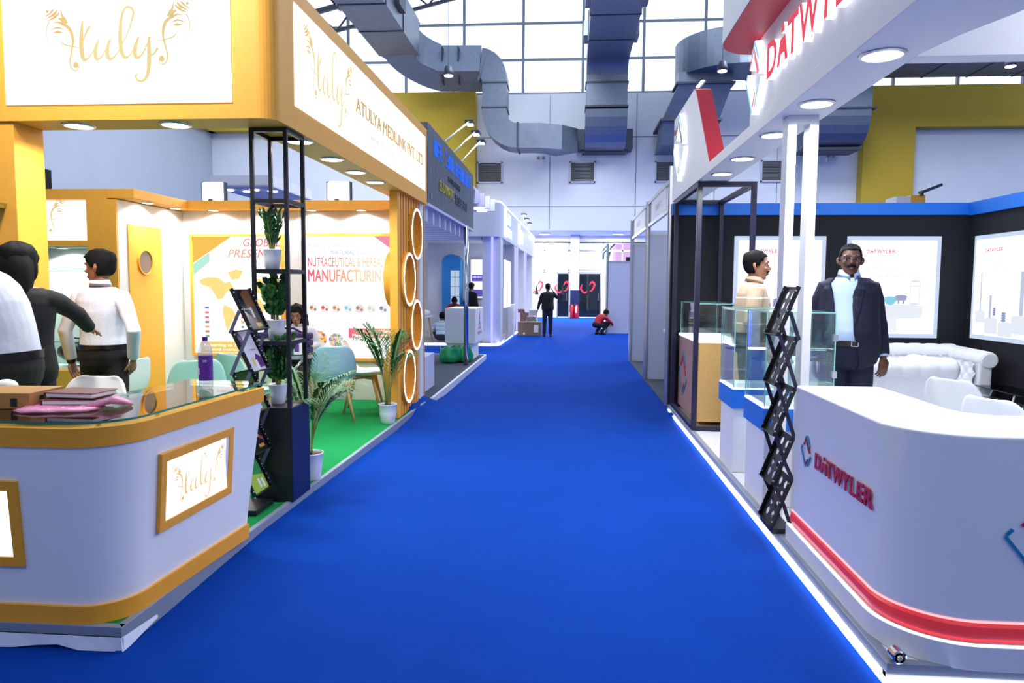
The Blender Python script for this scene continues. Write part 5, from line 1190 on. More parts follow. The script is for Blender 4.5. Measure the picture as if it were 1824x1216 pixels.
    b = MB(); b.marks(fr[0] + fr[1] * .45 + fr[2] * .55, fr[1], fr[2], .018, .24, 7, 0, .12); b.marks(fr[0] + fr[1] * .68 + fr[2] * .68, fr[1], fr[2], .018, .24, 8, 0, .12); b.build('print_marks', gr, t, normals=False)
    dr(t, fr, 'plinth_print', [[(.1, .2), (.3, .2), (.3, .32), (.1, .32)], EL(.2, .32, .1, .02), [(.3, .08), (.55, .08), (.55, .24), (.3, .24)], EL(.425, .24, .125, .025), [(.56, .06), (.82, .06), (.82, .2), (.56, .2)], EL(.69, .2, .13, .028), [(.8, .1), (1.06, .1), (1.06, .28), (.8, .28)], EL(.93, .28, .13, .025)], (234, 240, 252))
    dr(t, fr, 'syringe_print', [[(.185, .33), (.21, .33), (.21, .78), (.185, .78)], [(.375, .25), (.42, .25), (.42, .52), (.375, .52)], [(.93, .3), (1.0, .3), (1.0, .78), (.93, .78)]], (196, 206, 228)); dr(t, fr, 'plunger_print', [EL(.48, .30 + k * .022, .03, .012) for k in range(4)] + [EL(.66, .24 + k * .026, .045, .015) for k in range(4)], (150, 162, 204))
    # neighbour's yellow tower behind
    t = thing('exhibition_tower', 'white and yellow tower corner behind the black wall with a small floodlight on top', 'tower', (5.5, 12, 0)); MB().box(5.2, 5.42, 12, 12.4, 0, 3.08).build('white_side', 'white', t); MB().box(5.42, 5.64, 12, 12.4, 0, 3.10).build('yellow_side', 'orange', t)
    MB().bar((5.56, 12.0, 3.14), (5.86, 12.0, 3.26), 0.16, 0.05).build('floodlight', 'galv_dark', t, bevel=0.01); MB().box(5.56, 5.6, 11.97, 12.03, 3.09, 3.17).build('bracket', 'galv_dark', t)

def chesterfield(label, loc, rz, W, group):
    t = thing('chesterfield_sofa', label, 'sofa', loc, rz, group)
    D = 0.86
    MB().box(-W / 2 + .06, W / 2 - .06, -D / 2 + .04, D / 2 - .06, 0.08, 0.32).build('base', 'leather', t, bevel=0.03, local=True)
    n = 2
    for i in range(n):
        x0 = -W / 2 + .2 + (W - .4) * i / n; MB().box(x0 + .005, x0 + (W - .4) / n - .005, -D / 2 + .02, D / 2 - .2, 0.33, 0.47).build('seat_cushion', 'leather', t, bevel=0.05, seg=4, smooth=True, local=True)
    def tuft(L, z0, z1, f, seed):
        b = MB(); nx, nz = max(24, int(L * 48)), 18; g = []; bt = []
        p = 0.17; q = 0.15
        for j in range(nz + 1):
            row = []
            for i in range(nx + 1):
                x, z = L * i / nx, z0 + (z1 - z0) * j / nz
                a, c = (x / p + (z - z0) / q) * PI, (x / p - (z - z0) / q) * PI
                d = 0.04 * (abs(math.sin(a)) * abs(math.sin(c))) ** 0.4
                row.append(b.bm.verts.new(f(x, z, d)))
            g.append(row)
        for j in range(nz):
            for i in range(nx): b.bm.faces.new((g[j][i], g[j][i + 1], g[j + 1][i + 1], g[j + 1][i]))
        m = MB(); 
        for k in range(0, 5):
            z = z0 + q * k / 2
            if z > z1 - .01: break
            x = (p / 2 if k % 2 else 0.0)
            while x < L:
                if x > .02: m.ball(f(x, z, 0.008), 0.011, 8, 5)
                x += p
        return b, m
    y = D / 2 - 0.20
    b, m = tuft(W - .3, 0.42, 0.74, lambda x, z, d: V((-W / 2 + .15 + x, y - d + 0.05 * (z - .42), z)), 1)
    o = b.build('backrest', 'leather', t, smooth=True, local=True); m.build('buttons', 'leather', o, local=True, smooth=True)
    MB().box(-W / 2 + .05, W / 2 - .05, y + .03, D / 2, 0.1, 0.76).build('back_panel', 'leather', t, bevel=0.02, local=True)
    def roll(p, q, r, n):
        p, q = V(p), V(q); k = 72; b = MB(); b.tube([p.lerp(q, i / k) for i in range(k + 1)], [r * (1 - 0.06 * abs(math.cos(PI * n * i / k)) ** 8) * (0.9 if i in (0, k) else 1) for i in range(k + 1)], 16); return b
    ro = roll((-W / 2 + .02, D / 2 - .08, 0.78), (W / 2 - .02, D / 2 - .08, 0.78), 0.115, int(W / .18)).build('back_roll', 'leather', t, smooth=True, local=True)
    rb = MB(); nb = int((W - .3) / .17)
    for i in range(nb): rb.ball((-W / 2 + .15 + (W - .3) * (i + .5) / nb, D / 2 - .185, 0.745), 0.013, 8, 5); rb.ball((-W / 2 + .15 + (W - .3) * i / nb, D / 2 - .13, 0.87), 0.013, 8, 5)
    rb.build('buttons', 'leather', ro, local=True, smooth=True)
    for s in (-1, 1):
        ao = roll((s * (W / 2 - .06), -D / 2, 0.755), (s * (W / 2 - .06), D / 2 - .08, 0.775), 0.108, 4).build('arm_roll', 'leather', t, smooth=True, local=True)
        MB().lathe([(0.08, -D / 2 - .012), (0.085, -D / 2)], (s * (W / 2 - .06), 0, 0.755), 18, axis='y').build('scroll', 'leather', ao, local=True)
        MB().box(min(s * (W / 2 - .02), s * (W / 2 - .16)), max(s * (W / 2 - .02), s * (W / 2 - .16)), -D / 2, D / 2 - .05, 0.08, 0.74).build('arm_panel', 'leather', t, bevel=0.02, local=True)
        b, m = tuft(D - .3, 0.45, 0.72, lambda x, z, d: V((s * (W / 2 - .165 - d), -D / 2 + .05 + x, z)), 2); o = b.build('arm_tufting', 'leather', t, smooth=True, local=True); m.build('buttons', 'leather', o, local=True, smooth=True)
        for sy in (-1, 1): MB().lathe([(0.03, 0), (0.02, 0.03), (0.035, 0.08)], (s * (W / 2 - .12), sy * (D / 2 - .12), 0), 12).build('foot', 'black', t, local=True)
    t.scale = (1, 1, 0.95)
    return t
def build_white_furniture():
    chesterfield('white tufted chesterfield sofa along the black back wall under the plungers poster', (3.82, 8.66, 0.1), 0, 1.75, 'white chesterfield sofas')
    chesterfield('white chesterfield sofa turned away behind the man in the navy suit', (2.88, 7.42, 0.1), PI, 1.62, 'white chesterfield sofas')
    t = thing('coffee_table', 'low glass coffee table with chrome legs between the white sofas', 'table', (4.05, 7.45, 0.1)); MB().box(-.28, .28, -.45, .45, .40, .412).build('glass_top', 'table_glass', t, local=True); MB().box(-.26, .26, -.4, .4, .2, .208).build('lower_shelf', 'table_glass', t, local=True)
    for sx in (-1, 1):
        for sy in (-1, 1): MB().tube([(sx * .25, sy * .4, 0), (sx * .25, sy * .4, .4)], .016).build('leg', 'chrome', t, local=True, smooth=True)
    t = thing('side_table', 'dark glass table with chrome legs by the black side wall', 'table', (4.66, 7.62, 0.1)); MB().box(-.17, .17, -.6, .6, .44, .452).build('glass_top', glass('smoked_table_glass', (.16, .2, .22), .1), t, local=True)
    for sy in (-.5, 0.1, .5): MB().bar((-.14, sy, 0), (-.02, sy, .44), .03).build('leg', 'chrome', t, local=True)
    shell_chair('armchair', 'white moulded chair behind the white counter, the farther one', (3.02, 5.6, 0.098), math.radians(118), 'white_plastic', 'white_plastic', 'white_plastic', group='white moulded chairs', arms=True)
    shell_chair('armchair', 'white moulded chair behind the white counter, in front of the other', (2.78, 4.62, 0.098), math.radians(112), 'white_plastic', 'white_plastic', 'white_plastic', group='white moulded chairs', arms=True)
build_white_stand(); build_white_furniture()

# ------------------------------------------------------------------ stands farther down the aisle
def arm_light(label, x, y, z, dx, dy, dz, s, group, e):
    t = thing('arm_spotlight', label, 'lamp', (x, y, z), group=group)
    MB().tube([(x, y, z), (x + dx, y + dy, z + dz)], 0.012 * s, 6).build('arm', 'alu', t, smooth=True)
    q = V((x + dx, y + dy, z + dz)); d = V((dx, dy, 0)).normalized()
    MB().bar(q - d * 0.02 * s, q + d * 0.20 * s, 0.13 * s, 0.05 * s).build('head', 'galv_dark', t, bevel=0.01); MB().box(q.x + d.x * .1 * s - .045 * s, q.x + d.x * .1 * s + .045 * s, q.y + d.y * .1 * s - .05 * s, q.y + d.y * .1 * s + .05 * s, q.z - .036 * s, q.z - .027 * s).build('lens', 'lamp', t)
    area('spot_beam', (dx + d.x * .1, dy + d.y * .1, dz - .05), 0.12, e, parent=t)
def build_far_left():
    # grey slatted stand
    t = thing('stand_platform', 'dark grey carpeted platform of the slatted stand with pale edge', 'platform', (-4, 12.4, 0))
    MB().box(-7, -1.84, 9.36, 15.55, 0, 0.098).build('deck', 'grey_carpet', t); e = MB(); e.box(-1.84, -1.80, 9.36, 15.59, 0.0, 0.104); e.box(-7, -1.80, 15.55, 15.59, 0, 0.104); e.build('edge_strip', 'panel_grey', t)
    t = thing('fascia_sign', 'grey slatted fascia with blue and yellow lettering over the dark platform', 'sign', (-2.0, 12, 2.74))
    MB().box(-2.12, -1.96, 9.75, 14.43, 2.74, 3.82).build('board', 'slat_grey', t)
    s = MB()
    for i in range(46): s.box(-1.96, -1.945, 9.76 + i * 0.1018, 9.76 + i * 0.1018 + 0.078, 2.74, 3.82)
    s.build('slats', 'slat_grey', t); MB().box(-2.2, -1.94, 9.75, 14.43, 2.70, 2.74).build('bottom_rail', 'fin', t)
    b = MB(); b.marks((-1.943, 10.2, 3.46), (0, 1, 0), (0, 0, 1), 0.22, 3.7, 11, 0.01, 0.13); b.build('blue_lettering', emat('blue_neon', (50, 110, 250), 1.1), t)
    b = MB(); b.text('EL-DYMATIC', (-1.943, 10.6, 3.02), (0, 1, 0), (0, 0, 1), 0.155, 1.3, 0.01); b.build('yellow_lettering', mat('yellow_letter', (206, 190, 60), 0.5), t)
    sl_ = mat('slate_letter', (74, 84, 106), 0.5); b = MB(); b.marks((-1.943, 12.1, 2.99), (0, 1, 0), (0, 0, 1), 0.15, 1.4, 12, 0.01); b.build('grey_lettering', sl_, t); b = MB(); b.marks((-1.943, 11.4, 3.26), (0, 1, 0), (0, 0, 1), 0.08, 1.2, 13, 0.01, .1); b.build('grey_lettering', sl_, t)
    t = thing('canopy', 'lilac fins hanging in a row under the slatted fascia', 'canopy', (-2.6, 12, 2.55))
    for i in range(9): MB().box(-3.4, -2.0, 9.9 + i * 0.5, 10.02 + i * 0.5, 2.50, 2.70).build('fin', 'fin', t)
    t = thing('canopy', 'stack of lilac fins at the far end of the slatted fascia', 'canopy', (-2.2, 15.5, 3.2))
    for i in range(5): MB().box(-2.6, -1.98 + i * 0.06, 14.6 + i * 0.5, 14.7 + i * 0.5, 3.34, 3.62).build('fin', 'fin', t)
    MB().box(-2.6, -2.0, 14.42, 17.2, 3.62, 3.68).build('top', 'fin', t)
    for y, l in ((16.15, 'upper'), (16.65, 'lower')): downlight(-2.05, y, 3.346, .12, 'small %s lamp under the far lilac fins' % l, 'lamps under the far fins', 8)
    for i, y in enumerate((11.2, 12.1, 13.0)): arm_light(('nearest of three arm spotlights on the slatted fascia', 'middle one of three arm spotlights on the slatted fascia', 'farthest of three arm spotlights on the slatted fascia')[i], -2.0, y, 3.82, 0.05, 2.6, 0.92, 1.3, 'arm spotlights on the slatted fascia', 25)
    t = tag(MB().tube([(-1.95, 13.45, 0.1), (-1.95, 13.45, 2.72)], 0.045, 14).build('pole', 'chrome', smooth=True), 'chrome pole holding up the corner of the slatted fascia', 'pole')
    t = thing('reception_counter', 'small white counter with a crimson tower emblem behind the chrome pole', 'counter', (-2.15, 14.7, 0.1))
    MB().box(-2.46, -1.95, 14.2, 15.35, 0.1, 0.45).build('base', 'white', t); MB().box(-2.48, -1.86, 14.15, 15.4, 0.45, 1.16).build('body', 'white', t, bevel=0.01)
    b = MB(); b._poly([V((-1.857, 14.72, .92)), V((-1.857, 14.86, .92)), V((-1.857, 14.84, 1.12))]); b.build('spire_emblem', 'red_letter', t, normals=False)
    b = MB(); b._poly([V((-1.857, 14.66, .80)), V((-1.857, 14.92, .80)), V((-1.857, 14.84, .91)), V((-1.857, 14.74, .91))]); b.build('spire_base', 'teal_letter', t, normals=False)
    b = MB(); b.marks((-1.857, 14.56, .71), (0, 1, 0), (0, 0, 1), .065, .52, 17); b.marks((-1.857, 14.48, .61), (0, 1, 0), (0, 0, 1), .065, .68, 18); b.build('print_marks', 'red_letter', t, normals=False)
    t = tag(MB().box(-2.9, -2.02, 9.45, 10.6, 0.1, 0.60).build('low_cabinet', 'fin', bevel=0.004), 'low lilac cabinet just past the ringed orange panel', 'cabinet')
    random.seed(8); b = MB()
    for (cx, cy, r) in ((-2.32, 13.85, .2), (-2.08, 14.0, .17)):
        rings = []
        for j, (s_, z) in enumerate(((0.6, 0.1), (1.0, 0.14), (1.05, 0.25), (0.9, 0.34), (0.95, 0.4))): rings.append([V((cx + r * s_ * math.cos(a) * (1 + .15 * math.sin(5 * a + j)), cy + r * s_ * math.sin(a) * (1 + .15 * math.sin(4 * a + j)), z + (.03 * math.sin(6 * a) if j == 4 else 0))) for a in [2 * PI * k / 28 for k in range(28)]])
        b.loft(rings)
    o = b.build('plastic_bag', 'green_film', smooth=True); tag(o, 'crumpled green plastic bags at the foot of the chrome pole', 'bag')
    # white stand with light lines
    t = thing('stand_platform', 'low platform of the light-line stand with a glowing edge', 'platform', (-4, 26, 0))
    MB().prism([(-8, 19.05), (-2.1, 19.05), (-1.9, 19.25), (-1.66, 33), (-8, 33)], 0, 0.07).build('deck', mat('vinyl_floor', (190, 176, 160), 0.4), t)
    e = MB(); e.prism([(-8, 19.0), (-2.08, 19.0), (-1.86, 19.22), (-1.62, 33), (-1.66, 33), (-1.9, 19.25), (-2.1, 19.05), (-8, 19.05)], 0.01, 0.06); e.build('led_strip', 'led', t)
    t = thing('exhibition_stand', 'white stand with rounded fascia, glowing sign and violet light lines', 'stand', (-3, 24, 0.07))
    fp = [(-7, 18.98), (-2.25, 18.98)] + arc(-2.25, 19.38, 0.4, 270, 360, 8) + [(-1.62, 33)]
    MB().prism(fp + [(-2.3, 33), (-2.4, 19.6), (-7, 19.6)], 2.93, 3.84).build('fascia', 'panel_grey', t)
    MB().wall([(p[0], p[1]) for p in fp], 3.84, 3.88, 0.05).build('led_line', 'led', t)
    for y0, y1 in ((19.25, 19.95), (23.2, 24.2), (27.2, 28.0), (31.4, 32.6)): MB().box(-2.35, -1.86 + (y0 - 19.2) * .017, y0, y1, 0.07, 2.93).build('column', 'panel_grey', t)
    for x, y in ((-2.08, 19.24), (-1.76, 24.22), (-1.70, 28.02)): MB().box(x - .025, x + .025, y - .03, y - .005, 0.07, 2.93).build('light_line', 'led_blue', t)
    MB().box(-7, -2.2, 24.0, 24.1, 0.07, 2.93).build('back_wall', 'white', t); MB().box(-7, -2.4, 19.3, 24, 2.86, 2.93).build('ceiling_panel', 'white', t)
    MB().box(-3.0, -2.36, 23.9, 24.0, 1.2, 2.55).build('poster_panel', 'lightbox_cool', t)
    cn_ = emat('cyan_neon', (190, 232, 255), 2.2); b = MB(); b.box(-1.83, -1.80, 20.0, 20.5, 3.0, 3.78); b.marks((-1.83, 20.7, 3.42), (0, 1, 0), (0, 0, 1), .30, 1.9, 14, .03, .24); b.marks((-1.83, 20.7, 3.05), (0, 1, 0), (0, 0, 1), .26, 1.9, 15, .03, .24); b.build('neon_sign', cn_, t); b = MB(); b.box(-1.77, -1.74, 24.4, 25.4, 3.05, 3.75); b.marks((-1.755, 25.7, 3.15), (0, 1, 0), (0, 0, 1), .45, 2.2, 16, .03, .24); b.build('neon_sign', cn_, t)
    for i, y in enumerate((26.5, 28.3, 30.4)): arm_light(('nearest of three tiny arm spotlights on the light-line stand', 'middle one of three tiny arm spotlights on the light-line stand', 'farthest of three tiny arm spotlights on the light-line stand')[i], -2.05, y, 3.84, 0.25, 1.2, 0.55, 1.2, 'arm spotlights on the light-line stand', 12)
    def small_poster(label, x0, x1, y, z0, z1):
        t = thing('poster', label, 'poster', ((x0 + x1) / 2, y, z0)); MB().box(x0, x1, y, y + .05, z0, z1).build('frame', 'alu', t); MB().box(x0 + .04, x1 - .04, y - .006, y, z0 + .04, z1 - .04).build('light_panel', 'lightbox_cool', t)
        h = z1 - z0; vi = emat('violet_ink', (96, 84, 190), 1.0); MB().box(x0 + .06, x1 - .06, y - .012, y - .007, z0 + .08, z0 + .24 * h).build('violet_print', vi, t); MB().box(x0 + .06, x1 - .06, y - .012, y - .007, z0 + .44 * h, z0 + .60 * h).build('violet_print', vi, t)
        b = MB(); b.marks((x0 + .08, y - .014, z0 + .53 * h), (1, 0, 0), (0, 0, 1), .03, .3, 19); b.build('print_marks', 'lightbox', t, normals=False)
        return t
    small_poster('violet and white backlit poster behind the chrome pole', -2.94, -2.38, 21.0, 1.22, 2.42)
    MB().box(-4.2, -2.36, 21.06, 21.2, 0.07, 2.93).build('partition', 'white', None)
    o = bpy.data.objects['partition']; tag(o, 'white partition carrying the violet poster', 'partition')
    t = thing('display_cabinet', 'bright blue arched display cabinet with lit white shelves', 'cabinet', (-3.4, 20.5, 0.07))
    prof = [(-3.68, 0.07), (-3.14, 0.07), (-3.14, 2.3)] + [(-3.41 + .27 * math.cos(a), 2.3 + .22 * math.sin(a)) for a in [PI * k / 10 for k in range(11)]] + [(-3.68, 2.3)]
    MB().prism(prof, 0, 0.5, (V((0, 20.5, 0)), V((1, 0, 0)), V((0, 0, 1)), V((0, 1, 0)))).build('body', 'cyan_blue', t)
    b = MB(); b.box(-3.42, -3.17, 20.49, 20.5, 1.0, 2.05); b.build('lit_back', emat('shelf_glow', (190, 214, 246), 0.9), t); b = MB()
    for z in (1.3, 1.58, 1.85): b.box(-3.42, -3.17, 20.44, 20.5, z, z + .02)
    b.box(-3.30, -3.285, 20.44, 20.5, 1.0, 2.05); b.build('shelves', 'alu', t)
    t = thing('demo_table', 'cluttered white table with film-wrapped goods behind the seated man', 'table', (-3.9, 19.9, 0.07)); MB().box(-4.9, -3.85, 19.75, 20.2, 0.72, 0.76).build('top', 'white', t)
    for x in (-4.85, -3.95): MB().bar((x + .1, 19.9, 0.07), (x, 19.9, .72), .04).build('leg', 'beech', t)
    b = MB(); b.ball((-4.2, 19.95, .85), (.3, .15, .1)); b.build('wrap', 'paper', t, smooth=True)
    # cartons, books, box of papers by the aisle
    t = thing('carton_box', 'large brown cardboard carton standing in the aisle beside the standing man', 'box', (-1.28, 23.4, 0)); MB().box(-1.66, -0.90, 23.15, 23.75, 0.005, 0.45).build('body', 'carton_grey', t, bevel=0.005); b = MB(); b.box(-1.13, -.98, 23.14, 23.15, .12, .36); b.build('label', 'paper', t); b = MB(); b.box(-1.48, -1.42, 23.14, 23.15, .05, .11); b.build('mark', 'paper', t)
    t = thing('carton_box', 'open brown carton behind the large one at the light-line stand', 'box', (-1.55, 24.1, 0)); MB().box(-1.66, -1.38, 24.3, 24.7, 0.005, 0.72).build('body', 'carton_grey', t); MB().bar((-1.62, 24.3, .72), (-1.66, 24.2, .84), .3, .01).build('flap', 'carton_grey', t)
    for i, (c, w_, z) in enumerate(((( 226, 220, 206), .36, .452), ((60, 150, 150), .32, .49), ((226, 130, 60), .30, .53), ((90, 110, 180), .26, .57), ((240, 240, 236), .24, .61))):
        t = thing('book', ('white book at the bottom of the pile on the carton', 'teal book in the pile on the carton', 'orange book in the pile on the carton', 'blue book near the top of the pile on the carton', 'white book topping the pile on the carton')[i], 'book', (-1.22, 23.4, z), random.uniform(-.2, .2), 'books on the large carton'); MB().box(-w_ / 2, w_ / 2, -.12, .12, 0, .036).build('cover', mat('book_cover', c, .5), t, local=True)
    t = thing('storage_bin', 'pale plastic bin on the far carton behind the books', 'bin', (-1.2, 23.95, 0)); MB().box(-1.33, -1.06, 23.85, 24.15, .45, .82).build('body', 'panel_grey', t, bevel=.02); MB().box(-1.36, -1.03, 23.82, 24.18, .0, .45).build('stand', 'carton_grey', t); MB().box(-1.35, -1.04, 23.83, 24.17, .80, .84).build('lid', 'white', t)
    t = thing('rollup_banner', 'narrow white roll-up banner at the column of the light-line stand', 'banner', (-1.79, 19.7, 0.07)); MB().box(-1.84, -1.80, 20.0, 22.0, 1.0, 2.35).build('print', 'lightbox_cool', t); MB().box(-1.85, -1.79, 20.0, 22.0, .07, .12).build('base', 'alu', t); MB().box(-1.83, -1.81, 20.9, 21.1, .1, 1.0).build('pole', 'alu', t)
    t = thing('kiosk', 'narrow white floor kiosk beneath the roll-up banner', 'kiosk', (-1.76, 22.3, 0.07)); MB().box(-1.88, -1.70, 22.0, 22.5, 0.07, 1.05).build('body', 'white', t, bevel=.01)
    b = MB(); b.marks((-1.698, 22.1, .75), (0, 1, 0), (0, 0, 1), .06, .3, 20); b.build('print', 'mullion', t, normals=False)
    # fire extinguishers at the column
    for i, x in enumerate((0.16, 0.38)):
        t = thing('fire_extinguisher', ('fire extinguisher at the lobby column, beside its twin with a white tag', 'fire extinguisher with a white tag at the lobby column')[i], 'extinguisher', (x, 36.3, 0), group='fire extinguishers'); MB().lathe([(.09, 0), (.1, .03), (.1, .55), (.06, .66), (.03, .7)], (0, 0, .002), 16).build('cylinder', 'extinguisher', t, smooth=True, local=True); MB().lathe([(.03, .7), (.03, .78)], n=10).build('valve', 'black', t, local=True); MB().tube([(0, 0, .76), (-.12, -.05, .7), (-.13, -.06, .35)], .015).build('hose', 'black', t, local=True)
        if i: MB().box(-.06, .02, -.13, -.11, .3, .62).build('tag', 'paper', t, local=True)
    # far canopy seen above the orange stand, black panel
    t = thing('canopy', 'white far canopy with small lamps above the world map poster', 'canopy', (-7.2, 16, 3.7)); MB().box(-8.0, -6.6, 15.5, 18, 3.80, 4.02).build('front', 'white', t); MB().box(-8.0, -6.6, 15.52, 18, 3.77, 3.80).build('underside', 'panel_grey', t); MB().box(-8.0, -7.7, 17.6, 18, 0, 3.8).build('column', 'white', t)
    for i, x in enumerate((-7.8, -7.5, -7.2, -6.9)): MB().lathe([(.1, 3.755), (.1, 3.77)], (x, 16.0 + .3 * (i % 2), 0), 16).build('lamp_disc', 'lamp', t)
    t = tag(MB().box(-7.75, -7.26, 9.45, 9.6, 0, 3.18).build('banner', 'black_wall'), 'black banner rising behind the orange cabinet', 'banner')

def build_far_right():
    X = 1.34
    # shell-scheme stands of white panels and aluminium posts
    t = thing('shell_scheme', 'row of aluminium-framed open stand fronts past the white stand', 'stand', (1.6, 12.5, 0))
    for y, h in ((9.72, 3.20), (12.5, 3.06), (15.6, 3.04)): MB().lathe([(0.045, 0), (0.045, h)], (X, y, 0), 8).build('post', 'alu', t)
    for y0, y1, nm in ((9.72, 12.5, 1), (12.5, 15.6, 2)):
        for z in (2.62, 3.0): MB().box(X - .02, X + .02, y0, y1, z, z + .05).build('rail', 'alu', t)
        p = MB().box(X - .01, X + .01, y0 + .5, y1 - .5, 2.67, 3.0).build('name_board', 'white', t); b = MB(); b.marks((X - .013, y1 - 1.1, 2.79), (0, -1, 0), (0, 0, 1), .09, .7, 20 + nm, 0, .1); b.build('print_marks', 'mullion', p, normals=False)
    for y in (9.75, 12.5, 15.6):
        MB().box(X + .02, X + 2.2, y - .02, y + .02, 0.0, 2.5).build('panel', 'panel_grey', t); MB().box(X, X + 2.2, y - .025, y + .025, 2.5, 2.55).build('rail', 'alu', t)
    MB().box(X + .02, X + .06, 9.80, 9.9, 0.0, 3.2).build('panel', 'white', t)
    MB().box(X + 2.18, X + 2.22, 9.72, 15.6, 0, 2.5).build('panel', 'panel_grey', t)
    t = tag(MB().box(1.32, 3.5, 9.66, 15.7, 0.001, 0.012).build('floor_mat', 'grey_carpet'), 'grey carpet on the floor of the aluminium-framed stands', 'carpet')
    t = thing('info_counter', 'small white counter inside the first aluminium-framed stand', 'counter', (1.65, 10.4, 0)); MB().box(1.42, 1.9, 10.15, 10.65, .012, 0.95).build('body', 'white', t); MB().box(1.39, 1.93, 10.1, 10.7, .95, .985).build('top', 'white_gloss', t)
    t = thing('shell_scheme', 'blank white panel stand by the lobby with a bright roll-up edge', 'stand', (1.9, 25, 0))
    for x in (1.30, 2.15, 2.98): MB().lathe([(0.04, 0), (0.04, 2.5 if x > 1.4 else 3.1)], (x, 24.9, 0), 8).build('post', 'alu', t)
    for x0, x1 in ((1.34, 2.11), (2.19, 2.94)): MB().box(x0, x1, 24.88, 24.92, 0.01, 2.46).build('panel', 'panel_grey', t); MB().box(x0, x1, 24.87, 24.93, 2.46, 2.5).build('rail', 'alu', t)
    for z in (2.9, 3.05): MB().box(1.27, 1.33, 24.9, 28, z, z + .05).build('rail', 'alu', t)
    MB().lathe([(0.04, 0), (0.04, 3.1)], (1.30, 28, 0), 8).build('post', 'alu', t); MB().box(1.22, 1.27, 25.2, 27.6, 0.05, 2.6).build('light_panel', 'lightbox_cool', t)
    t = thing('monitor', 'small black screen on top of the blank white panels', 'monitor', (2.05, 24.9, 2.5)); MB().box(1.93, 2.12, 24.87, 24.93, 2.5, 2.64).build('screen', 'black', t)
build_far_left(); build_far_right()

# ------------------------------------------------------------------ people
HS = [(-0.015, 0.005, .028, .030), (0.0, -.022, .034, .046), (0.018, -.026, .046, .058), (0.045, -.014, .058, .074), (0.08, -.004, .067, .088), (0.12, 0.0, .073, .096), (0.155, .004, .076, .099), (0.185, .007, .071, .092), (0.21, .009, .057, .074), (0.226, .01, .036, .048), (0.233, .01, .012, .016)]
def head_at(z):
    z = max(HS[0][0], min(HS[-1][0], z))
    for a, b in zip(HS, HS[1:]):
        if z <= b[0]:
            t = (z - a[0]) / (b[0] - a[0]); return [a[i] + (b[i] - a[i]) * t for i in (1, 2, 3)]
    return list(HS[-1][1:])
def add_head(b, T, detail=True):
    """skull, jaw, nose, brow, ears; T maps head space (chin at origin, face towards -Y) to the figure"""
    n = 20
    b.loft([[T @ V((rx * math.cos(2 * PI * k / n), cy + ry * math.sin(2 * PI * k / n), z)) for k in range(n)] for z, cy, rx, ry in HS])
    if not detail: return
    tr = lambda pts, r, flat=1: b.tube([T @ V(p) for p in pts], r, 10, True, flat)
    tr([(0, -.090, .128), (0, -.100, .108), (0, -.113, .090), (0, -.108, .078)], [.009, .011, .015, .012])
    for s in (-1, 1):
        b.ball(T @ V((s * .013, -.098, .083)), .010, 10, 6)
        tr([(s * .012, -.093, .140), (s * .034, -.090, .143), (s * .056, -.072, .138)], [.010, .011, .008])
        tr([(s * .036, -.080, .095), (s * .052, -.062, .088)], [.016, .016])
        e = [(s * .073, .012, .075), (s * .082, .016, .09), (s * .087, .024, .11), (s * .086, .026, .13), (s * .076, .014, .136)]
        tr(e, [.008, .012, .014, .012, .007])
    tr([(-.022, -.088, .050), (0, -.096, .052), (.022, -.088, .050)], [.006, .010, .006]); tr([(-.020, -.086, .040), (0, -.093, .039), (.020, -.086, .040)], [.006, .010, .006])
    tr([(-.015, -.070, .012), (.015, -.070, .012)], [.016, .016])
def add_hand(b, wr, d, side, pn, curl=0.5, k=1.0):
    """palm, four jointed fingers of unequal length and a thumb that leaves the side of the palm; pn = palm normal"""
    d = d.normalized(); pn = (pn - d * pn.dot(d)).normalized(); l = d.cross(pn).normalized() * side
    ring = lambda c, w_, t_: [c + l * (w_ * k * math.cos(a)) + pn * (t_ * k * math.sin(a)) for a in [2 * PI * i / 12 for i in range(12)]]
    b.loft([ring(wr - d * .02 * k, .024, .019), ring(wr + d * .02 * k, .030, .017), ring(wr + d * .06 * k, .041, .016), ring(wr + d * .092 * k, .042, .013)])
    for i, (L, off) in enumerate(((.068, .033), (.077, .0115), (.072, -.0105), (.056, -.032))):
        p = wr + d * (.085 * k) + l * (off * k); dd = (d + l * off * 2.2).normalized(); pts = [p - d * .02 * k, p]
        for j, fr in enumerate((.45, .32, .23)):
            a = curl * (0.45, 0.75, 0.5)[j] * (1 + i * .08); ax = dd.cross(pn).normalized(); dd = (dd * math.cos(a) + pn * math.sin(a)).normalized(); pts.append(pts[-1] + dd * L * fr * k)
        b.tube(pts, [.0095 * k, .0092 * k, .0085 * k, .0078 * k, .0062 * k], 8)
    p = wr + d * .022 * k + l * .024 * k; t1 = (d * .6 + l * .75 + pn * .25).normalized(); t2 = (d * .9 + l * .25 + pn * .35).normalized()
    b.tube([p, p + t1 * .034 * k, p + t1 * .034 * k + t2 * .03 * k, p + t1 * .034 * k + t2 * .054 * k], [.013 * k, .011 * k, .0095 * k, .007 * k], 8)
TS = [(-.10, .11, .085), (-.02, .165, .115), (.08, .176, .124), (.20, .164, .118), (.32, .152, .114), (.45, .156, .117), (.62, .172, .124), (.78, .180, .117), (.89, .160, .098), (.96, .105, .078), (1.0, .066, .062)]
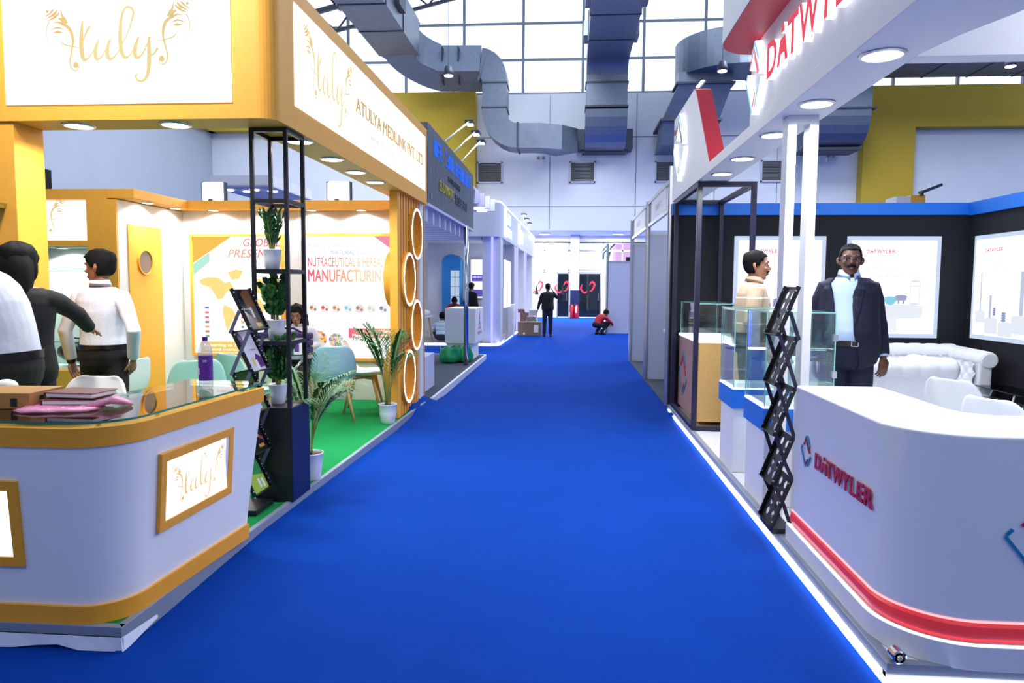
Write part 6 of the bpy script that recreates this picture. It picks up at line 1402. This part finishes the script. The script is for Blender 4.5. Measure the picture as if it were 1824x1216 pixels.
class Fig:
    def __init__(s, t, pose, sc):
        g = lambda k, d: V(pose.get(k, d)) * sc
        s.t, s.sc, s.p = t, sc, pose
        s.pel, s.che, s.nek = g('pelvis', (0, 0, .90)), g('chest', (0, .005, 1.22)), g('neck', (0, .012, 1.505))
        ty = math.radians(pose.get('turn', 0)); s.u = V((math.cos(ty), math.sin(ty), 0)); s.fat = pose.get('fat', 0)
        hy, hp, hr = [math.radians(a) for a in pose.get('head', (0, 0, 0))]
        hd = g('chin', tuple((s.nek + V((0, -.012, .012)) * sc) / sc))
        s.T = M.Translation(hd) @ M.Rotation(hy, 4, 'Z') @ M.Rotation(hp, 4, 'X') @ M.Rotation(hr, 4, 'Y') @ M.Diagonal((sc * pose.get('hs', 1.05) * pose.get('hw', 1), sc * pose.get('hs', 1.05), sc * pose.get('hs', 1.05), 1))
        sp, tan, uu, vv = s.frame(.86)
        w_ = pose.get('sh', .178) * sc
        s.J = {}
        for k, sg in (('L', 1), ('R', -1)):
            S0 = sp + uu * (w_ * sg); hip = s.pel + s.u * (.088 * sg * sc) - V((0, 0, .02 * sc))
            s.J[k] = dict(sh=S0, el=g(k + 'el', (sg * .245, .03, 1.14)), wr=g(k + 'wr', (sg * .262, -.03, .885)), hip=hip, kn=g(k + 'kn', (sg * .10, -.01, .49)), an=g(k + 'an', (sg * .105, .015, .085)), toe=g(k + 'toe', (sg * .13, -.17, .03)))
    def frame(s, t):
        a, b, c = s.pel, s.che, s.nek; ctrl = b * 2 - (a + c) / 2
        tt = max(0, min(1, t)); p = a * (1 - tt) ** 2 + ctrl * 2 * tt * (1 - tt) + c * tt ** 2
        d = ((ctrl - a) * (1 - tt) + (c - ctrl) * tt).normalized()
        if t < 0: p = p + d * (t * (c - a).length)
        u = (s.u - d * s.u.dot(d)).normalized(); return p, d, u, d.cross(u)
    def torso(s, b, off, t0=-.1, t1=1.0, n=24, cut=None, inner=None):
        rings = []
        for t, rx, ry in TS:
            if t < t0 - 1e-6 or t > t1 + 1e-6: continue
            p, d, u, v = s.frame(t); f = s.fat * math.exp(-((t - .30) / .26) ** 2)
            rx, ry = (rx + f * .6) * s.sc + off, (ry + f) * s.sc + off
            q = p - v * (f * .55 * s.sc)
            if cut is None: rings.append([q + u * (rx * math.cos(a)) + v * (ry * math.sin(a)) for a in [2 * PI * k / n for k in range(n)]])
            else:
                h = cut(t); A = [-PI / 2 + h + s.p.get('open', 0) + (2 * PI - 2 * h) * k / n for k in range(n + 1)]
                rings.append([q + u * (rx * math.cos(a)) + v * (ry * math.sin(a)) for a in A] + [q + u * ((rx - inner) * math.cos(a)) + v * ((ry - inner) * math.sin(a)) for a in reversed(A)])
        b.loft(rings)
    def arm(s, b, k, r, end=1.0, start=0.0):
        j = s.J[k]; q = s.sc
        el = j['el']; c_ = s.frame(.90)[0]; pts = [j['sh'].lerp(c_, .6) + V((0, 0, .0)) * q, j['sh'] - V((0, 0, .028 * q)), j['sh'].lerp(el, .35), el.lerp(j['sh'], .15), el, el.lerp(j['wr'], .3), el.lerp(j['wr'], end)]
        b.tube(pts, [x * q for x in [r[0] * .62] + list(r)], 14)
    def leg(s, b, k, r, end=1.0):
        j = s.J[k]; b.tube([j['hip'] + V((0, 0, .05)) * s.sc, j['hip'].lerp(j['kn'], .35), j['kn'].lerp(j['hip'], .12), j['kn'], j['kn'].lerp(j['an'], .35), j['kn'].lerp(j['an'], end)], [x * s.sc for x in r], 14)
def remesh(o, vox, it=3):
    md = o.modifiers.new('skin', 'REMESH'); md.mode = 'VOXEL'; md.voxel_size = vox; md.use_smooth_shade = True
    sm = o.modifiers.new('soft', 'SMOOTH'); sm.factor = 0.5; sm.iterations = it
    return o
def person(name, label, loc, rz, h, pose, skin='skin', top='shirt_white', legs='trouser_black', hair='short', vox=.007, detail=True, jacket=None, skirt_len=None, cat='person', extras=True):
    t = thing(name, label, cat, loc, math.radians(rz)); sc = h / 1.75; F = Fig(t, pose, sc)
    b = MB(); F.torso(b, -.012); b.tube([F.nek - V((0, 0, .03)), F.T @ V((0, .012, .03))], [.058 * sc, .054 * sc], 14)
    add_head(b, F.T, detail)
    for k, sg in (('L', 1), ('R', -1)):
        F.arm(b, k, [.050, .044, .036, .037, .036, .025]); F.leg(b, k, [.075, .068, .05, .05, .05, .036])
        j = F.J[k]; d = j['wr'] - j['el']; pn = V(pose.get(k + 'palm', (-sg, 0, 0)))
        add_hand(b, j['wr'], V(pose.get(k + 'hand', tuple(d))), -sg if pose.get(k + 'flip') else sg, pn, pose.get('curl', .45), sc)
        b.tube([j['an'], j['an'].lerp(j['toe'], .5), j['toe']], [.04 * sc, .035 * sc, .025 * sc], 10)
    body = remesh(b.build('body', skin, t, local=True, smooth=True), vox)
    T = F.T
    # shirt / jacket
    if jacket:
        b = MB(); F.torso(b, .006, .02, .99); remesh(b.build('shirt', top, t, local=True, smooth=True), vox * 1.2, 6)
        b = MB(); F.torso(b, .030, -.1 if not skirt_len else -.1, .97, cut=lambda q: (.30 if q > .3 else .30 + (.3 - q) * .9) + max(0, q - .75) * 1.6, inner=.022)
        if skirt_len: pass
        for k in 'LR': F.arm(b, k, [.074, .066, .055, .056, .053, .046], .93)
        remesh(b.build('jacket', jacket, t, local=True, smooth=True), vox * 1.1, 8)
        if detail:
            for sg in (-1, 1):
                lp = MB(); rg = []
                for q in [.40 + .46 * i / 10 for i in range(11)]:
                    p, d, u, v = F.frame(q); f = F.fat * math.exp(-((q - .30) / .26) ** 2); e = [(x[1], x[2]) for x in TS if abs(x[0] - q) == min(abs(y[0] - q) for y in TS)][0]
                    hgt = .31 + max(0, q - .75) * 1.6; w_ = .30 * math.sin(min(1, (q - .38) / .42) * PI / 2) * (1 if q < .80 else 1 - (q - .80) / .1 * .55)
                    w_ = max(w_, .02)
                    op = pose.get('open', 0)
                    pt = lambda a, o_: p - v * (f * .55 * sc) + u * (((e[0] + f * .6) * sc + o_) * math.cos(a)) + v * (((e[1] + f) * sc + o_) * math.sin(a))
                    a0, a1 = -PI / 2 + op + sg * hgt, -PI / 2 + op + sg * (hgt + w_)
                    rg.append([pt(a0, .034), pt((a0 + a1) / 2, .040), pt(a1, .038), pt(a1, .031), pt(a0, .028)])
                lp.loft(rg); lp.build('lapel', jacket, t, local=True, smooth=False)
            for k in 'LR':
                j = F.J[k]; c = MB(); c.tube([j['el'].lerp(j['wr'], .90), j['el'].lerp(j['wr'], .985)], [.036 * sc, .035 * sc], 14); c.build('cuff', top, t, local=True)
    else:
        b = MB(); F.torso(b, .012, .02 if pose.get('tuck', True) else -.06, .985)
        for k in 'LR': F.arm(b, k, pose.get('sleeve', [.068, .060, .050, .052, .048, .042]), pose.get('sleeve_end', .95))
        remesh(b.build('shirt', top, t, local=True, smooth=True), vox * 1.1, 8)
    if detail and top != 'none':
        c = MB(); pn_, d_, u_, v_ = F.frame(1.0); rg = []
        for i in range(25):
            a = PI * (-.5 + .06) + (2 * PI - .12 * PI) * i / 24; fr_ = abs(math.cos((a + PI / 2) / 2)) ** 6
            o0 = pn_ + u_ * (.070 * sc * math.cos(a)) + v_ * (.070 * sc * math.sin(a)); o1 = pn_ + u_ * (.080 * sc * math.cos(a)) + v_ * (.082 * sc * math.sin(a))
            drop = .012 + .045 * fr_
            rg.append([o0 + d_ * .002, pn_ + u_ * (.062 * sc * math.cos(a)) + v_ * (.064 * sc * math.sin(a)) + d_ * (.034 * sc), pn_ + u_ * (.066 * sc * math.cos(a)) + v_ * (.068 * sc * math.sin(a)) + d_ * (.036 * sc), o1 - d_ * drop * sc - v_ * (.02 * fr_ * sc)])
        c.loft(rg); c.build('collar', top, t, local=True, smooth=True)
    # trousers, belt, shoes
    b = MB(); F.torso(b, .016, -.1, .20)
    for k in 'LR': F.leg(b, k, pose.get('legr', [.098, .094, .074, .072, .066, .058]), 1.0)
    remesh(b.build('trousers', legs, t, local=True, smooth=True), vox * 1.2, 8)
    if detail:
        b = MB(); rings = []
        for tq in (.165, .225):
            p, d, u, v = F.frame(tq); f = F.fat * math.exp(-((tq - .30) / .26) ** 2); rx, ry = (.164 + f * .6) * sc + .021, (.119 + f) * sc + .021
            rings.append([p - v * (f * .55 * sc) + u * (rx * math.cos(a)) + v * (ry * math.sin(a)) for a in [2 * PI * k / 28 for k in range(28)]])
        b.loft(rings, cap=False); bo = b.build('belt', 'shoe', t, local=True, smooth=True)
        if jacket:
            p, d, u, v = F.frame(.195); f = F.fat * math.exp(-((.195 - .30) / .26) ** 2); c = p - v * (f * .55 * sc + (.119 + f) * sc + .024)
            m_ = MB(); 
            for x0, x1, z0, z1 in ((-.026, .026, .017, .021), (-.026, .026, -.021, -.017), (-.026, -.021, -.021, .021), (.021, .026, -.021, .021)): m_.box(c.x + x0, c.x + x1, c.y - .004, c.y + .004, c.z + z0, c.z + z1)
            m_.build('buckle', 'chrome', bo, local=True)
    for k in 'LR':
        j = F.J[k]; b = MB(); d = (j['toe'] - j['an']); d.z = 0; d = d.normalized(); l = V((-d.y, d.x, 0)); base = V((j['an'].x, j['an'].y, min(j['an'].z, j['toe'].z) - .028 * sc)); base.z = max(base.z, 0.001)
        rg = []
        for x, w_, hh in ((-.06, .03, .05), (-.045, .038, .075), (.02, .042, .085), (.09, .05, .062), (.15, .048, .048), (.19, .034, .036), (.205, .012, .02)):
            cc = base + d * x * sc; rg.append([cc + l * (w_ * sc * math.cos(a)) + V((0, 0, max(0, hh * sc * (.5 + .5 * math.sin(a))))) for a in [2 * PI * i / 14 for i in range(14)]])
        b.loft(rg); b.build('shoe', 'shoe', t, local=True, smooth=True)
    # hair
    if hair:
        b = MB(); n, m = 36, 12; g = []
        for i in range(n):
            a = 2 * PI * i / n; fr_ = -math.sin(a)
            if hair == 'long': zl = .172 if fr_ > .8 else .14 if fr_ > .62 else -.06
            elif hair == 'bald': zl = .20 if fr_ > -.2 else .055
            else: zl = pose.get('front', .182) if fr_ > .55 else .150 if fr_ > .3 else .112 if fr_ > -.05 else .085 if fr_ > -.3 else .05
            row = []
            for k in range(m + 1):
                z = .238 + (zl - .238) * (k / m) ** 0.8
                cy, rx, ry = head_at(min(z, .232)); e = pose.get('hairv', .022 if hair == 'long' else .012) * (1 if k < m else .25) * (1 + .25 * math.sin(a * 9 + k)) * (1.5 if (fr_ > .3 and z > .17 and hair == 'short') else 1)
                zz = z + (.012 if k < 3 else 0)
                if z > .228: rx, ry = rx * (k / 3) if k < 3 else rx, ry * (k / 3) if k < 3 else ry
                row.append(b.bm.verts.new(T @ V(((rx + e) * math.cos(a), cy + (ry + e) * math.sin(a), zz))))
            g.append(row)
        for i in range(n):
            for k in range(m): b.bm.faces.new((g[i][k], g[(i + 1) % n][k], g[(i + 1) % n][k + 1], g[i][k + 1]))
        ho = b.build('hair', 'hair', t, local=True, smooth=True)
        md = ho.modifiers.new('thick', 'SOLIDIFY'); md.thickness = .012 * sc; md.offset = -1
        if hair == 'long':
            b = MB(); rg = []
            for z, w_, d_, y in ((.20, .05, .05, .02), (.15, .100, .09, .03), (.08, .118, .088, .04), (0, .122, .08, .045), (-.10, .118, .065, .07), (-.22, .10, .04, .095), (-.34, .08, .03, .10), (-.44, .045, .02, .10)):
                rg.append([T @ V((w_ * math.cos(a) * (1 + .04 * math.sin(9 * a)), y + d_ * math.sin(a), z)) for a in [2 * PI * i / 28 for i in range(28)]])
            b.loft(rg); b.build('hair_length', 'hair', t, local=True, smooth=True)
    # face
    if detail:
        for s in (-1, 1):
            e = MB(); e.ball(T @ V((s * .033, -.0795, .118)), (.0115 * sc, .010 * sc, .006 * sc), 12, 8); eo = e.build('eye', 'eye', t, local=True, smooth=True)
            e = MB(); e.ball(T @ V((s * .033 - .001, -.0895, .118)), (.0062 * sc, .005 * sc, .0058 * sc), 10, 6); e.build('iris', 'hair', eo, local=True, smooth=True)
            e = MB(); e.tube([T @ V((s * .014, -.097, .140)), T @ V((s * .034, -.097, .147)), T @ V((s * .055, -.080, .141))], [.003 * sc, .0045 * sc, .002 * sc], 6); e.build('eyebrow', 'hair', t, local=True, smooth=True)
        e = MB(); e.tube([T @ V((-.022, -.090, .046)), T @ V((-.008, -.1005, .047)), T @ V((.008, -.1005, .047)), T @ V((.022, -.090, .046))], [.002 * sc, .006 * sc, .006 * sc, .002 * sc], 8); e.build('lips', 'lip', t, local=True, smooth=True)
        if pose.get('mustache'):
            e = MB(); e.tube([T @ V((-.034, -.086, .057)), T @ V((-.018, -.099, .066)), T @ V((0, -.105, .068)), T @ V((.018, -.099, .066)), T @ V((.034, -.086, .057))], [.004 * sc, .009 * sc, .0085 * sc, .009 * sc, .004 * sc], 8); e.build('mustache', 'hair', t, local=True, smooth=True)
        if pose.get('glasses'):
            e = MB(); r = .0016 * sc
            for s in (-1, 1):
                e.tube([T @ V((s * .033 + .025 * math.cos(a), -.101 + .008 * abs(math.cos(a)) * (1 if s * math.cos(a) > 0 else 0), .117 + .016 * math.sin(a))) for a in [2 * PI * k / 16 for k in range(17)]], r, 5)
                e.tube([T @ V((s * .057, -.094, .121)), T @ V((s * .079, -.05, .122)), T @ V((s * .084, .01, .122))], r, 5)
            e.tube([T @ V((-.009, -.103, .120)), T @ V((.009, -.103, .120))], r, 5); e.build('glasses', 'steel_dark', t, local=True)
    return t, F

def stripes(name, base, line, period, width, axis=2):
    m = mat(name, base, 0.8, noise=0, bump=0.2, bscale=16); nt = m.node_tree; b = nt.nodes['Principled BSDF']
    tc = [n for n in nt.nodes if n.type == 'TEX_COORD'][0]; sp = nt.nodes.new('ShaderNodeSeparateXYZ'); nt.links.new(tc.outputs['Object'], sp.inputs[0])
    md = nt.nodes.new('ShaderNodeMath'); md.operation = 'PINGPONG'; md.inputs[1].default_value = period / 2
    lt = nt.nodes.new('ShaderNodeMath'); lt.operation = 'LESS_THAN'; lt.inputs[1].default_value = width / 2
    mx = nt.nodes.new('ShaderNodeMix'); mx.data_type = 'RGBA'; mx.inputs[6].default_value = lin(*base); mx.inputs[7].default_value = lin(*line)
    nt.links.new(sp.outputs[axis], md.inputs[0]); nt.links.new(md.outputs[0], lt.inputs[0]); nt.links.new(lt.outputs[0], mx.inputs[0]); nt.links.new(mx.outputs[2], b.inputs['Base Color'])
    return m

def build_people():
    D = lambda **k: k
    # white stand
    person('person', 'person in a navy suit, pale blue shirt and glasses standing behind the white counter', (2.11, 5.6, 0.098), -6, 1.87,
           D(fat=.05, hs=.87, hw=1.06, chin=(0, -.012, 1.508), head=(-10, 0, 0), open=-.36, Lel=(.225, .05, 1.15), Lwr=(.238, -.03, .93), Lhand=(0, -.05, -1), Lpalm=(-.5, .9, 0), Rel=(-.215, .06, 1.15), Rwr=(-.215, .0, .90), sh=.150, mustache=True, glasses=True, curl=.7, hairv=.006, front=.192), 'skin_dark', 'shirt_blue', 'suit', vox=.0055, jacket='suit')
    tan = stripes('tan_striped_polo', (188, 164, 138), (232, 228, 222), .118, .013); MT['tan_polo'] = tan
    t, F = person('person', 'person in a beige polo shirt with white stripes standing behind the glass showcases', (1.70, 6.85, 0.098), 84, 1.84,
           D(fat=.06, head=(0, 0, 0), tuck=False, neck=(0, -.02, 1.495), chest=(0, .0, 1.21), Lel=(.235, .03, 1.15), Lwr=(.24, -.10, .92), Rel=(-.24, .03, 1.15), Rwr=(-.24, -.10, .92), sleeve=[.075, .072, .066, .07, .066, .06], sleeve_end=.06, mustache=True, hairv=.010, front=.19), 'skin_mid', 'tan_polo', 'suit', vox=.0055)
    e = MB(); r = .003
    for s in (-1, 1): e.tube([V((s * .03 + .026 * math.cos(a), -.165, 1.33 + .022 * math.sin(a))) for a in [2 * PI * k / 14 for k in range(15)]], r, 5); e.tube([V((s * .055, -.165, 1.335)), V((s * .05, -.15, 1.42))], r, 5)
    s_ = thing('sunglasses', 'dark sunglasses hanging at the collar of the striped polo shirt', 'glasses', (1.70, 6.85, 0.098), math.radians(84)); e.build('frame', 'black', s_, local=True)
    person('person', 'seated person in dark navy at the picture edge behind the white counter', (3.30, 4.62, 0.098), 170, 1.70,
           D(pelvis=(0, 0, .52), chest=(0, -.03, .84), neck=(0, -.05, 1.10), Lkn=(.12, -.42, .50), Lan=(.12, -.42, .085), Ltoe=(.12, -.6, .03), Rkn=(-.12, -.42, .50), Ran=(-.12, -.42, .085), Rtoe=(-.12, -.6, .03), Lel=(.27, -.02, .80), Lwr=(.2, -.24, .72), Rel=(-.27, -.02, .80), Rwr=(-.2, -.24, .72)), 'skin', 'suit', 'suit', vox=.011, detail=False)
    shell_chair('armchair', 'white moulded chair under the seated person in navy', (3.30, 4.62, 0.098), math.radians(170), 'white_plastic', 'white_plastic', 'white_plastic', group='white moulded chairs')
    # orange stand
    t, F = person('person', 'person in a white shirt and black trousers seen from behind by the orange door', (-3.58, 5.22, 0.098), 176, 1.74,
           D(head=(92, 2, 0), fat=.01, Lel=(.285, .05, 1.15), Lwr=(.30, -.02, .91), Rel=(-.32, .08, 1.16), Rwr=(-.235, -.02, .93), Rhand=(.3, -.3, -1), hairv=.016, curl=.5), 'skin', 'shirt_white', 'trouser_black', vox=.0055)
    j = F.J['L']; b = MB(); b.tube([j['el'].lerp(j['wr'], .97), j['el'].lerp(j['wr'], 1.06)], [.034, .033], 14); b.build('wristband', 'shoe', t, local=True)
    person('person', 'person with long black hair in a black jacket reaching out to the man in white', (-3.50, 4.30, 0.098), 196, 1.74,
           D(head=(-20, 0, 0), Rel=(-.235, -.27, 1.30), Rwr=(-.22, -.52, 1.19), Rhand=(.05, -1, -.25), Rpalm=(.3, 0, -1), Lel=(.23, -.02, 1.14), Lwr=(.2, -.18, 1.0), sh=.165, curl=.3), 'skin_mid', 'shirt_white', 'suit_black', hair='long', vox=.007, jacket='suit_black', detail=True)
    person('person', 'person in a white shirt cut off by the picture edge, leaning over the orange counter', (-3.27, 3.84, 0.098), -84, 1.84,
           D(pelvis=(0, .06, .90), chest=(0, .03, 1.22), neck=(0, -.10, 1.47), chin=(0, -.27, 1.47), head=(0, 40, 0), fat=.02, Lel=(.285, .0, 1.14), Lwr=(.19, -.26, 1.02), Lhand=(-.3, -1, -.2), Rel=(-.26, -.06, 1.12), Rwr=(-.15, -.27, 1.04), Rhand=(.3, -1, -.2)), 'skin_dark', 'shirt_white', 'trouser_black', vox=.006)
    seat = D(pelvis=(0, 0, .50), chest=(0, -.04, .83), neck=(0, -.08, 1.09), head=(0, 18, 0), Lkn=(.12, -.42, .50), Lan=(.12, -.42, .085), Ltoe=(.12, -.6, .03), Rkn=(-.12, -.42, .50), Ran=(-.12, -.42, .085), Rtoe=(-.12, -.6, .03), Lel=(.25, -.08, .82), Lwr=(.12, -.30, .80), Rel=(-.25, -.08, .82), Rwr=(-.12, -.30, .80), glasses=True, hairv=.012)
    person('person', 'seated person with dark hair and glasses behind the purple bag', (-3.28, 8.45, 0.098), 10, 1.66, seat, 'skin_mid', 'shirt_white', 'trouser_black', hair='long', vox=.008)
    shell_chair('side_chair', 'mint shell chair under the seated person with glasses', (-3.28, 8.45, 0.098), math.radians(10), 'mint', 'mint', group='shell chairs of the orange stand')
    # far figures
    t, F = person('person', 'person in a dark suit holding a phone to the ear, standing in the aisle', (-0.68, 22.85, 0.012), 182, 1.68,
           D(fat=.03, head=(-12, 4, 0), Rel=(-.33, -.10, 1.28), Rwr=(-.17, -.10, 1.50), Rhand=(.35, .1, 1), Rpalm=(1, 0, 0), Lel=(.27, .0, 1.14), Lwr=(.33, -.06, .90)), 'skin_dark', 'shirt_white', 'suit', hair='bald', vox=.010, jacket='suit_black', detail=False)
    p = F.J['R']['wr']; ph = thing('phone', 'black phone held to the ear of the person in the dark suit', 'phone', (-0.68, 22.85, 0.012), math.radians(182)); MB().bar(p + V((.04, .0, .04)), p + V((.075, .0, .17)), .03, .012).build('body', 'black', ph, local=True, bevel=.003)
    crouch = lambda **k: dict(dict(pelvis=(0, .12, .30), chest=(0, .0, .52), neck=(0, -.20, .66), head=(0, 45, 0), Lkn=(.18, -.32, .42), Lan=(.14, .0, .085), Ltoe=(.16, -.2, .03), Rkn=(-.18, -.32, .42), Ran=(-.14, .0, .085), Rtoe=(-.16, -.2, .03), Lel=(.26, -.32, .45), Lwr=(.14, -.5, .35), Rel=(-.26, -.32, .45), Rwr=(-.14, -.5, .35)), **k)
    t, F = person('person', 'crouching person in a red shirt with white print at the blank white panels', (1.02, 24.35, 0.0), 125, 1.66, crouch(), 'skin', 'shirt_red', 'suit_black', vox=.010, detail=False)
    b = MB(); b.ball((0.02, .085, .52), (.075, .02, .035), 12, 6); b.build('back_print', 'paper', t, local=True)
    person('person', 'person in a red shirt bending over the far white counter', (-3.28, 20.2, 0.072), 12, 1.70, crouch(pelvis=(0, .1, .55), chest=(0, -.02, .85), neck=(0, -.2, 1.02), head=(0, 40, 0), Lkn=(.14, -.3, .40), Rkn=(-.14, -.3, .40), Lel=(.28, -.25, .80), Lwr=(.2, -.45, .68), Rel=(-.28, -.25, .80), Rwr=(-.2, -.45, .68)), 'skin_dark', 'shirt_red', 'trouser_black', vox=.010, detail=False)
    MT['striped_tee'] = stripes('striped_tee', (196, 206, 210), (120, 170, 196), .11, .02)
    person('person', 'person in a pale striped shirt sitting on the floor of the light-line stand', (-3.47, 19.32, 0.072), 185, 1.66, crouch(pelvis=(0, .05, .12), chest=(0, .02, .38), neck=(0, -.06, .60), head=(0, 25, 0), Lkn=(.25, -.38, .28), Lan=(.1, -.5, .08), Ltoe=(.0, -.55, .04), Rkn=(-.25, -.38, .28), Ran=(-.1, -.55, .08), Rtoe=(0, -.6, .04), Lel=(.27, -.12, .36), Lwr=(.18, -.34, .22), Rel=(-.27, -.12, .36), Rwr=(-.18, -.34, .22)), 'skin_dark', 'striped_tee', 'suit', vox=.010, detail=False)
    person('person', 'person in dark clothes standing beside the blue arched cabinet', (-2.86, 20.72, 0.072), 150, 1.62, D(head=(0, 10, 0)), 'skin_dark', 'suit_black', 'suit_black', vox=.010, detail=False)
build_people()
